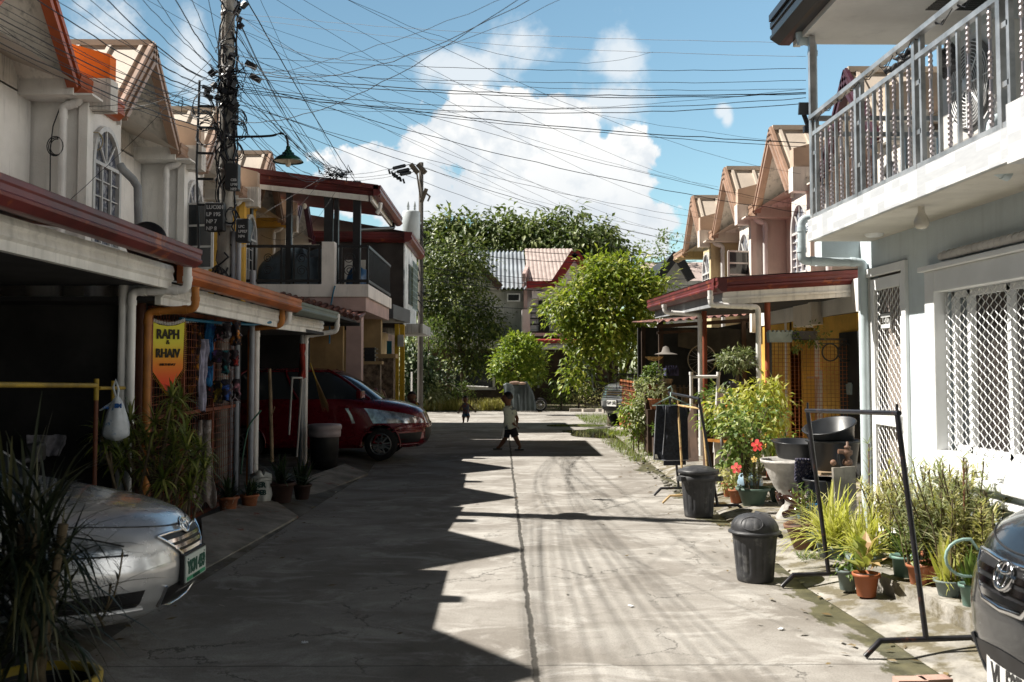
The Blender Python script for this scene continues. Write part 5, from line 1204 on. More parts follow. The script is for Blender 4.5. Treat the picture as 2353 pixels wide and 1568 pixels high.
mb = MB(); crown(mb, (c_.x+.05, c_.y-.03, c_.z+.0), (.22, .08, .12), 20, 12, .05, 4, .04, .5); crown(mb, (c_.x-.12, c_.y-.03, c_.z-.14), (.04, .04, .16), 8, 10, .045, 5, .03, .6); mb.build('foliage', LF['mid'], t)
# brooms and mop leaning on the porch wall
t = thing('push_broom', 'black headed broom with green handle standing against the yellow wall', 'broom', P(1806, 1010, 14.0)); mb = MB(); mb.tube([P(1788, 905, 13.9), P(1806, 1010, 14.1)], .014, 6); mb.build('handle', mat('green_handle', (.02, .12, .06), .5), t); mb = MB(); mb.obox(P(1783, 893, 13.9), (.08, .05, .16), (0, R(-25), 0)); mb.build('head', black_m, t)
t = thing('mop', 'upside down mop with pale wooden handle beside the mesh fence ornament', 'mop', P(1872, 1000, 13.9)); mb = MB(); mb.tube([P(1874, 1005, 13.9), P(1877, 870, 13.9)], .016, 6); mb.build('handle', mat('pale_pole', (.5, .34, .24), .6), t); mb = MB(); mb.bar(P(1855, 868, 13.9), P(1882, 868, 13.9), .03); mb.build('head', mat('pale_pole', (.5, .34, .24)), t)
mb = MB(); mb.tube([P(1885, 850, 14.0), P(1886, 1000, 14.0)], .03, 10); tag(mb.build('white_pole', pvc), 'short thick white pipe standing behind the mesh fence', 'pipe')

# ------------------------------------------------------------------ shack with rusty tin roof
t = thing('lean_to_shack', 'dark cluttered lean-to with a rusty corrugated roof between the tree and the porch', 'shack', (3.9, 19.5, 0))
mb = MB(); a = P(1490, 738, 19.2); b = P(1735, 712, 18.6)
def rfn(u, v): return (2.80+2.2*u, 18.3+2.9*v, 2.40+.12*v+.18*u+.022*math.sin(u*88))
mb.grid(rfn, 180, 2)
mb.build('tin_roof', tin, t)
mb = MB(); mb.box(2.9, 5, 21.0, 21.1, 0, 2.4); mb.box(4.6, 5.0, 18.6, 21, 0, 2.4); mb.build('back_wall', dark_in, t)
mb = MB()
for x, y in ((2.98, 18.5), (3.0, 20.9), (4.5, 18.4)): mb.bar((x, y, 0), (x, y, 2.42), .08)
mb.bar((2.9, 18.45, 2.32), (4.9, 18.45, 2.46), .07); mb.bar((2.9, 18.42, 2.20), (3.6, 18.42, 2.24), .05); split_build(mb, 'timber', mat('dark_timber', (.06, .035, .022), .9, var=.3), t)
mb = MB(); mb.grid(lambda u, v: (3.3+1.5*u, 18.5+.15*math.sin(u*5), 2.28-.33*v-.1*math.sin(u*3.1)*v+.03*noise.noise(Vector((u*6, v*3, 0)))), 24, 6); mb.build('sagging_awning', mat('olive_tarp', (.05, .045, .035), .8, var=.3), t)
t = thing('bicycle_wheel', 'bicycle wheel hung in the dark lean-to beside the rust red post', 'wheel', P(1615, 860, 18.3)); c_ = P(1613, 827, 18.3)
mb = MB(); mb.tube([(c_.x+.26*math.cos(q), c_.y, c_.z+.27*math.sin(q)) for q in [R(12)*j for j in range(31)]], .010, 6); mb.build('rim', mat('wheel_rim', (.3, .27, .22), .4, metal=.5), t)
mb = MB(); [mb.bar(c_, (c_.x+.25*math.cos(R(20*k)), c_.y, c_.z+.26*math.sin(R(20*k))), .003) for k in range(18)]; mb.build('spokes', steel, t)
t = thing('ceiling_frame', 'white curved pipe bracket with a metal flask under the shack roof', 'pipe', P(1700, 830, 17.6)); mb = MB(); mb.tube([P(1622, 832, 17.6), P(1660, 822, 17.6), P(1700, 822, 17.6), P(1726, 830, 17.5)], .016, 6); mb.bar(P(1668, 815, 17.6), P(1662, 840, 17.6), .03); mb.build('pipe', mat('grey_metal_tube', (.45, .44, .42), .5), t)
mb = MB(); mb.tube([P(1722, 830, 17.4), P(1740, 830, 17.3)], .075, 14); mb.build('flask', steel, t)
mb = MB(); g_ = random.Random(8); p0 = P(1527, 905, 17.8)
trk = [P(1530, 870, 17.8), P(1528, 895, 17.8), P(1535, 925, 17.8), P(1538, 955, 17.8)]; mb.tube(trk, [.13, .09, .08, .04], 9); mb.tube([P(1545, 885, 17.7), P(1552, 930, 17.7), P(1562, 945, 17.7)], [.05, .06, .02], 7); mb.tube([P(1518, 872, 17.8), P(1528, 885, 17.8)], [.08, .05], 7)
tag(mb.build('driftwood', mat('grey_driftwood', (.26, .20, .14), .9, var=.5, scale=7, bump=1, bscale=14)), 'pale driftwood stump hung by the shack post', 'driftwood')
t = thing('straw_hat', 'woven straw hat and basket hung under the shack eave', 'basket', P(1500, 825, 17.9)); c_ = P(1503, 820, 17.9); mb = MB(); mb.lathe([(0, -.08), (.1, -.06), (.17, 0)], c_, 20); mb.build('basket', mat('woven_straw', (.42, .25, .10), .9, var=.4, scale=25), t)
c_ = P(1530, 812, 17.8); mb = MB(); mb.lathe([(0, .13), (.05, .11), (.08, .02), (.21, -.02)], c_, 20); mb.build('hat', mat('grey_felt', (.2, .18, .16), .9), t)
# cap, tag
mb = MB(); a = P(1513, 835, 17.6); mb.box(a.x-.03, a.x+.06, 17.6, 17.62, a.z-.40, a.z-.1); tag(mb.build('paper_tag', mat('grey_paper', (.42, .42, .48), .6)), 'small pale grey card hanging on the shack post', 'card')
for i, (px, py, col, lab, w_) in enumerate(((1545, 855, (.05, .05, .12), 'dark cap hung below the hat', .12), (1600, 920, (.16, .12, .08), 'brown tool tray in the shack', .22), (1640, 930, (.12, .10, .09), 'stacked grey tins in the shack', .2), (1575, 900, (.08, .06, .04), 'dark wooden crate in the shack', .2), (1660, 905, (.2, .14, .08), 'light brown box on the shack shelf', .12))):
    p = P(px, py, 18.6); mb = MB(); mb.box(p.x-w_, p.x+w_, 18.6, 18.9, p.z-.07, p.z+.07); [mb.box(p.x-w_+k*w_*.4, p.x-w_+k*w_*.4+.03, 18.58, 18.6, p.z-.05, p.z+.12) for k in range(5)]
    tag(mb.build('stored_box', mat('clutter%d' % i, col, .8, var=.4, scale=9)), lab, 'box')
# brown gate panel
t = thing('gate_panel', 'brown gridded gate panel standing by the grey car', 'gate', (3.0, 23.5, .1)); a = P(1427, 874, 24.6); b = P(1466, 880, 22.6)
a0, b0 = P(1427, 975, 24.6), P(1466, 988, 22.6)
mb = MB(); mb.prism([a, b, b0, a0], (.03, .03, 0)); mb.build('sheet', mat('brown_sheet', (.16, .05, .03), .7, var=.2), t)
mb = MB(); of = Vector((-.02, -.02, 0))
for p_, q_ in ((a, b), (b, b0), (b0, a0), (a0, a), (a.lerp(a0, .5), b.lerp(b0, .5))): mb.bar(p_+of, q_+of, .04)
for k in range(1, 14): mb.bar(a.lerp(b, k/14)+of, a0.lerp(b0, k/14)+of, .012)
for k in range(1, 10): mb.bar(a.lerp(a0, k/10)+of, b.lerp(b0, k/10)+of, .012)
mb.build('gate_frame', mat('orange_rust', (.36, .12, .04)), t)
mb = MB(); a = P(1447, 860, 22.8); mb.bar((a.x-.3, 22.8, a.z), (a.x+.7, 22.6, a.z), .03); [mb.bar((a.x-.3+k*.07, 22.8-.014*k, a.z), (a.x-.3+k*.07, 22.8-.014*k, a.z-.35), .012) for k in range(15)]
tag(mb.build('black_fence', black_m), 'low black bar fence in front of the grey car windscreen', 'fence')

# ------------------------------------------------------------------ bins
def bin_(name, label, c, dome):
    k_ = .78 if dome else .87; S_ = Matrix.Translation(Vector(c)) @ Matrix.Diagonal((k_, k_, k_*(.93 if dome else 1.0), 1)) @ Matrix.Translation(-Vector(c))
    t = thing(name, label, 'rubbish bin', c, 'rubbish bins at the road edge')
    def md(th, z):
        k = max(0, math.sin(th*17)); return 1-(.035*k if (.09 < z < .43) else 0)
    mb = MB(); prof = [(0, .0), (.165, 0), (.172, .02), (.176, .06)]+[(.178+.030*u/12, .08+.36*u/12) for u in range(13)]+[(.212, .455), (.216, .50), (.20, .50)]
    mb.lathe(prof, c, 136, mod=md); xform(mb, S_).build('tub', binm, t)
    if dome:
        mb = MB(); mb.lathe([(.216, .485), (.248, .49), (.252, .505), (.232, .515), (.222, .525)], c, 48); xform(mb, S_).build('lid_rim', binm, t)
        def dmd(th, z):
            return 1+.02*(1 if math.sin(th*10) > .55 else 0)*(1 if .54 < z < .66 else 0)
        prof = [(.226*math.cos(q)**.75, .52+.165*math.sin(q)) for q in [R(90)*k/16 for k in range(17)]]
        mb = MB(); mb.lathe(prof, c, 140, mod=dmd); xform(mb, S_).build('dome_lid', binm, t)
        mb = MB()
        for a0, wa, we in ((-112, 30, 26),):        # oval pressings on the lid
            pts = []
            for k in range(25):
                q = R(15*k); az = R(a0)+R(wa)*math.cos(q); el = R(34)+R(we)*math.sin(q)
                pts.append((c[0]+.229*math.cos(el)**.75*math.cos(az), c[1]+.229*math.cos(el)**.75*math.sin(az), c[2]+.522+.167*math.sin(el)))
            mb.tube(pts, .004, 6)
        xform(mb, S_).build('lid_pressing', binm, t)
        mb = MB(); mb.obox((c[0]+.235, c[1]-.03, c[2]+.46), (.04, .10, .045)); mb.obox((c[0]+.09, c[1]+.05, c[2]+.655), (.13, .16, .055), (0, R(12), 0)); xform(mb, S_).build('handle', binm, t, bevel=.012)
    else:
        mb = MB(); mb.lathe([(.225, .44), (.236, .45), (.236, .50), (.21, .52), (.22, .53)], c, 60); mb.obox((c[0]-.20, c[1]-.10, c[2]+.47), (.14, .1, .055), (0, 0, R(25))); mb.obox((c[0]+.2, c[1]-.10, c[2]+.47), (.14, .1, .055), (0, 0, R(-25))); xform(mb, S_).build('rim', binm, t)
        def lm(th, z): return 1+.03*(1 if math.sin(th*9) > .3 else 0)*(1 if .575 < z < .61 else 0)
        mb = MB(); mb.lathe([(.20, .52), (.245, .525), (.25, .55), (.243, .57), (.21, .575), (.2, .58), (.15, .60), (.09, .615), (.03, .62), (0, .622)], c, 108, mod=lm); xform(mb, S_).build('lid', binm, t)
    return t
binm = mat('weathered_black_plastic', (.045, .046, .05), .5, var=.25, scale=5, streak=.0, col2=(.10, .10, .10), amt=.35, spec=.4)
b1 = G(1746, 1343); b2 = G(1613, 1193)
bin_('rubbish_bin', 'nearest black bin with a tall domed lid', (b1.x, b1.y+.13, .0), True)
bin_('rubbish_bin', 'farther ribbed black bin with a flat lid beside the drying racks', (b2.x, b2.y+.17, .0), False)

# ------------------------------------------------------------------ drying racks
def rack(name, label, tops, feet, r, m, footw=.28, group='metal drying racks by the gutter'):
    """tops: the two upper corners, feet: the two foot centres"""
    t = thing(name, label, 'drying rack', ((feet[0][0]+feet[1][0])/2, (feet[0][1]+feet[1][1])/2, 0), group)
    mb = MB(); mb.tube([Vector(tops[0])+Vector((0, .03, 0)), Vector(tops[1])-Vector((0, .03, 0))], r, 10); mb.tube([Vector(tops[1])-Vector((0, 0, -.0)), Vector(tops[1])+Vector((0, 0, .05))], r*.5, 6); mb.tube([Vector(tops[0]), Vector(tops[0])+Vector((0, 0, .06))], r*.5, 6); mb.build('top_bar', m, t)
    for a, f in zip(tops, feet):
        mb = MB(); mb.tube([a, (f[0], f[1], .10)], r, 10); mb.build('upright', m, t)
        mb = MB(); dx = footw; f = Vector(f)
        mb.tube([(f.x-dx-.07, f.y-.03, .012), (f.x-dx+.02, f.y-.02, .095), (f.x+dx-.02, f.y+.02, .10), (f.x+dx+.08, f.y+.03, .03)], r, 10); mb.build('foot', m, t)
    return t
blk = mat('black_rack_paint', (.014, .013, .017), .4, var=.4, scale=10, spec=.5, col2=(.08, .03, .015), amt=.12)
rack('drying_rack', 'nearest tall black rack standing across the gutter in front of the blue house', [(2.235, 7.25, 1.27), (2.215, 5.56, 1.335)], [(2.37, 7.25, 0), (2.34, 5.53, 0)], .0155, blk)
rack('drying_rack', 'black rack holding the dark towel behind the flat lidded bin', [P(1538, 903, 12.4), P(1606, 917, 10.9)], [(2.19, 12.3, 0), (2.33, 10.75, 0)], .0155, blk, .24)
crm = mat('cream_pole', (.52, .36, .17), .5, var=.25, scale=8, col2=(.2, .06, .03), amt=.2)
rack('drying_rack', 'cream painted rack with rusty feet between towel and flat lidded bin', [P(1558, 932, 11.9), P(1613, 940, 11.2)], [(2.12, 11.6, 0), (2.28, 10.9, 0)], .013, crm, .18)
t = thing('tube_frame', 'white plastic tube frame standing behind the rust red post', 'frame', P(1615, 1020, 13.9))
mb = MB(); mb.tube([P(1590, 1040, 13.9), P(1588, 860, 13.9)], .024, 8); mb.tube([P(1642, 1040, 13.9), P(1651, 860, 13.9)], .024, 8); mb.tube([P(1588, 866, 13.9), P(1651, 866, 13.9)], .022, 8); mb.tube([P(1588, 862, 13.9), P(1588, 855, 13.9)], .03, 8); mb.tube([P(1651, 862, 13.9), P(1651, 855, 13.9)], .03, 8); mb.build('frame', pvc, t)
# towel on its hanger
t = thing('grey_towel', 'dark blue grey towel with pale piping hung on the black rack', 'towel', P(1540, 1060, 11.9))
tw_m = mat('dark_terry_towel', (.028, .032, .045), .95, var=.25, scale=30, bump=.8, bscale=220)
a = P(1508, 932, 11.9); b = P(1580, 928, 11.9); hh = a.z-P(1500, 1056, 11.9).z
mb = MB()
def tf(u, v, dy=0.0, k=0.0):
    w_ = 1+.10*v*(1-u)+k
    return (a.x+(b.x-a.x)*(u*w_-.09*v*(1-u)), a.y+dy+.018*math.sin(u*9+v*2)+.014*noise.noise(Vector((u*4, v*5, dy*9))), a.z-hh*v*(1+.02*math.sin(u*3)))
mb.grid(lambda u, v: tf(u, v), 24, 30); mb.grid(lambda u, v: tf(.28+.67*u, v*1.10, .06), 20, 30)
o = mb.build('towel', tw_m, t); o.modifiers.new('s', 'SOLIDIFY').thickness = .01
mb = MB(); mb.tube([tf(0, v/20, -.008) for v in range(21)], .006, 6); mb.tube([tf(.30-.08*(v/20), v/20, -.012) for v in range(19)], .005, 6); mb.tube([tf(u/20, 1.0, -.008) for u in range(21)], .006, 6); mb.build('piping', mat('pale_piping', (.30, .31, .35), .8), t)
mb = MB(); q_ = Vector(tf(.05, .95, -.015)); mb.box(q_.x-.01, q_.x+.035, q_.y, q_.y+.004, q_.z-.02, q_.z+.03); mb.build('care_label', white_m, t)
t = thing('coat_hanger', 'pale green wire hanger above the dark towel', 'hanger', P(1540, 925, 12.0)); mb = MB(); c_ = P(1540, 905, 12.1)
mb.tube([P(1534, 893, 12.1), P(1541, 888, 12.1), P(1545, 896, 12.1), P(1541, 905, 12.1), P(1541, 912, 12.0), P(1500, 932, 11.9), P(1583, 930, 11.9), P(1541, 912, 12.0)], .007, 6); mb.build('hanger', mat('mint_wire', (.35, .48, .44), .4), t)

# ------------------------------------------------------------------ basins and oddments by the blue house
bas_m = mat('black_basin_plastic', (.022, .024, .028), .38, var=.2, scale=5, spec=.5, streak=.0)
def basin(label, c, r, h, tilt=(0, 0, 0), m=None, name='wash_basin', group='plastic basins piled by the blue house', cat='basin'):
    mb = MB(); mb.lathe([(0, 0), (r*.74, 0), (r*.78, .01), (r*.93, h*.93), (r*1.0, h*.95), (r*1.03, h), (r*1.0, h*1.03), (r*.93, h*1.0), (r*.74, .03), (0, .025)], (0, 0, 0), 56)
    from mathutils import Euler
    xform(mb, Matrix.Translation(Vector(c)) @ Euler([R(q) for q in tilt]).to_matrix().to_4x4()); return tag(mb.build(name, m or bas_m), label, cat, group)
# concrete bowl on a foot
t = thing('concrete_bowl', 'white concrete bowl planter on a foot under the black basin', 'planter', (2.82, 9.75, .1)); c_ = (2.84, 9.75, .08)
mb = MB(); mb.lathe([(.0, 0), (.15, 0), (.16, .05), (.09, .16), (.10, .24), (.17, .34), (.245, .50), (.285, .60), (.30, .605), (.295, .575), (.26, .56), (0, .55)], c_, 40); mb.build('bowl', mat('chalky_concrete', (.48, .46, .43), .9, var=.2, scale=6, bump=.6, bscale=14, stains=.6), t)
basin('wide black basin sitting on the white concrete bowl', (2.90, 9.75, .70), .245, .16, (3, 0, 0))
basin('big black basin tilted on top of the pile beside the blue corner pipe', (3.12, 9.35, .86), .245, .19, (10, -15, 0))
basin('deep black basin under the tilted one', (3.12, 9.35, .60), .25, .30)
basin('lowest black basin behind the concrete slab', (3.02, 9.3, .28), .2, .26)
bl = mat('blue_plastic', (.06, .24, .48), .45, var=.1)
basin('blue basin holding brown bottles below the braided rug', (2.93, 9.35, .13), .19, .20, m=bl)
basin('small bright blue bowl at the foot of the brown pot', (2.72, 8.75, .1), .10, .10, m=bl)
mb = MB(); mb.box(3.02, 3.14, 8.95, 9.05, .30, .48); mb.box(3.03, 3.13, 8.94, 8.95, .33, .46); tag(mb.build('blue_crate', bl), 'upright blue plastic tub lid beside the concrete slab', 'tub')
# braided rug
mb = MB(); g_ = random.Random(11)
for k in range(8):
    x0 = 2.80+.026*k
    for ph in (0, 2.1, 4.2):
        pts = [(x0+.012*math.sin(j*.9+ph), 9.47-.015+.012*math.cos(j*.9+ph)-.03*max(0, 1-j/10), .72-.0135*j-.004*k*(k-3)*.2) for j in range(17+int(5*math.sin(k))+k)]
        mb.tube(pts, .011, 5)
tag(mb.build('braided_rug', mat('rag_braid', (.32, .29, .33), .95, var=.6, scale=26, col2=(.03, .03, .06), amt=.9)), 'black and white braided rag rug hung over the concrete bowl', 'rug')
# bottles
amber = mat('amber_glass', (.035, .012, .006), .12, var=.3, spec=.8)
for i in range(9):
    x = 2.62+.07*(i % 5)+.02*(i // 5); y = 9.25+.12*(i // 5)+.03*(i % 2); tl = R(65+20*rnd.random()); az = rnd.random()*6.28; M_ = Matrix.Translation((x, y, .22+.05*(i % 3))) @ Matrix.Rotation(az, 4, 'Z') @ Matrix.Rotation(tl, 4, 'Y')
    mb = MB(); mb.lathe([(0, 0), (.032, 0), (.034, .01), (.034, .13), (.026, .165), (.013, .19), (.012, .235), (.015, .238), (.015, .25), (0, .25)], (0, 0, 0), 16); tag(xform(mb, M_).build('brown_bottle', amber), 'empty brown glass bottle in the heap below the braided rug', 'bottle', 'brown bottles heaped below the rug')
mb = MB(); a = G(1927, 1165, .1); mb.prism([(3.0, 8.92, .08), (3.175, 8.90, .08), (3.175, 8.93, .70), (2.985, 8.96, .68)], (0, .05, 0))
o = mb.build('concrete_slab', mat('stained_slab', (.22, .20, .17), .9, var=.3, scale=4, stains=.4)); tag(o, 'square concrete slab leaning beside the blue corner pipe', 'slab')
t = thing('clay_tap', 'brown clay pot figure with a stopper standing on the concrete slab', 'figurine', (3.12, 9.0, .7)); cl = mat('brown_clay', (.20, .11, .07), .6, var=.2)
mb = MB(); c_ = (3.13, 9.0, .70); mb.lathe([(0, 0), (.035, 0), (.045, .02), (.038, .05), (.018, .065), (.02, .08), (.042, .10), (.045, .13), (.02, .15), (.03, .155), (.03, .17), (.012, .18), (.012, .21), (0, .215)], c_, 20); mb.tube([(c_[0], c_[1], .82), (c_[0]-.085, c_[1], .825)], .022, 10); mb.ball((c_[0]-.13, c_[1], .725), .028, 8); mb.build('figure', cl, t)
mb = MB(); mb.tube([(3.06, 9.0, .69), (3.045, 9.0, .80)], .014, 8); tag(mb.build('black_torch', black_m), 'small black torch standing on the concrete slab', 'torch')
mb = MB(); mb.box(2.92, 3.15, 9.1, 9.3, .60, .625); tag(mb.build('wooden_board', mat('bare_wood', (.25, .18, .11), .9)), 'small wooden board between the basins', 'board')
# blue water bottle
t = thing('water_container', 'pale blue water container behind the red hibiscus', 'container', (2.86, 10.6, .1)); mb = MB(); c_ = P(1727, 1112, 10.7); mb.lathe([(0, 0), (.13, 0), (.14, .02), (.14, .12), (.132, .13), (.14, .14), (.14, .24), (.11, .29), (.03, .31), (.03, .36), (0, .36)], (c_.x+.12, 11.25, .09), 28); mb.build('bottle', mat('pale_blue_plastic', (.30, .42, .52), .2, var=.1), t)
# bench
t = thing('garden_bench', 'orange brown wooden bench with scrolled iron back behind the hibiscus', 'bench', (3.2, 12.9, .1)); wd = mat('varnished_wood', (.40, .17, .04), .4, var=.2, scale=3)
a = P(1651, 940, 12.7); b = P(1722, 926, 13.0); mb = MB(); mb.tube([a, a.lerp(b, .3)-Vector((0, 0, .0)), a.lerp(b, .65)+Vector((0, 0, .035)), b+Vector((0, 0, .02))], .03, 6); mb.bar(P(1655, 1003, 12.7), P(1722, 998, 13.0), .05); mb.build('back_rail', wd, t)
mb = MB(); mb.obox((a+b)/2+Vector((.0, -.25, -.42)), (.75, .42, .03), (0, 0, R(30))); mb.build('seat', wd, t)
mb = MB()
for k in range(5):
    for zz_ in (-.1, -.24):
        c_ = a.lerp(b, .12+.19*k)+Vector((0, 0, zz_)); mb.tube([c_+Vector((.05*(1-.04*j)*math.cos(R(35)*j), 0, .055*(1-.04*j)*math.sin(R(35)*j))) for j in range(18)], .011, 6)
mb.build('iron_scroll', mat('grey_iron', (.10, .09, .085), .5, metal=.4), t)
mb = MB()
for q in (a, b): mb.tube([q+Vector((0, .02, .03)), q+Vector((-.01, 0, -.5)), Vector((q.x-.03, q.y-.1, .1))], .02, 8)
q = a+Vector((-.05, -.35, -.32)); mb.tube([a+Vector((0, 0, -.26)), q, q+Vector((.0, -.06, -.12)), Vector((q.x, q.y, .1))], .018, 8); split_build(mb, 'iron_leg', mat('grey_iron', (.10, .09, .085)), t)
mb = MB(); p = P(1655, 1035, 12.6); mb.box(p.x-.07, p.x+.17, 12.6, 12.66, .1, p.z+.22); tag(mb.build('stone_block', mat('mossy_block', (.42, .38, .33), .9, stains=.7)), 'upright stained stone block behind the rust red post', 'block')
mb = MB(); mb.prism([P(1560, 1040, 13.3), P(1592, 930, 13.6), P(1600, 930, 13.6), P(1606, 1060, 13.0), P(1580, 1062, 13.0)], (0, .08, 0)); tag(mb.build('charred_plank', mat('dark_timber', (.06, .035, .022))), 'dark broken planks leaning behind the towel', 'planks')
# bricks by the far gutter, hose, near kerb stones
for i, (px, py) in enumerate(((1323, 946), (1352, 947), (1384, 946), (1398, 948))):
    p = G(px, py); mb = MB(); mb.obox((p.x, p.y, .05), (.42, .2, .11), (0, 0, .2*i)); tag(mb.build('loose_block', mat('mossy_block', (.42, .38, .33))), ['leftmost low concrete block at the far corner of the gutter', 'second low concrete block at the far gutter corner', 'third low concrete block at the far gutter corner', 'rightmost low concrete block, nearest the grey car wheel'][i], 'block', 'loose blocks at the far gutter')
for i, (px, py) in enumerate(((2085, 1572), (2140, 1569))):
    p = G(px, py); mb = MB(); mb.obox((p.x, p.y-.04, .02), (.15, .08, .04), (0, 0, .1*i)); tag(mb.build('paving_brick', mat('pink_brick', (.42, .27, .22), .9, var=.2)), ['pinkish brick lying at the bottom edge left of its twin', 'pinkish brick lying at the bottom edge next to the charcoal car'][i], 'brick')
mb = MB(); c0 = P(2215, 1282, 5.95); mb.tube([(2.86, 6.0, .50)]+[(c0.x+.02-.13*math.cos(q), c0.y, c0.z+.11*math.sin(q)) for q in [R(100)-R(20)*j for j in range(11)]]+[(3.0, 5.9, .2)], .009, 8); tag(mb.build('garden_hose', mat('pale_green_hose', (.28, .42, .38), .4)), 'loop of pale green hose among the plants by the charcoal car', 'hose')
# ------------------------------------------------------------------ far end of the street
cor = mat('corrugated_grey_roof', (.27, .30, .33), .5, var=.2, scale=.8, spec=.5); redr = mat('red_roof_paint', (.30, .03, .03), .6, var=.2); pk_r = mat('faded_pink_roof', (.42, .34, .31), .6, var=.12, streak=.2)
gw = mat('stained_grey_wall', (.52, .52, .50), .9, var=.12, scale=.8, stains=.6, streak=.3); fw = mat('far_white_wall', (.85, .82, .82), .85, var=.06, scale=1, stains=.15)
FY = 42.5
def fx(px): return P(px, 700, FY).x
def fz(py): return P(1200, py, FY).z
t = thing('far_house', 'grey stained two-storey house with a blue-grey corrugated roof at the end of the street', 'house', (fx(1130), FY+3, 0))
mb = MB(); mb.box(fx(975), fx(1203), FY, FY+7, 0, fz(668)); mb.build('wall', gw, t)
mb = MB(); x0, x1 = fx(1065), fx(1209)
def rr_(u, v): x = x0+(x1-x0)*u; return (x, FY-.6+5.2*v, fz(668)+.05+2.15*v+.05*math.sin(u*90))
mb.grid(rr_, 220, 2); mb.build('roof', cor, t)
mb = MB(); gx0, gx1, gp = fx(1060), fx(1150), fx(1080); mb.prism([(fx(985), FY-1.0, fz(660)), (fx(1150), FY-1, fz(668)), (fx(1072), FY-1, fz(588))], (0, 3.5, 0)); mb.build('gable', gw, t)
mb = MB(); mb.bar((fx(1150), FY-1.1, fz(666)), (fx(1072), FY-1.1, fz(588)), .12, .3); mb.bar((fx(985), FY-1.1, fz(660)), (fx(1072), FY-1.1, fz(588)), .12, .3); mb.build('barge_board', mat('brown_board', (.10, .06, .045), .7), t)
mb = MB(); mb.box(fx(1165), fx(1195), FY-.35, FY, fz(694), fz(676)); mb.build('air_conditioner', whp, t); mb = MB(); mb.box(fx(1168), fx(1192), FY-.37, FY-.35, fz(692), fz(679)); mb.build('vent', black_m, t)
mb = MB(); mb.box(fx(1045), fx(1135), FY-.35, FY-.3, fz(893), fz(815)); w1 = mb.build('window', dark_glass, t)
mb = MB(); [mb.bar(p, q, .10) for p, q in (((fx(1045), FY-.4, fz(893)), (fx(1045), FY-.4, fz(815))), ((fx(1135), FY-.4, fz(893)), (fx(1135), FY-.4, fz(815))), ((fx(1040), FY-.4, fz(893)), (fx(1140), FY-.4, fz(893))))]; mb.build('window_frame', frame_w, w1)
mb = MB(); mb.box(fx(960), fx(1225), FY-1.2, FY, fz(803), fz(775)); mb.build('slab_canopy', gw, t); mb = MB(); mb.box(fx(975), fx(1225), FY-.3, FY, 0, fz(800)); mb.build('ground_floor', mat('dark_brown_wall', (.07, .05, .035), .9, var=.3), t)
t = thing('far_house', 'white two-storey house with red gable trim and a small balcony behind the round shrub', 'house', (fx(1290), FY+3, 0))
mb = MB(); mb.box(fx(1209), fx(1420), FY+.3, FY+7, 0, fz(655)); mb.box(fx(1198), fx(1216), FY-1.5, FY+.3, fz(775), fz(716)); mb.box(fx(1198), fx(1380), FY-1.5, FY+.3, fz(775), fz(768)); mb.build('wall', fw, t)
mb = MB(); mb.box(fx(1203), fx(1211), FY-.4, FY+.4, fz(760), fz(650)); mb.prism([(fx(1199), FY-.9, fz(652)), (fx(1206), FY-.9, fz(652)), (fx(1228), FY+3.6, fz(600)+.1), (fx(1219), FY+3.6, fz(600)+.1)], (0, 0, .35)); mb.build('party_wall', mat('pink_party_wall', (.50, .36, .33), .85), t)
x0, x1 = fx(1211), fx(1330); mb = MB(); mb.grid(lambda u, v: (x0+(x1-x0)*u, FY-.7+4.6*v, fz(655)+.05+1.95*v+.03*abs(math.sin(u*40))), 160, 2); mb.build('roof', pk_r, t)
mb = MB(); gp = (fx(1317), fz(592)); ga = (fx(1272), fz(655)); gb = (fx(1362), fz(655))
mb.prism([(ga[0], FY-.8, ga[1]), (gb[0], FY-.8, gb[1]), (gp[0], FY-.8, gp[1])], (0, 4, 0)); mb.build('gable', fw, t)
mb = MB()
for q in (ga, gb): mb.bar((q[0], FY-.95, q[1]), (gp[0], FY-.95, gp[1]+.1), .22, .34)
mb.bar((fx(1209), FY-.85, fz(658)), (fx(1272), FY-.85, fz(657)), .18, .28); mb.build('red_trim', redr, t)
mb = MB(); mb.box(fx(1238), fx(1263), FY+.26, FY+.3, fz(772), fz(690)); mb.build('door', black_m, t)
mb = MB(); mb.box(fx(1222), fx(1254), FY-.1, FY+.3, fz(686), fz(669)); mb.build('air_conditioner', whp, t)
mb = MB(); [mb.bar((fx(1216), FY-1.5, fz(y)), (fx(1380), FY-1.5, fz(y)), .06) for y in (711, 724, 736, 749, 766)]; mb.build('railing', black_m, t)
mb = MB(); mb.addf([(fx(1218), FY-3, fz(787)), (fx(1420), FY-3, fz(787)), (fx(1420), FY+.2, fz(773)), (fx(1218), FY+.2, fz(773))], [(0, 1, 2, 3)]); mb.box(fx(1218), fx(1420), FY-3.05, FY-2.9, fz(793), fz(786)); mb.build('canopy', redr, t)
mb = MB(); mb.box(fx(1225), fx(1420), FY-3.0, FY-2.8, fz(806), fz(797)); mb.build('canopy_fascia', white_m, t)
mb = MB(); mb.box(fx(1225), fx(1420), FY+.0, FY+.28, 0, fz(797)); mb.build('ground_floor', mat('dark_brown_wall', (.07, .05, .035)), t)
mb = MB(); [mb.bar((fx(1237)+k*1.15, FY-.02, fz(892)), (fx(1237)+k*1.15, FY-.02, fz(822)), .08) for k in range(3)]; mb.build('window_frame', greyp, t)
t = thing('step_ladder', 'aluminium step ladder on the far white balcony', 'ladder', (fx(1225), FY-.6, fz(768))); mb = MB()
for a, b in ((1216, 1221), (1233, 1229)): mb.bar((fx(a), FY-1.0, fz(768)), (fx(b), FY-.8, fz(707)), .05)
for k in range(5): y = 716+k*11; mb.bar((fx(1219-k*.4), FY-.95, fz(y)), (fx(1231+k*.3), FY-.95, fz(y)), .06)
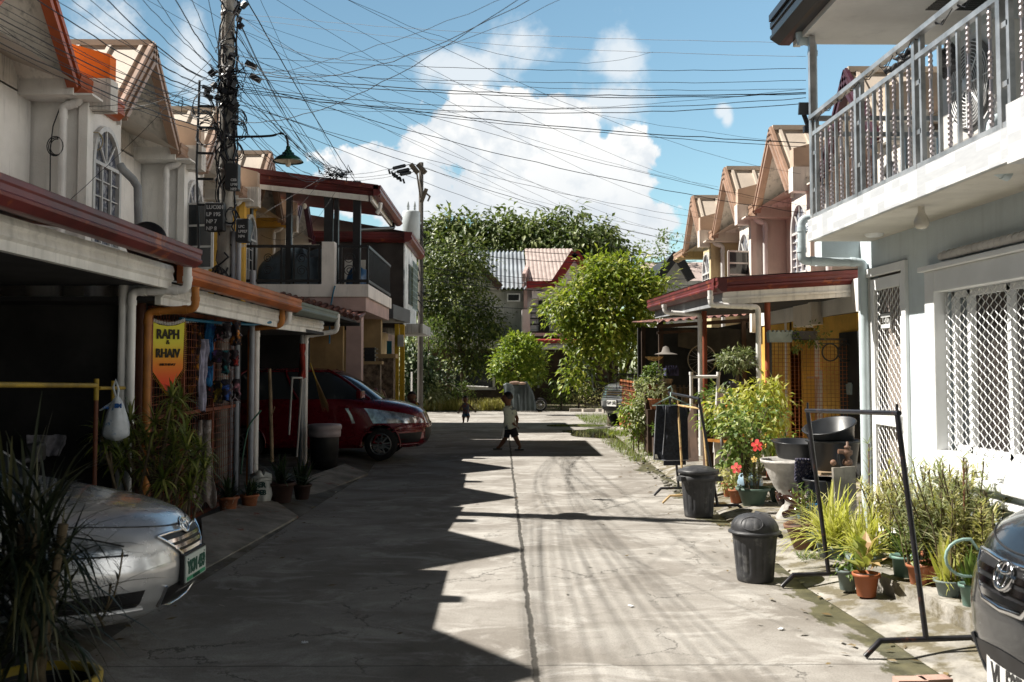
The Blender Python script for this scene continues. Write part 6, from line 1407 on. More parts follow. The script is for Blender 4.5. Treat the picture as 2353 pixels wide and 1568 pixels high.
mb.build('ladder', mat('aluminium', (.5, .52, .55), .35, metal=.5), t)
t = thing('far_house', 'dark roofed grey gabled house between the bright tree and the right terrace', 'house', (6.5, 38, 0)); Y_ = 37
g = [P(1512, 645, Y_), P(1585, 645, Y_), P(1552, 592, Y_)]
mb = MB(); mb.prism([g[0], g[1], g[2]], (0, 6, 0)); mb.box(g[0].x+.2, g[1].x+3, Y_+.1, Y_+6, 0, g[0].z); mb.build('wall', gw, t)
mb = MB(); [mb.bar(Vector(q)-Vector((0, .3, 0)), g[2]+Vector((0, -.3, .1)), .2, .3) for q in (g[0]-Vector((.3, 0, .3)), g[1])]; a = g[2]+Vector((0, -.3, .2)); mb.addf([a, a+Vector((0, 6, 0)), g[0]+Vector((-.4, 6, -.2)), g[0]+Vector((-.4, -.3, -.2))], [(0, 1, 2, 3)]); mb.build('roof', black_m, t)
for (x0_, x1_, y0_, z_, lab) in ((-14, -5.5, 44, 5.2, 'plain pink house far behind the left pole and trees'), (7.5, 20, 46, 5.0, 'plain grey house hidden behind the right terrace')):
    t = thing('far_house', lab, 'house', ((x0_+x1_)/2, y0_, 0)); mb = MB(); mb.box(x0_, x1_, y0_, y0_+8, 0, z_); mb.build('wall', mat('pink_far_wall', (.45, .33, .3)), t); mb = MB(); mb.prism([(x0_-.4, y0_-.4, z_), (x0_-.4, y0_+8.4, z_), (x0_-.4, y0_+4, z_+1.8)], (x1_-x0_+.8, 0, 0)); mb.build('roof', pk_r, t)
# second pole with transformer
pb = P(966, 800, 33.5); t = thing('utility_pole', 'distant pole with a grey transformer drum and insulators', 'utility pole', (pb.x, 33.5, 0)); zt_ = P(968, 374, 33.5).z
mb = MB(); mb.lathe([(.10, 0), (.075, zt_), (0, zt_)], (pb.x, 33.5, 0), 16); mb.build('shaft', mat('dark_pole', (.09, .08, .07), .9, stains=.4), t)
mb = MB(); a, b = P(945, 487, 33.2), P(945, 552, 33.2); mb.lathe([(0, 0), (.28, 0), (.30, .03), (.30, a.z-b.z-.05), (.26, a.z-b.z), (0, a.z-b.z)], (b.x, 33.1, b.z), 24)
for dx in (-.1, .12): mb.lathe([(.03, 0), (.05, .03), (.03, .06), (.05, .09), (.03, .12), (.05, .15), (.02, .3), (0, .35)], (b.x+dx, 33.1, a.z), 10)
mb.bar((b.x, 33.2, b.z+.6), (pb.x, 33.4, b.z+.6), .08); mb.build('transformer', mat('transformer_grey', (.48, .52, .54), .5, var=.08), t)
mb = MB()
for (x0_, y0_, x1_, y1_) in ((944, 378, 960, 398), (960, 378, 978, 398)): mb.tube([P(x0_, y0_, 33.3), P(x1_, y1_, 33.3)], .085, 8)
mb.tube([P(957, 392, 33.3), P(966, 455, 33.4)], .03, 6); mb.obox(P(974, 450, 33.2), (.12, .1, .5), (0, R(20), 0)); mb.tube([P(976, 442, 33.2), P(988, 452, 33.2), P(983, 463, 33.2)], .03, 5); mb.build('crossarm', mat('weathered_timber', (.13, .11, .09), .9), t)
mb = MB()
for (x0_, y0_, x1_, y1_) in ((942, 378, 893, 390), (950, 387, 903, 398), (952, 395, 912, 403)):
    p, q = P(x0_, y0_, 33.3), P(x1_, y1_, 32.5)
    mb.tube([p, q], .012, 4)
    for k in range(9): c_ = p.lerp(q, .25+.06*k); mb.tube([c_, c_+(q-p).normalized()*.04], .06, 8)
    for k in range(3): c_ = q+Vector((.1*k, 0, -.06*k)); mb.tube([c_, c_+Vector((.05, 0, -.15))], .035, 6)
mb.build('insulator', cab_m, t)
mb = MB(); a = P(933, 716, 33); mb.box(a.x-.15, a.x+.15, 32.9, 33.1, a.z-.55, a.z); mm_ = mb.build('meter_box', mat('box_black', (.03, .03, .035)), t)
mb = MB(); g_ = random.Random(9)
for i in range(40):
    z = 1.6+(840-(520+g_.random()*220))*33/2290; p = Vector((pb.x+g_.uniform(-.25, .2), 33.2, z)); mb.tube([p, p+Vector((g_.uniform(-.3, .3), 0, g_.uniform(-.4, .4)))], .018, 4)
mb.build('cable_tangle', cab_m, t)

# ------------------------------------------------------------------ trees
bark = mat('grey_bark', (.10, .075, .055), .95, var=.4, scale=8, bump=.8, bscale=20)
def tree(name, label, base, crowns, lm, trunk, leaf, group=None, cat='tree', seed=1, **kw):
    t = thing(name, label, cat, base, group)
    mb = MB()
    for pts, r0, r1 in trunk:
        n_ = len(pts); mb.tube([Vector(p) for p in pts], [r0+(r1-r0)*i/(n_-1) for i in range(n_)], 8)
    mb.build('trunk', bark, t)
    mb = MB()
    for i, (c_, rad, nc, per) in enumerate(crowns): crown(mb, c_, rad, nc, per, leaf, seed+i, **kw)
    mb.build('crown', lm, t); return t
# far trees over the roofs
for i, (px, top, rx, lab) in enumerate(((985, 492, 1.5, 'leftmost far tree beside the distant pole'), (1040, 484, 1.7, 'second far tree from the distant pole'), (1105, 480, 2.3, 'third far tree, above the grey corrugated roof'), (1175, 484, 2.4, 'far tree in the middle of the row above the party wall'), (1245, 474, 2.3, 'tallest far tree above the red gable'), (1318, 484, 2.5, 'far tree just right of the red gable'), (1375, 505, 1.8, 'rightmost far tree with sky to its right'))):
    Y = 58+rnd.random()*3; b = P(px, top, Y); b0 = (b.x, Y, 0); h = b.z; g_ = nprand(50+i)
    cr_ = [((b.x, Y, h-2.2), (rx*.62, rx*.6, 2.1), 80, 18), ((b.x, Y, h-5.4), (rx*.95, rx*.9, 3.4), 170, 18)]
    for k in range(4): cr_.append(((b.x+rx*.75*(g_.rand()*2-1), Y-.8, h-1.6-2.6*g_.rand()), (.75, .75, 1.1), 22, 15))
    tree('tall_tree', lab, b0, cr_, leafmat('far_leaf', (.035, .07, .018), (.16, .21, .06), (.40, .44, .20), .3), [([b0, (b.x+.2, Y, h*.5), (b.x, Y, h*.8)], .25, .1), ([(b.x+.2, Y, h*.4), (b.x+1, Y, h*.7)], .12, .05)], .50, 'tall trees behind the far roofs', seed=60+i*5, spread=.34, droop=.8, wid=.40, lump=.4)
# dark street tree left of the far house
c1_ = P(1062, 700, 39.0)
tree('street_tree', 'dark leafy tree in front of the grey far house', (c1_.x, 39.0, 0), [((c1_.x-.15, 39.0, c1_.z), (1.35, 1.2, 2.0), 260, 26), ((c1_.x+.1, 39.0, P(1060, 590, 39.0).z), (1.0, 1.0, .8), 50, 22), ((c1_.x+1.15, 38.6, P(1140, 750, 39.0).z), (.45, .45, .5), 34, 20), ((c1_.x-1.2, 38.6, P(985, 680, 39.0).z), (.6, .6, 1.3), 50, 20), ((c1_.x+.4, 38.4, P(1085, 830, 39.0).z), (1.0, .8, .5), 40, 20)], leafmat('street_leaf', (.02, .045, .010), (.10, .14, .03), (.34, .38, .10), .25),
     [([(c1_.x+.2, 39.0, 0), (c1_.x, 39.0, 1.6), (c1_.x-.2, 39.0, 3.4)], .16, .08), ([(c1_.x, 39.0, 1.4), (c1_.x+.8, 38.8, 2.6)], .09, .04), ([(c1_.x, 39.0, 1.6), (c1_.x-.8, 38.9, 3.0)], .09, .04)], .17, seed=11, spread=.24, droop=.3, lump=.34, wid=.5)
c2_ = P(1404, 716, 26.5)
br_ = leafmat('sunny_leaf', (.05, .10, .015), (.27, .34, .04), (.66, .66, .15), .38)
tree('bright_tree', 'bushy bright yellow-green tree in front of the grey car', (2.9, 26.5, 0),
     [((c2_.x, 26.5, c2_.z), (1.42, 1.2, 1.05), 230, 26), ((c2_.x+.18, 26.3, P(1410, 632, 26.5).z), (.62, .6, .36), 50, 22), ((c2_.x+1.0, 26.2, P(1480, 665, 26.5).z), (.5, .5, .38), 34, 20), ((c2_.x-.95, 26.0, P(1300, 715, 26.5).z), (.42, .42, .6), 36, 18), ((c2_.x-.2, 26.0, P(1390, 790, 26.5).z), (1.2, .8, .55), 60, 20), ((c2_.x-.95, 25.8, P(1310, 850, 26.5).z), (.28, .25, .55), 22, 14), ((c2_.x+.35, 25.6, P(1445, 900, 26).z), (.22, .2, .5), 14, 12)], br_,
     [([(2.95, 26.5, 0), (2.98, 26.5, 1.0), (2.8, 26.5, 2.4), (2.8, 26.5, 3.8)], .13, .05), ([(2.95, 26.4, .6), (3.4, 26.3, 1.7), (3.7, 26.3, 2.8)], .08, .04), ([(2.9, 26.4, .9), (2.2, 26.2, 2.0), (2.0, 26.2, 3.0)], .07, .03)], .19, seed=31, spread=.19, droop=.25, wid=.42, lump=.34, shell=.55)
c3_ = P(1194, 835, 36.2)
tree('round_shrub', 'clipped round yellow-green shrub beside the covered motorbike', (c3_.x, 36.2, 0), [((c3_.x, 36.2, c3_.z), (.93, .85, .98), 170, 22), ((c3_.x, 36.2, c3_.z+.55), (.5, .5, .55), 30, 18)], leafmat('shrub_leaf', (.06, .12, .015), (.24, .32, .03), (.52, .56, .10), .35), [([(c3_.x, 36.2, 0), (c3_.x, 36.2, 1.4)], .07, .05)], .17, 'street shrubs', 'shrub', 71, spread=.12, droop=-.1, lump=.08, shell=.75)
for i, (px, py, Y, rad, lm_, lab, lf_) in enumerate(((985, 770, 35.5, (.5, .5, .9), 'mid', 'feathery pale green shrub under the distant pole', .10), (1010, 880, 36.3, (.9, .5, .7), 'dark', 'dark broadleaf undergrowth below the dark tree', .2), (955, 860, 35, (.5, .5, .9), 'dark', 'dark banana-like shrub beside the yellow posts', .3), (1330, 880, 35.8, (.9, .5, .7), 'dark', 'dark bushes between motorbike and bright tree', .14), (1290, 900, 35.6, (.5, .3, .4), 'mid', 'spiky flowering shrub just right of the motorbike', .10), (1345, 905, 35.4, (.6, .3, .4), 'straw', 'pale tipped shrub near the far gutter corner', .07), (990, 905, 35.5, (.25, .2, .35), 'grey', 'large pale round leaves of a taro at the verge', .22), (1052, 905, 35.9, (.5, .3, .3), 'mid', 'low weeds behind the toddler', .09), (1520, 590, 50, (1.2, 1, 1.6), 'mid', 'hazy tree top behind the dark gabled roof', .2), (1468, 915, 24, (.2, .2, .5), 'mid', 'leafy spray hanging beside the brown gate panel', .1))):
    c_ = P(px, py, Y); tree('shrub', lab, (c_.x, Y, 0), [((c_.x, Y, max(rad[2]*.9, c_.z)), rad, 40, 14)], LF[lm_], [([(c_.x, Y, 0), (c_.x, Y, max(.2, c_.z))], .04, .02)], lf_, 'street shrubs', 'shrub', 80+i, spread=.14, droop=.2)
# verge grass
def grass(name, label, spots, n_, h, m, seed):
    g = random.Random(seed); mb = MB()
    for i in range(n_):
        x0_, x1_, y0_, y1_, z_ = spots[g.randrange(len(spots))]; x = g.uniform(x0_, x1_); y = g.uniform(y0_, y1_)
        strap(mb, (x, y, z_), g.random()*6.28, R(55+35*g.random()), h*(.5+g.random()), h*.045+.004, .8/h*.5, 3)
    return tag(mb.build(name, m), label, 'grass', kind='stuff')
va, vb = P(960, 945, 35.2).x, P(1165, 945, 35.2).x
grass('verge_grass', 'long yellowish grass along the far verge', [(va, vb, 35.05, 36.2, .02), (va, va+1.5, 35.05, 36.6, .02), (vb-.9, vb-.1, 35.05, 35.7, .02)], 2600, .32, leafmat('verge_grass_leaf', (.18, .20, .04), (.44, .40, .13), (.62, .50, .24), .35), 1)
def gs(px0, py0, px1, py1, z=.1):
    a = G(px0, py1, z); b = G(px1, py0, z); return (min(a.x, b.x), max(a.x, b.x), min(a.y, b.y), max(a.y, b.y), z-.03)
grass('kerb_grass', 'short bright grass tufts on the right pavement', [gs(1345, 953, 1395, 970), gs(1350, 958, 1410, 975), gs(1420, 1000, 1500, 1040), gs(1450, 1020, 1505, 1060), gs(1400, 990, 1440, 1000)], 4200, .09, leafmat('kerb_grass_leaf', (.08, .13, .02), (.22, .28, .05), (.34, .36, .12), .3), 2)

# covered motorbike
t = thing('covered_motorbike', 'motorbike under a dark grey-green cover with one wheel showing', 'motorbike', (P(1200, 940, 34.6).x, 34.6, 0))
pr = [(1157, 884, .25), (1163, 880, .28), (1180, 882, .3), (1190, 884, .3), (1200, 880, .28), (1208, 877, .22), (1213, 878, .22), (1224, 900, .28), (1232, 925, .3)]
bt = [(1160, 943), (1166, 943), (1180, 943), (1190, 943), (1200, 943), (1208, 943), (1216, 943), (1226, 942), (1232, 938)]
mb = MB()
def mcf(u, v):
    k = u*(len(pr)-1); i = min(len(pr)-2, int(k)); f = k-i; a, b = pr[i], pr[i+1]; px = a[0]+(b[0]-a[0])*f; py = a[1]+(b[1]-a[1])*f; w_ = a[2]+(b[2]-a[2])*f
    c_, d_ = bt[i], bt[i+1]; bx_ = c_[0]+(d_[0]-c_[0])*f; top = P(px, py, 34.6); bot = P(bx_, 943, 34.6); s_ = (v-.5)*2; q = abs(s_)**1.3
    return (top.x+(bot.x-top.x)*q+.02*noise.noise(Vector((u*9, v*9, 0))), 34.6+s_*w_*.9+.03*math.sin(u*40)*q, top.z*(1-q)+.04*q)
mb.grid(mcf, 40, 26); mb.build('cover', mat('motorbike_cover', (.06, .075, .075), .5, var=.3, scale=2, bump=.4, bscale=6), t)
w_ = P(1241, 932, 34.6); mb = MB(); mb.tube([(w_.x+.20*math.cos(q), 34.6, .24+.20*math.sin(q)) for q in [R(15)*j for j in range(25)]], .04, 8); wl = mb.build('wheel', tyre_m, t); mb = MB(); mb.tube([(w_.x+.165*math.cos(q), 34.57, .24+.165*math.sin(q)) for q in [R(15)*j for j in range(25)]], .012, 6); [mb.bar((w_.x, 34.6, .24), (w_.x+.16*math.cos(R(36*k)), 34.6, .24+.16*math.sin(R(36*k))), .008) for k in range(10)]; mb.lathe([(0, 0), (.06, 0), (.06, .03), (0, .03)], (w_.x, 34.56, .24), 12, axis='y'); mb.build('rim', steel, wl)
mb = MB(); c_ = P(1183, 880, 34.5); mb.ball((c_.x, 34.5, c_.z), .12, 8, sc=(1.6, 1, .5)); mb.ball((c_.x+.25, 34.5, c_.z-.02), .1, 8, sc=(1.4, 1, .5)); tag(mb.build('folded_cloth', mat('brown_cloth', (.3, .2, .15), .9, var=.3)), 'crumpled brown cloth lying on the motorbike cover', 'cloth')
mb = MB(); a, b = P(1072, 888, 35.8), P(1122, 890, 35.8); mb.tube([a, b], .03, 6); tag(mb.build('pale_pipe', pvc), 'pale horizontal pipe lying among the far weeds', 'pipe')
mb = MB(); a = P(946, 905, 33); mb.tube([(a.x, 33, 0), (a.x, 33, P(946, 855, 33).z)], .03, 6); tag(mb.build('thin_post', pvc), 'thin white post among the dark shrubs', 'post')
# ------------------------------------------------------------------ potted plants
terra = mat('terracotta', (.36, .13, .06), .8, var=.2, scale=8, col2=(.5, .36, .28), amt=.2); olive = mat('olive_pot', (.10, .15, .12), .55, var=.15, scale=6); slate = mat('slate_pot', (.16, .20, .19), .6, var=.15); teal = mat('green_pot', (.14, .24, .20), .5, var=.12); redp_ = mat('orange_pot', (.38, .12, .05), .5, var=.12); soil = mat('potting_soil', (.03, .02, .014), 1, var=.4, scale=20)
def pot(t, c, r, h, m, lip=1.12, taper=.72, tilt=0):
    mb = MB(); pr = [(0, 0), (r*taper, 0), (r*(taper+.02), h*.02), (r*.98, h*.84), (r*lip, h*.85), (r*lip*1.01, h), (r*lip*.93, h), (r*.9, h*.86)]
    mb.lathe(pr, (0, 0, 0), 32); M_ = Matrix.Translation(Vector(c)) @ Matrix.Rotation(R(tilt), 4, 'Y'); xform(mb, M_).build('pot', m, t)
    mb = MB(); mb.lathe([(r*.92, h*.87), (0, h*.9)], (0, 0, 0), 20); xform(mb, M_).build('soil', soil, t)
def potted(label, c, r, h, m, fol, lm, name='potted_plant', cat='potted plant', group='potted plants', stems=None, sm=None, tilt=0, **kw):
    t = thing(name, label, cat, c, group); pot(t, c, r, h, m, tilt=tilt, **kw); mb = MB(); fol(mb, (c[0], c[1], c[2]+h*.9)); mb.build('foliage', LF[lm] if isinstance(lm, str) else lm, t)
    if stems:
        mb = MB(); stems(mb, (c[0], c[1], c[2]+h*.85)); mb.build('stem', sm or stem_m, t)
    return t
def f_strap(n_, L, Wd, el=(35, 85), droop=2.2, seed=0, spread=.02):
    def f(mb, c):
        g = random.Random(seed)
        for i in range(n_):
            strap(mb, (c[0]+g.uniform(-spread, spread), c[1]+g.uniform(-spread, spread), c[2]), g.random()*6.28, R(g.uniform(*el)), L*(.6+.5*g.random()), Wd*(.7+.5*g.random()), droop*(.6+.8*g.random()), 6)
    return f
def f_bush(rad, nc, per, leaf, seed=0, up=None, **kw):
    def f(mb, c): crown(mb, (c[0], c[1], c[2]+(up if up is not None else rad[2]*.9)), rad, nc, per, leaf, seed, **dict(dict(spread=.035, droop=.2), **kw))
    return f
def f_stems(n_, H, L, Wd, seed=0, spread=.1, whorl=14, lean=.2, per=2, el=(5, 55), mode=0):
    """upright stems carrying narrow leaves all the way up"""
    def mk(c):
        g = random.Random(seed); out = []
        for i in range(n_):
            a = g.random()*6.28; r_ = spread*math.sqrt(g.random()); h = H*(.6+.5*g.random()); b = Vector((c[0]+r_*math.cos(a), c[1]+r_*math.sin(a), c[2])); l = lean*g.random(); a2 = g.random()*6.28
            out.append([b, b+Vector((l*.3*math.cos(a2)*h, l*.3*math.sin(a2)*h, h*.5)), b+Vector((l*math.cos(a2)*h, l*math.sin(a2)*h, h))])
        return out
    def fol(mb, c):
        g = random.Random(seed+1)
        for s_ in mk(c):
            for k in range(whorl):
                u = .25+.75*k/(whorl-1); p = s_[0].lerp(s_[1], u*2) if u < .5 else s_[1].lerp(s_[2], u*2-1)
                for j in range(per): strap(mb, p, g.random()*6.28, R(g.uniform(*el)), L*(.7+.6*g.random())*(1.15-.35*u), Wd, 3.0, 3)
    def st(mb, c):
        for s_ in mk(c): mb.tube(s_, .005, 5)
    return fol, st
# right side, foreground row
def GP(px, py, z=.16): q = G(px, py, z); return (q.x, q.y, z)
c = GP(2000, 1372, .06); c = (c[0], c[1]+.07, .05)
def f_agl(mb, c):
    g = nprand(5); N = 30; az = g.rand(N)*6.28; el = R(20)+g.rand(N)*R(55); d = np.stack([np.cos(az)*np.cos(el), np.sin(az)*np.cos(el), np.sin(el)], 1)
    h = .02+.16*g.rand(N); leafmesh(mb, np.array(c)+np.stack([d[:, 0]*.05, d[:, 1]*.05, h], 1), d, np.tile([0, 0, 1.0], (N, 1)), .13+.06*g.rand(N), .062+.02*g.rand(N), .22)
potted('broad pink-veined leaves in an orange pot at the kerb corner', c, .082, .155, redp_, f_agl, leafmat('aglaonema_leaf', (.16, .22, .04), (.46, .48, .13), (.68, .42, .26), .3))
c = GP(1958, 1362, .05); potted('small grey pot with withered brown leaf behind the orange pot', (c[0], c[1]+.09, .05), .068, .14, slate, f_bush((.07, .07, .05), 8, 6, .06, 3), 'mid')
c = GP(2070, 1330, .17); potted('strap leaved plant in a dull green planter on the kerb', (c[0]+.06, c[1]+.08, .17), .085, .14, teal, f_strap(46, .30, .022, (40, 85), 1.6, 4), 'mid', taper=.8)
c = GP(2108, 1352, .17); potted('reddish clay pot half hidden behind the green planter', (c[0]+.06, c[1]+.12, .17), .07, .13, terra, f_bush((.07, .07, .06), 8, 6, .05, 6), 'mid')
c = GP(2160, 1380, .16); potted('aloe with stiff yellow leaves and dry roots in a grey pot', (c[0]+.09, c[1]+.08, .17), .08, .10, slate, lambda mb, c: (f_strap(16, .30, .045, (55, 88), .6, 7, .04)(mb, c), f_strap(70, .16, .006, (-5, 40), 4, 8, .06)(mb, c)), 'yellow')
c = GP(2200, 1400, .16); potted('green glazed pot beside the charcoal car bumper', (c[0]+.10, c[1]+.04, .17), .062, .13, teal, f_strap(18, .24, .03, (60, 88), .8, 9), 'mid')
c = GP(2226, 1420, .12); potted('tall terracotta pot touching the charcoal car', (c[0]+.14, c[1]+.08, .17), .055, .20, terra, f_strap(10, .2, .02, (50, 85), 2, 10), 'mid')
# big spider plants and the bushy row
for i, (px, py, Y, n_, L, lab, lm_, w_) in enumerate(((1918, 1235, 7.75, 210, .50, 'big arching yellow striped spider plant before the concrete slab', 'yellow', .020), (1985, 1245, 7.35, 150, .42, 'second yellow striped spider plant at the foot of the lattice door', 'yellow', .018), (1875, 1190, 8.5, 90, .36, 'pale strap leaved clump below the near rack post', 'straw', .016))):
    c_ = P(px, py, Y); t = thing('spider_plant', lab, 'plant', (c_.x, Y, .18), 'plants along the blue house'); mb = MB(); f_strap(n_, L, w_, (25, 88), 2.6, 20+i, .09)(mb, (c_.x, Y, .2)); mb.build('foliage', LF[lm_], t); mb = MB(); mb.lathe([(0, 0), (.11, 0), (.14, .1), (.12, .1), (0, .09)], (c_.x, Y, .12), 20); mb.build('pot', slate, t)
row = [(2120, 7.3, .58, 16), (2150, 6.95, .62, 18), (2050, 7.7, .46, 12), (2185, 6.6, .60, 18), (2215, 6.35, .66, 16), (2085, 7.35, .44, 12), (2240, 6.2, .46, 14), (2140, 6.6, .42, 14)]
labs = ['feathery plant against the blue wall beside the lattice door', 'tallest feathery plant under the white window', 'feathery plant in front of the lattice door', 'bushy feathery plant under the window sill', 'woody stemmed feathery plant close to the charcoal car', 'low feathery plant between spider plant and near rack post', 'low feathery plant touching the charcoal car bonnet', 'low feathery plant behind the aloe']
for i, (px, Y, H, n_) in enumerate(row):
    c_ = P(px, 1250, Y); x = min(3.08, max(2.72, c_.x)); fo, st = f_stems(n_+8, H, .10, .011, 40+i, .17, 15, .42, 3)
    potted(labs[i], (x, Y, .18), .09, .12, (slate, terra, olive)[i % 3], fo, 'straw' if i % 3 != 1 else 'grey', name='feathery_plant', cat='plant', group='plants along the blue house', stems=st)
for i, (px, Y, H, lab) in enumerate(((1998, 7.9, .80, 'single tall whorled stem in front of the lattice door'), (2215, 6.25, .84, 'single tall whorled stem rising above the window ledge'))):
    c_ = P(px, 1250, Y); t = thing('whorled_stem_plant', lab, 'plant', (c_.x, Y, .18), 'plants along the blue house'); mb = MB(); g = random.Random(i)
    for k in range(9):
        z = .3+(H-.3)*k/8
        for j in range(9 if k == 8 else 4): strap(mb, (c_.x, Y, .18+z), g.random()*6.28, R(g.uniform(0, 60)), .10, .008, 3, 3)
    mb.build('foliage', LF['grey'], t); mb = MB(); mb.tube([(c_.x, Y, .15), (c_.x+.01, Y, .18+H)], .006, 5); mb.build('stem', mat('red_brown_stem', (.16, .07, .04)), t)
fo, st = f_stems(5, .34, .10, .016, 60, .05, 8, .35, 2)
potted('brown scalloped pot leaning against the white kerb', (2.60, 8.55, .05), .13, .22, mat('brown_glaze', (.17, .09, .055), .6, var=.2), fo, 'mid', stems=st, tilt=-10)
t = thing('moss_clump', 'mossy fern clump at the foot of the brown pot', 'fern', (2.52, 8.15, .03)); mb = MB(); f_strap(120, .09, .008, (0, 70), 5, 61, .12)(mb, (2.53, 8.15, .04)); mb.build('foliage', LF['mid'], t)
fo, st = f_stems(9, .34, .11, .016, 62, .10, 9, .4, 2)
c = G(1735, 1165, .1); potted('oval dark green bowl of pink flowered oleander', (c.x+.03, c.y+.20, .08), .165, .20, olive, fo, 'grey', stems=st, taper=.62)
c = G(1830, 1165, .1); fo, st = f_stems(8, .30, .10, .014, 63, .10, 8, .4, 2); potted('second green bowl with dark narrow leaves beside the near bin', (c.x-.05, c.y+.35, .08), .15, .19, olive, fo, 'grey', stems=st)
c = G(1681, 1140, .1); potted('small terracotta pot with yellowish croton', (c.x, c.y+.1, .08), .085, .16, terra, f_bush((.12, .12, .13), 26, 10, .075, 64, wid=.3, droop=.4), 'straw')
c = G(1712, 1160, .1); potted('clay pot half behind the green bowl', (c.x-.02, c.y+.3, .08), .085, .15, terra, f_bush((.06, .06, .05), 6, 5, .05, 65), 'mid')
# hibiscus
def hibiscus(name, label, c, H, rad, fl, seed):
    t = thing(name, label, 'flowering shrub', c, 'hibiscus shrubs by the gutter'); mb = MB(); g = nprand(seed)
    crown(mb, (c[0], c[1], c[2]+H*.62), rad, 44, 14, .085, seed, spread=.07, droop=.25, wid=.62, lump=.3, shell=.4); mb.build('foliage', leafmat('hibiscus_leaf', (.06, .12, .025), (.24, .32, .07), (.50, .54, .20), .3), t)
    mb = MB()
    for k in range(7): a = k*.9; mb.tube([c, (c[0]+.06*math.cos(a), c[1]+.06*math.sin(a), c[2]+H*.4), (c[0]+rad[0]*.7*math.cos(a), c[1]+rad[1]*.7*math.sin(a), c[2]+H*(.6+.3*g.rand()))], [.014, .010, .004], 6)
    mb.build('stem', stem_m, t)
    for (px, py, Y, r_, col) in fl:
        p = P(px, py, Y); mb = MB(); vd = (CAM-p).normalized(); vd = (vd+Vector((-.35, 0, .2))).normalized(); a1 = vd.cross(Vector((0, 0, 1))).normalized(); a2 = a1.cross(vd)
        for k in range(5):
            q = R(72*k+10); d = a1*math.cos(q)+a2*math.sin(q); s_ = vd.cross(d)
            mb.addf([p, p+d*r_*.55+s_*r_*.36+vd*r_*.14, p+d*r_*1.0+s_*r_*.30-vd*r_*.05, p+d*r_*1.08+vd*r_*.06, p+d*r_*1.0-s_*r_*.30-vd*r_*.05, p+d*r_*.55-s_*r_*.36+vd*r_*.14], [(0, 1, 2, 3), (0, 3, 4, 5)], 0, True)
        fo = mb.build('flower', mat('flower_'+str(col[0]), col, .6, var=.12, scale=20), t); mb = MB(); mb.tube([p, p+vd*r_*.9], r_*.07, 6); mb.ball(p+vd*r_*.05, r_*.16, 6); mb.build('stamen', mat('stamen_yellow', (.7, .45, .12), .6), fo)
    return t
h1 = P(1725, 1130, 10.8)
hibiscus('hibiscus', 'red flowered hibiscus bush between the porch post and the concrete bowl', (h1.x, 11.0, .25), 1.02, (.36, .3, .42), [(1740, 1024, 10.45, .062, (.72, .05, .045)), (1692, 1076, 10.55, .055, (.74, .10, .09)), (1733, 1056, 10.5, .032, (.65, .45, .12))], 70)
y1 = P(1715, 960, 12.6)
t = thing('variegated_shrub', 'tall yellow-green variegated shrub in front of the white drain pipe', 'shrub', (3.2, 12.3, .1)); mb = MB()
for (px, py, Y, rad, nc) in ((1690, 930, 12.4, (.26, .2, .14), 15), (1745, 925, 12.2, (.24, .2, .20), 20), (1785, 915, 12.1, (.10, .12, .14), 10), (1765, 960, 12.1, (.18, .2, .18), 13), (1710, 975, 12.0, (.24, .2, .16), 13), (1790, 950, 12.2, (.10, .10, .12), 7), (1760, 890, 12.4, (.12, .1, .1), 10), (1720, 900, 12.4, (.14, .1, .1), 12)):
    q = P(px, py, Y); crown(mb, (q.x, q.y, q.z), rad, nc, 12, .105, int(px), spread=.06, droop=.55, wid=.36)
mb.build('foliage', leafmat('varieg_yellow_leaf', (.20, .25, .03), (.54, .53, .10), (.70, .66, .28), .38), t); mb = MB()
for px, py in ((1690, 930), (1745, 925), (1790, 915), (1770, 960), (1715, 975), (1760, 890)): q = P(px, py, 12.3); mb.tube([(3.22, 12.4, .1), (3.2, 12.35, .8), q], [.016, .012, .005], 6)
mb.build('stem', stem_m, t)
t = thing('variegated_shrub', 'low yellow-green shrub under the mesh fence right of the porch pipe', 'shrub', (3.5, 12.9, .1)); mb = MB()
for (px, py) in ((1785, 1010), (1645, 970)): q = P(px, py, 12.7); crown(mb, (q.x, q.y, q.z), (.2, .15, .16), 18, 12, .09, px, spread=.06, droop=.4, wid=.36)
mb.build('foliage', LF['bright'], t); mb = MB(); q = P(1790, 1010, 12.7); mb.tube([(q.x, 12.8, .1), q], .012, 5); mb.build('stem', stem_m, t)
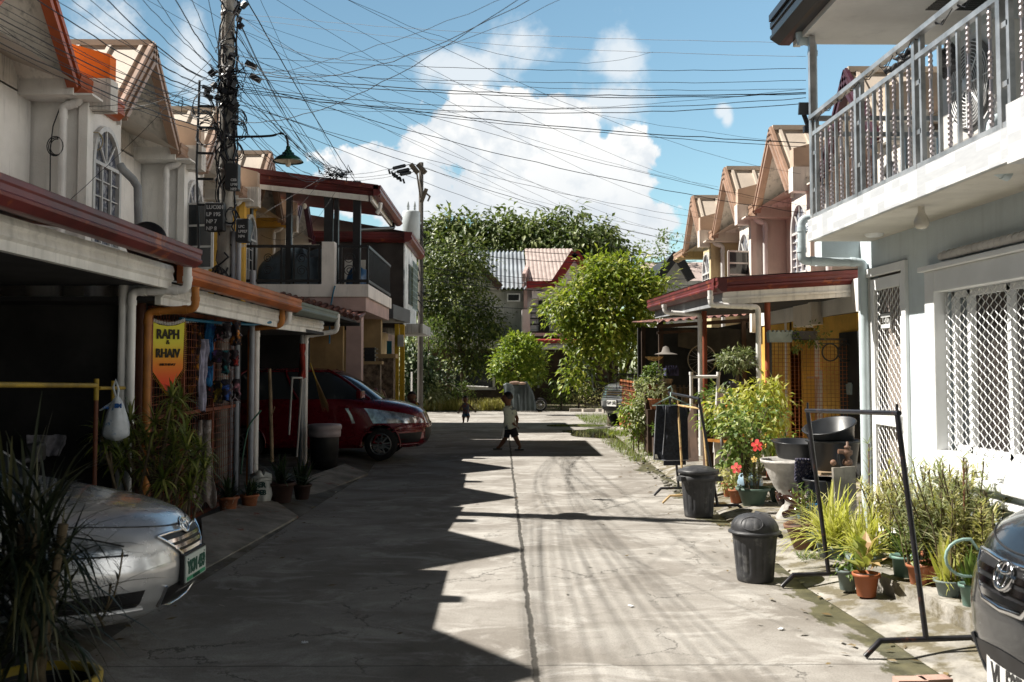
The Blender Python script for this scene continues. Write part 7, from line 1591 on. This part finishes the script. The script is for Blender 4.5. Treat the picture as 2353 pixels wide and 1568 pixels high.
# bonsai, pots in the porch
c_ = P(1693, 905, 13.3); potted('small bonsai-like tree in a dark pot before the bicycle wheel', (c_.x, 13.3, c_.z), .09, .16, mat('grey_bag_pot', (.08, .08, .10), .4), f_bush((.23, .18, .15), 46, 12, .085, 90, up=.33, wid=.3), leafmat('bonsai_leaf', (.06, .09, .03), (.22, .26, .12), (.4, .42, .24), .3), stems=lambda mb, c: [mb.tube([(c[0], c[1], c[2]), (c[0]+.02, c[1], c[2]+.15), (c[0]+.1*math.cos(a), c[1]+.1*math.sin(a), c[2]+.36)], [.03, .022, .008], 6) for a in (0, 2, 4)])
mb = MB(); mb.box(c_.x-.2, c_.x+.2, 13.2, 13.5, .1, c_.z); tag(mb.build('plant_stand', mat('dark_timber', (.06, .035, .022))), 'dark stand under the bonsai-like tree', 'stand')
for i, (px, py, Y, r_, lab, pm2, lm_, rad) in enumerate(((1640, 935, 14.6, .07, 'leafy pot left of the white tube frame', olive, 'mid', (.16, .14, .15)), (1665, 930, 14.2, .07, 'white variegated pot plant inside the tube frame', mat('cream_pot', (.5, .47, .4)), 'grey', (.13, .1, .12)), (1700, 945, 13.9, .07, 'green glass pot behind the bench', teal, 'mid', (.12, .1, .1)), (1505, 925, 17.2, .11, 'terracotta pot of white-dotted succulent by the shack post', terra, 'grey', (.22, .2, .2)), (1500, 885, 17.4, .08, 'upright leafy pot on the shelf by the shack post', terra, 'mid', (.14, .12, .2)), (1475, 905, 19.5, .12, 'clay urn with pale fern near the brown gate panel', mat('clay_urn', (.22, .17, .12)), 'grey', (.1, .1, .1)), (1520, 990, 16.6, .07, 'white rimmed small pot beside the towel', mat('cream_pot', (.5, .47, .4)), 'mid', (.1, .1, .1)))):
    q = P(px, py, Y); potted(lab, (q.x, Y, max(.1, q.z-.12)), r_, r_*1.7, pm2, f_bush(rad, 24, 12, .08, 100+i), lm_)
    if q.z > .5: mb = MB(); mb.box(q.x-.14, q.x+.14, Y-.1, Y+.12, .1, max(.11, q.z-.121)); tag(mb.build('plant_stand', mat('dark_timber', (.06, .035, .022))), 'dark stand under the '+lab, 'stand')
c = G(1478, 1015, .1); fo, st = f_stems(18, .85, .16, .03, 110, .14, 7, .3, 2); potted('tall canes with flowers in a black pot near the shack', (c.x, c.y+.15, .08), .15, .30, blackp, fo, 'bright', stems=st, sm=mat('green_cane', (.12, .17, .04)))
c = G(1510, 1020, .1); t = thing('white_tub', 'small weathered white tub beside the black pot', 'tub', (c.x, c.y, .08)); mb = MB(); mb.lathe([(0, 0), (.12, 0), (.13, .13), (.11, .13), (0, .11)], (c.x, c.y+.1, .08), 24); mb.build('tub', mat('chalky_concrete', (.55, .53, .5)), t)
for i, (px, py) in enumerate(((1490, 940), (1520, 950), (1467, 950), (1455, 960))):
    q = P(px, py, 17.6); t = thing('leafy_cane', ['succulent canes between shack post and towel', 'bushy canes just left of the towel', 'leafy canes behind the black pot', 'thin leafy stems by the brown gate panel'][i], 'plant', (q.x, 17.6, .1), 'plants by the shack'); mb = MB(); crown(mb, (q.x, 17.6, q.z), (.22, .2, .3), 30, 12, .10, 120+i, spread=.07, droop=.2, wid=.4); mb.build('foliage', LF['grey' if i % 2 == 0 else 'bright'], t); mb = MB(); mb.tube([(q.x, 17.6, .1), (q.x, 17.6, q.z)], .012, 5); mb.build('stem', stem_m, t)
# left side: song of india rosettes, near spiky plant, dark pots
def rosette(mb, p, n_, L, Wd, g, el=(-10, 80), droop=5): [strap(mb, p, g.random()*6.28, R(g.uniform(*el)), L*(.7+.5*g.random()), Wd, droop, 5) for _ in range(n_)]
si = leafmat('yellow_edged_leaf', (.07, .11, .02), (.22, .26, .05), (.50, .50, .15), .25)
t = thing('dragon_plant', 'big yellow-edged dragon plant between silver car and mesh gate', 'plant', (-2.75, 7.9, .08)); mb = MB(); st = MB(); g = random.Random(77)
for (px, py) in [(395, 935), (415, 915), (385, 975), (400, 1010), (355, 960), (330, 985), (305, 1000), (250, 1000), (232, 985), (290, 1020), (350, 1030), (430, 1020), (450, 1045), (470, 1065), (445, 1080), (405, 1060), (375, 1090), (330, 1060), (285, 1050), (265, 1035), (460, 1020), (425, 985), (410, 1100), (435, 1115), (300, 955), (395, 900)]:
    p = P(px, py+14, 7.9+g.uniform(-.25, .3)); rosette(mb, p, 30, .19, .021, g, (-15, 85), 5.5); rosette(mb, p-Vector((0, 0, .06)), 14, .17, .02, g, (-30, 40), 5)
    st.tube([(-2.75+g.uniform(-.3, .3), 7.95, .1), p], .012, 5)
mb.build('foliage', si, t); st.build('stem', stem_m, t)
t = thing('spiky_plant', 'near out-of-focus spiky plant in a yellow rimmed pot at the bottom left', 'potted plant', (-1.92, 4.2, 0)); g = random.Random(88); mb = MB()
c_ = P(95, 1440, 4.15)
for i in range(190): strap(mb, (c_.x-.06+g.uniform(-.10, .10), 4.15+g.uniform(-.1, .1), .42+.55*g.random()), g.random()*6.28, R(g.uniform(15, 88)), .34+.30*g.random(), .017, 2.6*g.random()+.5, 6)
for i in range(170): strap(mb, (c_.x-.06+g.uniform(-.14, .14), 4.15+g.uniform(-.12, .12), .42+.5*g.random()), g.random()*6.28, R(g.uniform(-10, 40)), .30+.22*g.random(), .015, 4.5, 6)
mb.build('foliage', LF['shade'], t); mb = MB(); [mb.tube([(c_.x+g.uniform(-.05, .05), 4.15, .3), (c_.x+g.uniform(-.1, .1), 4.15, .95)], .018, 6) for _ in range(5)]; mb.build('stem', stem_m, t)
mb = MB(); mb.lathe([(0, 0), (.17, 0), (.215, .30)], (c_.x, 4.15, 0), 32); mb.build('pot', blackp, t); mb = MB(); mb.lathe([(.21, .28), (.235, .28), (.24, .33), (.21, .335), (.205, .30)], (c_.x, 4.15, 0), 32); mb.build('rim', mat('yellow_rim', (.42, .30, .03), .6, var=.2), t)
t = thing('thin_leaved_weed', 'thin curly-leaved stems hanging in front of the silver bumper', 'plant', (-1.6, 4.4, 0)); g = random.Random(89); mb = MB(); st = MB()
for pts in ([(235, 1420), (262, 1370), (275, 1320), (282, 1270)], [(235, 1420), (250, 1380), (255, 1340)], [(235, 1425), (215, 1400), (240, 1440)]):
    q = [P(a, b, 4.35) for a, b in pts]; st.tube(q, .004, 5)
    for a, b in zip(q, q[1:]):
        for k in range(9): strap(mb, a.lerp(b, k/9), g.random()*6.28, R(g.uniform(0, 60)), .07, .006, 9, 4)
mb.build('foliage', LF['shade'], t); st.build('stem', stem_m, t)
for i, (px, py, r_, h, lab, L, pm2) in enumerate(((518, 1182, .10, .17, 'terracotta pot with spindly plant before the mesh gate', .25, terra), (568, 1172, .09, .15, 'clay pot in front of the printed sack', .2, terra), (640, 1158, .14, .22, 'dark square planter under the wooden stake', .4, mat('dark_planter', (.05, .025, .02))), (690, 1150, .10, .17, 'dark clay pot at the end of the left row', .35, mat('dark_planter', (.05, .025, .02))), (480, 1150, .09, .16, 'dark pot with heart shaped leaves beside the gate bottom', .2, mat('dark_planter', (.05, .025, .02))))):
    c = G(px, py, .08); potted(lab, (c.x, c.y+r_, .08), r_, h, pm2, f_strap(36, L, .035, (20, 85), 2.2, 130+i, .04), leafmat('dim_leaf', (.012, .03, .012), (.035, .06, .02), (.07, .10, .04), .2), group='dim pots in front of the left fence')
c = G(592, 1160, .08); t = thing('printed_sack', 'white printed sack standing among the left pots', 'sack', (c.x, c.y+.1, .08))
mb = MB()
def sf(u, v):
    th = 2*math.pi*u; r_ = .115*(.9+.25*math.sin(v*math.pi))*(1+.16*noise.noise(Vector((math.cos(th)*2, math.sin(th)*2, v*2.5)))); k = 1 if v < .9 else .5
    return (c.x+r_*k*math.cos(th), c.y+.1+r_*k*.8*math.sin(th), .08+.34*v+.03*math.sin(th*3)*v)
mb.grid(sf, 40, 16); mb.build('sack', mat('woven_sack', (.55, .56, .53), .7, var=.15, scale=12), t)
mb = MB(); text_mb(mb, 'OBER', .075, (c.x-.10, c.y-.008, .27), (1, 0, 0), (0, .1, 1), bold=.004); text_mb(mb, 'TEGEB', .07, (c.x-.11, c.y-.012, .19), (1, 0, 0), (0, .1, 1), bold=.004); mb.build('print', mat('dark_green_ink', (.03, .08, .07)), t)
mb = MB(); mb.tube([P(450+40, 1160, 10), P(560, 970, 10.6), P(575, 955, 10.8), P(590, 948, 11.2)], .009, 6)
q = [P(553, 1090, 11.3), P(560, 1030, 11.35), P(572, 975, 11.4), P(600, 943, 11.5)]; mb = MB(); mb.tube(bend(q, .1), .010, 6); tag(mb.build('green_hose', mat('dark_green_hose', (.02, .10, .06), .4)), 'dark green hose curving down beside the orange pipe', 'hose')
# ------------------------------------------------------------------ people
skin_m = mat('brown_skin', (.16, .075, .045), .6, var=.06); hair_m = mat('black_hair', (.008, .007, .007), .5, var=.2)
def skinned(mb, nodes, edges, lv=2, mi=0):
    me = bpy.data.meshes.new('s'); bm = bmesh.new(); ly = bm.verts.layers.skin.verify(); vs = []
    for i, (p, r) in enumerate(nodes):
        v = bm.verts.new(p); v[ly].radius = (r, r) if not isinstance(r, tuple) else r; v[ly].use_root = (i == 0); vs.append(v)
    for a, b in edges: bm.edges.new((vs[a], vs[b]))
    bm.to_mesh(me); bm.free(); ob = bpy.data.objects.new('s', me); C.objects.link(ob)
    ob.modifiers.new('k', 'SKIN').use_smooth_shade = True; s_ = ob.modifiers.new('u', 'SUBSURF'); s_.levels = lv
    dg = bpy.context.evaluated_depsgraph_get(); ev = ob.evaluated_get(dg); m2 = ev.to_mesh()
    mb.addf([tuple(v.co) for v in m2.vertices], [tuple(p.vertices) for p in m2.polygons], mi, True); ev.to_mesh_clear(); bpy.data.objects.remove(ob); bpy.data.meshes.remove(me)
def person(label, J, s, face, top, bottom=None, hair=.10, sleeves=True, pants_len=.55, group=None, shoes=None, printm=None):
    """J: joints in metres (world). s: size factor (height/1.7). face: unit vector the head looks along"""
    t = thing('person', label, 'person', (J['pelvis'][0], J['pelvis'][1], 0), group); V = {k: Vector(v) for k, v in J.items()}; face = Vector(face).normalized()
    n = []; e = []
    def add(p, r, link=None): n.append((tuple(p), r)); i = len(n)-1; (e.append((link, i)) if link is not None else None); return i
    pe = add(V['pelvis'], .125*s); be = add(V['pelvis'].lerp(V['neck'], .35), .115*s, pe); ch = add(V['pelvis'].lerp(V['neck'], .7), .122*s, be); nk = add(V['neck'], .058*s, ch)
    hd = V['head']; a = add(V['neck'].lerp(hd, .35), .066*s, nk); a = add(hd-Vector((0, 0, .045))*s, .105*s, a); a = add(hd+Vector((0, 0, .01))*s, .135*s, a); a = add(hd+Vector((0, 0, .06))*s, .13*s, a); a = add(hd+Vector((0, 0, .11))*s, .07*s, a)
    for sd_ in 'LR':
        i = add(V['sho'+sd_], .048*s, ch); i = add(V['elb'+sd_], .040*s, i); w_ = V['han'+sd_]; i = add(w_, .026*s, i)
        d = (w_-V['elb'+sd_]).normalized(); i = add(w_+d*.05*s, (.036*s, .02*s), i)
        i = add(V['hip'+sd_], .085*s, pe); i = add(V['kne'+sd_], .056*s, i); i = add(V['ank'+sd_], .036*s, i); f_ = V['toe'+sd_]; i = add(f_, .03*s, i)
    mb = MB(); skinned(mb, n, e)
    # fingers and thumb, face
    for sd_ in 'LR':
        w_ = V['han'+sd_]; d = (w_-V['elb'+sd_]).normalized(); sx_ = d.cross(face).normalized(); palm = w_+d*.075*s
        for k, (o_, l_) in enumerate(((-.027, .062), (-.009, .072), (.009, .068), (.027, .052))):
            b0 = palm+sx_*o_*s; mb.tube([b0, b0+d*l_*.55*s, b0+(d*.85+face*.3).normalized()*l_*s], [.0095*s, .0085*s, .006*s], 6)
        b0 = w_+d*.03*s-sx_*.03*s; mb.tube([b0, b0+(d*.6-sx_*.7).normalized()*.035*s, b0+(d*.9-sx_*.5).normalized()*.06*s], [.011*s, .010*s, .007*s], 6)
    sd2 = face.cross(Vector((0, 0, 1))).normalized(); fc = hd+face*.092*s
    mb.tube([fc+Vector((0, 0, .045))*s, fc+face*.022*s+Vector((0, 0, .0))*s, fc-Vector((0, 0, .006))*s], [.009*s, .014*s, .008*s], 6)
    for q in (-1, 1): mb.ball(hd+sd2*q*.098*s+Vector((0, 0, .02))*s, .028*s, 6, sc=(.6, .6, 1))
    mb.build('body', skin_m, t)
    mb = MB()
    for q in (-1, 1): mb.ball(fc+sd2*q*.034*s+Vector((0, 0, .042))*s-face*.008*s, .014*s, 6)
    split_build(mb, 'eye', mat('dark_eye', (.02, .015, .012), .2), t); mb = MB(); mb.tube([fc+sd2*.026*s-Vector((0, 0, .042))*s-face*.01*s, fc-Vector((0, 0, .045))*s, fc-sd2*.026*s-Vector((0, 0, .042))*s-face*.01*s], .006*s, 5); mb.build('mouth', mat('lip', (.16, .04, .035)), t)
    mb = MB(); hc = hd-face*.018*s+Vector((0, 0, .045))*s
    def hf(u, v):
        th = 2*math.pi*u; ph = v*math.pi*.62; d = Vector((math.sin(ph)*math.cos(th), math.sin(ph)*math.sin(th), math.cos(ph))); fr = max(0, d.dot(face)); r_ = .118*s*(1-.06*fr)*(1+.05*noise.noise(d*4))
        if ph > 1.0 and fr > .25: r_ *= .80
        return hc+d*r_
    mb.grid(hf, 36, 14); mb.build('hair', hair_m, t)
    n = []; e = []; up = (V['neck']-V['pelvis']).normalized()
    a = add(V['pelvis']-up*.07*s, .15*s); a = add(V['pelvis']+up*.02*s, .155*s, a); a = add(V['pelvis'].lerp(V['neck'], .35), .142*s, a); c_ = add(V['pelvis'].lerp(V['neck'], .72), .152*s, a); a = add(V['pelvis'].lerp(V['neck'], .9), .12*s, c_); a = add(V['pelvis'].lerp(V['neck'], 1.02), .078*s, a)
    for sd_ in 'LR':
        i = add(V['sho'+sd_]+Vector((0, 0, .015))*s, .078*s, c_)
        if sleeves: i = add(V['sho'+sd_].lerp(V['elb'+sd_], .62), .064*s, i)
    mb = MB(); skinned(mb, n, e); mb.build('shirt', top, t)
    if bottom:
        mb = MB(); pv = V['pelvis']; mb.tube([pv+up*.10*s, pv+up*.03*s, pv-up*.06*s, pv-up*.10*s], [.112*s, .125*s, .118*s, .07*s], 16)
        for sd_ in 'LR':
            h_, k_ = V['hip'+sd_], V['kne'+sd_]; mb.tube([pv.lerp(h_, .7)+up*.03*s, h_.lerp(k_, .25), h_.lerp(k_, pants_len+.2)], [.085*s, .085*s, .088*s], 14)
        mb.build('shorts', bottom, t)
    for sd_ in 'LR':
        if shoes:
            mb = MB(); a_, b_ = V['ank'+sd_], V['toe'+sd_]; d = (b_-a_); d.z = 0; d.normalize(); m_ = (a_+b_)/2; mb.obox((m_.x, m_.y, max(.014, min(a_.z, b_.z)-.02*s)), (.20*s, .075*s, .025*s), (0, 0, math.atan2(d.y, d.x))); mb.build('slipper', shoes, t, bevel=.008)
    return t
def J_(Y, **k):
    out = {}
    for a, v in k.items(): out[a] = P(v[0], v[1], Y+(v[2] if len(v) > 2 else 0))
    return out
pale_shirt = mat('pale_print_shirt', (.62, .68, .58), .85, var=.06, scale=5, col2=(.12, .16, .18), amt=.35)
navy = mat('navy_shorts', (.012, .013, .022), .8, var=.1)
j = J_(18.9, head=(1165, 917), neck=(1168, 932), pelvis=(1172, 982), shoL=(1162, 944, .06), elbL=(1169, 966, -.06), hanL=(1182, 976, -.1), shoR=(1178, 944, .0), elbR=(1189, 962, .1), hanR=(1187, 976, .05), hipL=(1166, 988, .03), kneL=(1160, 1010, .03), ankL=(1147, 1028, .03), toeL=(1140, 1030, .03), hipR=(1178, 988, -.04), kneR=(1186, 1008, -.04), ankR=(1196, 1028, -.04), toeR=(1190, 1032, -.04))
bo = person('boy in pale print shirt and dark shorts striding left across the street', j, .88, (-1, .25, 0), pale_shirt, navy, shoes=blackp)
mb = MB(); a = j['hipL']; b = j['kneL']; w_ = Vector((-.055, -.05, 0)); mb.tube([a+w_+Vector((-.01, 0, .03)), a.lerp(b, .5)+w_, a.lerp(b, .78)+w_], [.018, .022, .024], 8); mb.build('white_stripe', whp, bo)
tank = mat('toddler_tank_top', (.10, .14, .20), .85, var=.1, scale=9, col2=(.22, .05, .04), amt=.5)
j = J_(27.4, head=(1069, 919), neck=(1070, 927), pelvis=(1071, 949), shoL=(1063, 931), elbL=(1058, 939), hanL=(1055, 945, -.05), shoR=(1077, 931), elbR=(1083, 936), hanR=(1089, 943, -.05), hipL=(1067, 951), kneL=(1065, 961, -.05), ankL=(1065, 970), toeL=(1064, 972, -.08), hipR=(1074, 951), kneR=(1076, 960, -.08), ankR=(1075, 967, .08), toeR=(1074, 970, .0))
person('toddler in a blue-grey vest running towards the camera', j, .66, (0, -1, -.1), tank, mat('blue_shorts', (.05, .12, .25)), sleeves=False)
floral = mat('floral_blouse', (.46, .36, .22), .85, var=.3, scale=14, col2=(.10, .06, .03), amt=.6)
j = J_(20.4, head=(865, 880), neck=(865, 891), pelvis=(868, 945), shoL=(851, 902), elbL=(848, 925), hanL=(858, 940, -.2), shoR=(881, 902), elbR=(887, 925), hanR=(880, 940, -.2), hipL=(858, 948), kneL=(856, 950, -.4), ankL=(856, 985, -.4), toeL=(856, 990, -.5), hipR=(877, 948), kneR=(879, 950, -.4), ankR=(879, 985, -.4), toeR=(879, 990, -.5))
person('seated woman in a floral blouse seen above the red car bonnet', j, 1.0, (.5, .8, 0), floral, navy, sleeves=False)
mb = MB(); q = P(868, 960, 20.45); mb.box(q.x-.22, q.x+.22, 20.2, 20.65, .40, .46); [mb.bar((q.x+a, 20.43+b, .06), (q.x+a, 20.43+b, .42), .04) for a in (-.19, .19) for b in (-.18, .18)]; tag(mb.build('stool', black_m), 'low dark stool under the seated woman', 'stool')
jer = mat('maroon_jersey', (.10, .02, .015), .8, var=.1)
j = J_(20.0, head=(946, 914), neck=(948, 922), pelvis=(950, 965), shoL=(938, 929), elbL=(934, 945), hanL=(936, 958, -.05), shoR=(960, 929), elbR=(965, 945), hanR=(964, 958, -.05), hipL=(945, 968), kneL=(944, 992), ankL=(944, 1016), toeL=(943, 1022, -.1), hipR=(956, 968), kneR=(957, 992), ankR=(957, 1016), toeR=(958, 1022, -.1))
kd = person('child in a maroon basketball jersey beyond the red car bonnet', j, .78, (-.2, -1, 0), jer, navy, sleeves=False, shoes=blackp)
mb = MB(); q = P(943, 950, 19.86); text_mb(mb, 'AIN', .09, (q.x, q.y, q.z-.03), (0, 0, 1), (-1, 0, 0), bold=.004)
mb.build('lettering', mat('yellow_ink', (.55, .35, .03)), kd)
q = P(957, 930, 19.9); mb = MB(); mb.tube([P(956, 925, 19.9), P(962, 935, 19.88), P(963, 950, 19.88)], .012, 6); mb.build('yellow_trim', mat('yellow_ink', (.55, .35, .03)), kd)
# ------------------------------------------------------------------ overhead wires: every span an object of its own
g_ = random.Random(21)
ORD = 'first second third fourth fifth sixth seventh eighth ninth tenth eleventh twelfth 13th 14th 15th 16th 17th 18th 19th 20th 21st 22nd 23rd 24th 25th 26th 27th 28th 29th 30th'.split()
def wire(label, group, a, b, sag, r, m=None, n=22, wob=.006):
    p, q = P(*a), P(*b); pts = arc(p, q, sag, n)
    pts = [v+Vector((0, 0, wob*g_.uniform(-1, 1)*(1 if 0 < i < n else 0))) for i, v in enumerate(pts)]
    mb = MB(); r = r*(.5 if 'slanting' in label or 'crossing' in label else .6); mb.tube(pts, [r*min(1, max(.45, v.y/9)) for v in pts], 5, smooth=True); return tag(mb.build('overhead_wire', m or cab_m), label, 'wire', group)
GA = 'wires fanning from the pole up to the top left'
for i in range(22):
    u = i/21; y0 = 110+200*i/21; x0 = 500+g_.uniform(-8, 12)
    e = (560-i*42, -20, 4.6) if i < 13 else (-20, -10+(i-13)*14, 4.6)
    wire(ORD[i]+' wire from the top of those fanning from the pole to the upper left', GA, (x0, y0, 11.4), e, .02+.07*g_.random(), .0055+.004*(i % 4 == 0))
GB = 'wires dropping from the pole to the balcony roof'
for i in range(18):
    y0 = 25+i*16; x0 = 530+g_.uniform(-4, 18); wire(ORD[i]+' wire from the top of those dropping to the balcony roof bracket', GB, (x0, y0, 11.45), (742+g_.uniform(-6, 60), 396+g_.uniform(-4, 14), 18.6), .15+.2*g_.random(), .0055+.003*(i % 5 == 0), wob=.01)
GC = 'wires crossing from the pole to the right houses'
for i, (y0, ym, y1, r, Y1) in enumerate(((30, 95, 98, .004, 8.9), (40, 125, 130, .004, 8.9), (130, 175, 158, .006, 9.4), (160, 205, 185, .0055, 9.4), (150, 222, 205, .005, 9.4), (165, 240, 213, .010, 9.4), (175, 245, 216, .009, 9.4), (195, 285, 225, .007, 9.4), (210, 292, 238, .008, 9.4), (200, 300, 329, .010, 10.5), (205, 305, 338, .007, 10.5), (240, 285, 205, .004, 9.4))):
    lab = ['upper', 'lower'][i]+' thin white wire crossing the sky to the right column' if i < 2 else ORD[i-2]+' dark wire from the top crossing the sky to the steel balcony column'
    wire(lab, GC, (532, y0, 11.45), (1852, y1, Y1), (ym-(y0+y1)/2)*.0024 if ym > (y0+y1)/2 else .1, r, cab_w if i < 2 else None, 30, .006)
GD = 'wires slanting down to the right terrace'
for i, (x0, y0, Y0, x1, y1, Y1, sg, r) in enumerate(((530, 35, 11.4, 1850, 330, 12.5, .5, .004), (532, 120, 11.4, 1830, 470, 14, .35, .006), (532, 180, 11.4, 1850, 490, 13, .35, .0085), (532, 225, 11.4, 1580, 560, 21, .35, .009), (532, 235, 11.4, 1600, 500, 21, .35, .007), (532, 60, 11.4, 1650, 430, 20, .5, .005), (532, 150, 11.4, 1600, 520, 21, .5, .005), (420, -10, 9, 1590, 590, 21, .6, .004), (320, -10, 8, 1570, 600, 24, .5, .004), (680, -10, 9, 1750, 460, 17, .6, .004), (620, -10, 8.5, 1660, 505, 19, .6, .004), (780, -10, 8, 1840, 400, 14, .5, .004), (540, 30, 11, 1560, 540, 23, .8, .005), (980, 372, 33, 1600, 545, 22, .5, .008), (980, 385, 33, 1600, 560, 22, .6, .008), (532, 245, 11.4, 1530, 600, 24, .3, .007))):
    wire(ORD[i]+' of the dark wires slanting down towards the right terrace', GD, (x0, y0, Y0), (x1, y1, Y1), sg*.45, r, None, 26, .008)
GE = 'thick wires rising over the camera'
for i, (x0, y0, Y0, x1, y1, Y1, sg, r) in enumerate(((530, 130, 11.4, 1250, -20, 4.5, .32, .006), (530, 275, 11.4, 1220, -20, 4.2, .22, .006), (530, 175, 11.4, 1200, -20, 4.2, .1, .004), (540, 25, 11.4, 1330, -20, 4.6, .45, .004), (556, -20, 9, 818, 420, 18.6, .05, .010), (530, 60, 11.4, 765, 400, 18.6, .0, .009), (590, -20, 9.5, 790, 400, 18.6, .05, .004), (760, -20, 7, 1500, 120, 12, .3, .004))):
    wire(['dark wire rising from the pole to the top centre', 'lower dark wire rising from the pole to the top centre', 'fine wire rising from the pole to the top centre', 'finest wire rising past the top centre', 'thick wire falling steeply from the top edge to the balcony roof', 'thick wire from the pole to the balcony roof bracket', 'fine wire falling from the top edge to the balcony roof', 'fine wire crossing the top centre of the sky'][i], GE, (x0, y0, Y0), (x1, y1, Y1), sg, r, None, 26, .008)
GF = 'wires in front of the far trees'
for i, (y0, y1) in enumerate(((552, 580), (570, 600), (612, 640), (625, 655), (640, 668), (690, 700))):
    wire(['topmost dark wire strung across the far trees', 'second dark wire strung across the far trees', 'third dark wire, crossing the corrugated roof', 'fourth dark wire, crossing the corrugated roof', 'fifth dark wire, just above the red trimmed eave', 'lowest dark wire across the far house fronts'][i], GF, (965, y0, 33.4), (1600, y1, 33.6), .25, .018)
GH = 'wires from the distant pole to the left'
for i, (y0, y1) in enumerate(((388, 402), (398, 409), (403, 416))):
    wire(['upper', 'middle', 'lower'][i]+' thin wire from the distant insulators to the left', GH, (895+i*9, y0, 32.5), (780, y1, 30), .05, .010)
GI = 'service wires over the left terrace'
for i, (x0, y0, Y0, x1, y1, Y1, sg) in enumerate(((480, 200, 11.3, 175, 245, 11.2, .06), (480, 215, 11.3, 160, 255, 11.3, .08), (490, 130, 11.3, 150, 470, 10.9, .05), (500, 160, 11.3, 260, 250, 12, .12), (492, 190, 11.3, 0, 60, 8, .3), (750, 402, 18.5, 560, 520, 18.3, .0), (790, 405, 18.5, 600, 540, 18.4, .5), (742, 402, 18.5, 600, 505, 18.3, .3))):
    wire(['upper service wire from the pole to the drain pipe wall', 'lower service wire from the pole to the drain pipe wall', 'steep service wire from the pole to the upper left wall', 'slack service wire from the pole to the arched window', 'long service wire from the pole to the left edge', 'pale taut wire across the balcony opening', 'slack looping wire across the balcony opening', 'dark taut wire across the balcony opening'][i], GI, (x0, y0, Y0), (x1, y1, Y1), sg, .005, cab_w if i == 5 else None)
mb = MB()
for i in range(26):
    p = P(738+g_.uniform(-8, 70), 398+g_.uniform(-6, 12), 18.55); mb.tube([p, p+Vector((g_.uniform(-.15, .15), .0, g_.uniform(-.12, .15))), p+Vector((g_.uniform(-.2, .2), 0, g_.uniform(-.1, .1)))], .010, 4)
tag(mb.build('wire_bracket', cab_m), 'black knot of wires and clamps on the balcony roof edge', 'bracket')
for (px, py) in ((415, 238),):
    mb = MB(); c_ = P(px, py, 11.0); mb.tube([(c_.x+.03*math.cos(q), c_.y, c_.z+.035*math.sin(q)) for q in [R(30)*k for k in range(13)]], .004, 5); mb.tube([c_+Vector((.01, 0, -.1)), c_+Vector((.02, 0, .08))], .004, 5); tag(mb.build('wire_loop', cab_m), 'small dark wire loop hanging in the sky left of the pole', 'wire')
for i, (px, py) in enumerate(((577, 150), (587, 180), (993, 0))):
    if i < 2: mb = MB(); c_ = P(px, py, 13.0); mb.obox(c_, (.14, .08, .07), (0, R(30), 0)); tag(mb.build('splice_box', black_m), ['upper', 'lower'][i]+' black splice box on the wire bundle right of the pole', 'splice box')
# ------------------------------------------------------------------ fallen leaves and grit
g_ = random.Random(44); mb = MB()
for i in range(420):
    k = g_.random()
    if k < .45: y = g_.uniform(5, 24); x = gr(y)-g_.random()**2*.55; z = .012
    elif k < .7: y = g_.uniform(5, 20); x = gl(y)+g_.random()**2*.5; z = .012
    elif k < .85: y = g_.uniform(33.2, 34.9); x = g_.uniform(-4, 5); z = .012
    else: y = g_.uniform(5, 26); x = g_.uniform(-2, 2.1); z = .010
    a = g_.random()*6.28; L = .015+.03*g_.random(); d = Vector((math.cos(a), math.sin(a), 0)); s_ = Vector((-math.sin(a), math.cos(a), 0)); p = Vector((x, y, z))
    mb.addf([p-d*L, p+s_*L*.4+Vector((0, 0, .006)), p+d*L+Vector((0, 0, .01*g_.random())), p-s_*L*.4], [(0, 1, 2, 3)])
tag(mb.build('fallen_leaves', leafmat('dry_leaf', (.10, .06, .025), (.30, .22, .10), (.45, .42, .36), .1)), 'scattered dry leaves and grit along the gutters', 'leaf litter', kind='stuff')
mb = MB()
for i in range(90):
    y = g_.uniform(12, 18); x = gr(y)-.02+g_.uniform(-.22, .12); r_ = .01+.03*g_.random()**2; mb.ball((x, y, .012), r_, 4, sc=(1.3, 1, .6))
tag(mb.build('gutter_pebbles', mat('grey_pebble', (.2, .19, .16), .8, var=.5, scale=20)), 'small stones lying in the damp right gutter', 'pebbles', kind='stuff')
for i, (px, py) in enumerate(((1752, 982), (780, 1118), (803, 1103), (1795, 1448), (1450, 1395), (700, 1480))):
    p = G(px, py, .0); mb = MB(); a = i*1.3; d = Vector((math.cos(a), math.sin(a), 0))*.02; s_ = Vector((-math.sin(a), math.cos(a), 0))*.014
    mb.grid(lambda u, v: p+d*(u*2-1)+s_*(v*2-1)+Vector((0, 0, .008+.012*abs(noise.noise(Vector((u*3, v*3, i)))))), 6, 5); o = mb.build('paper_scrap', whp); md = o.modifiers.new('t', 'SOLIDIFY'); md.thickness = .002
    tag(o, 'small white scrap of litter '+['by the grey pickup gate side of the road', 'on the road below the red car', 'on the road near the far left ramp', 'on the wet gutter edge near the nearest rack', 'on the sunlit slab near the centre', 'on the shaded slab before the silver car'][i], 'litter', 'scraps of litter on the road')
print('objects', len(bpy.data.objects))
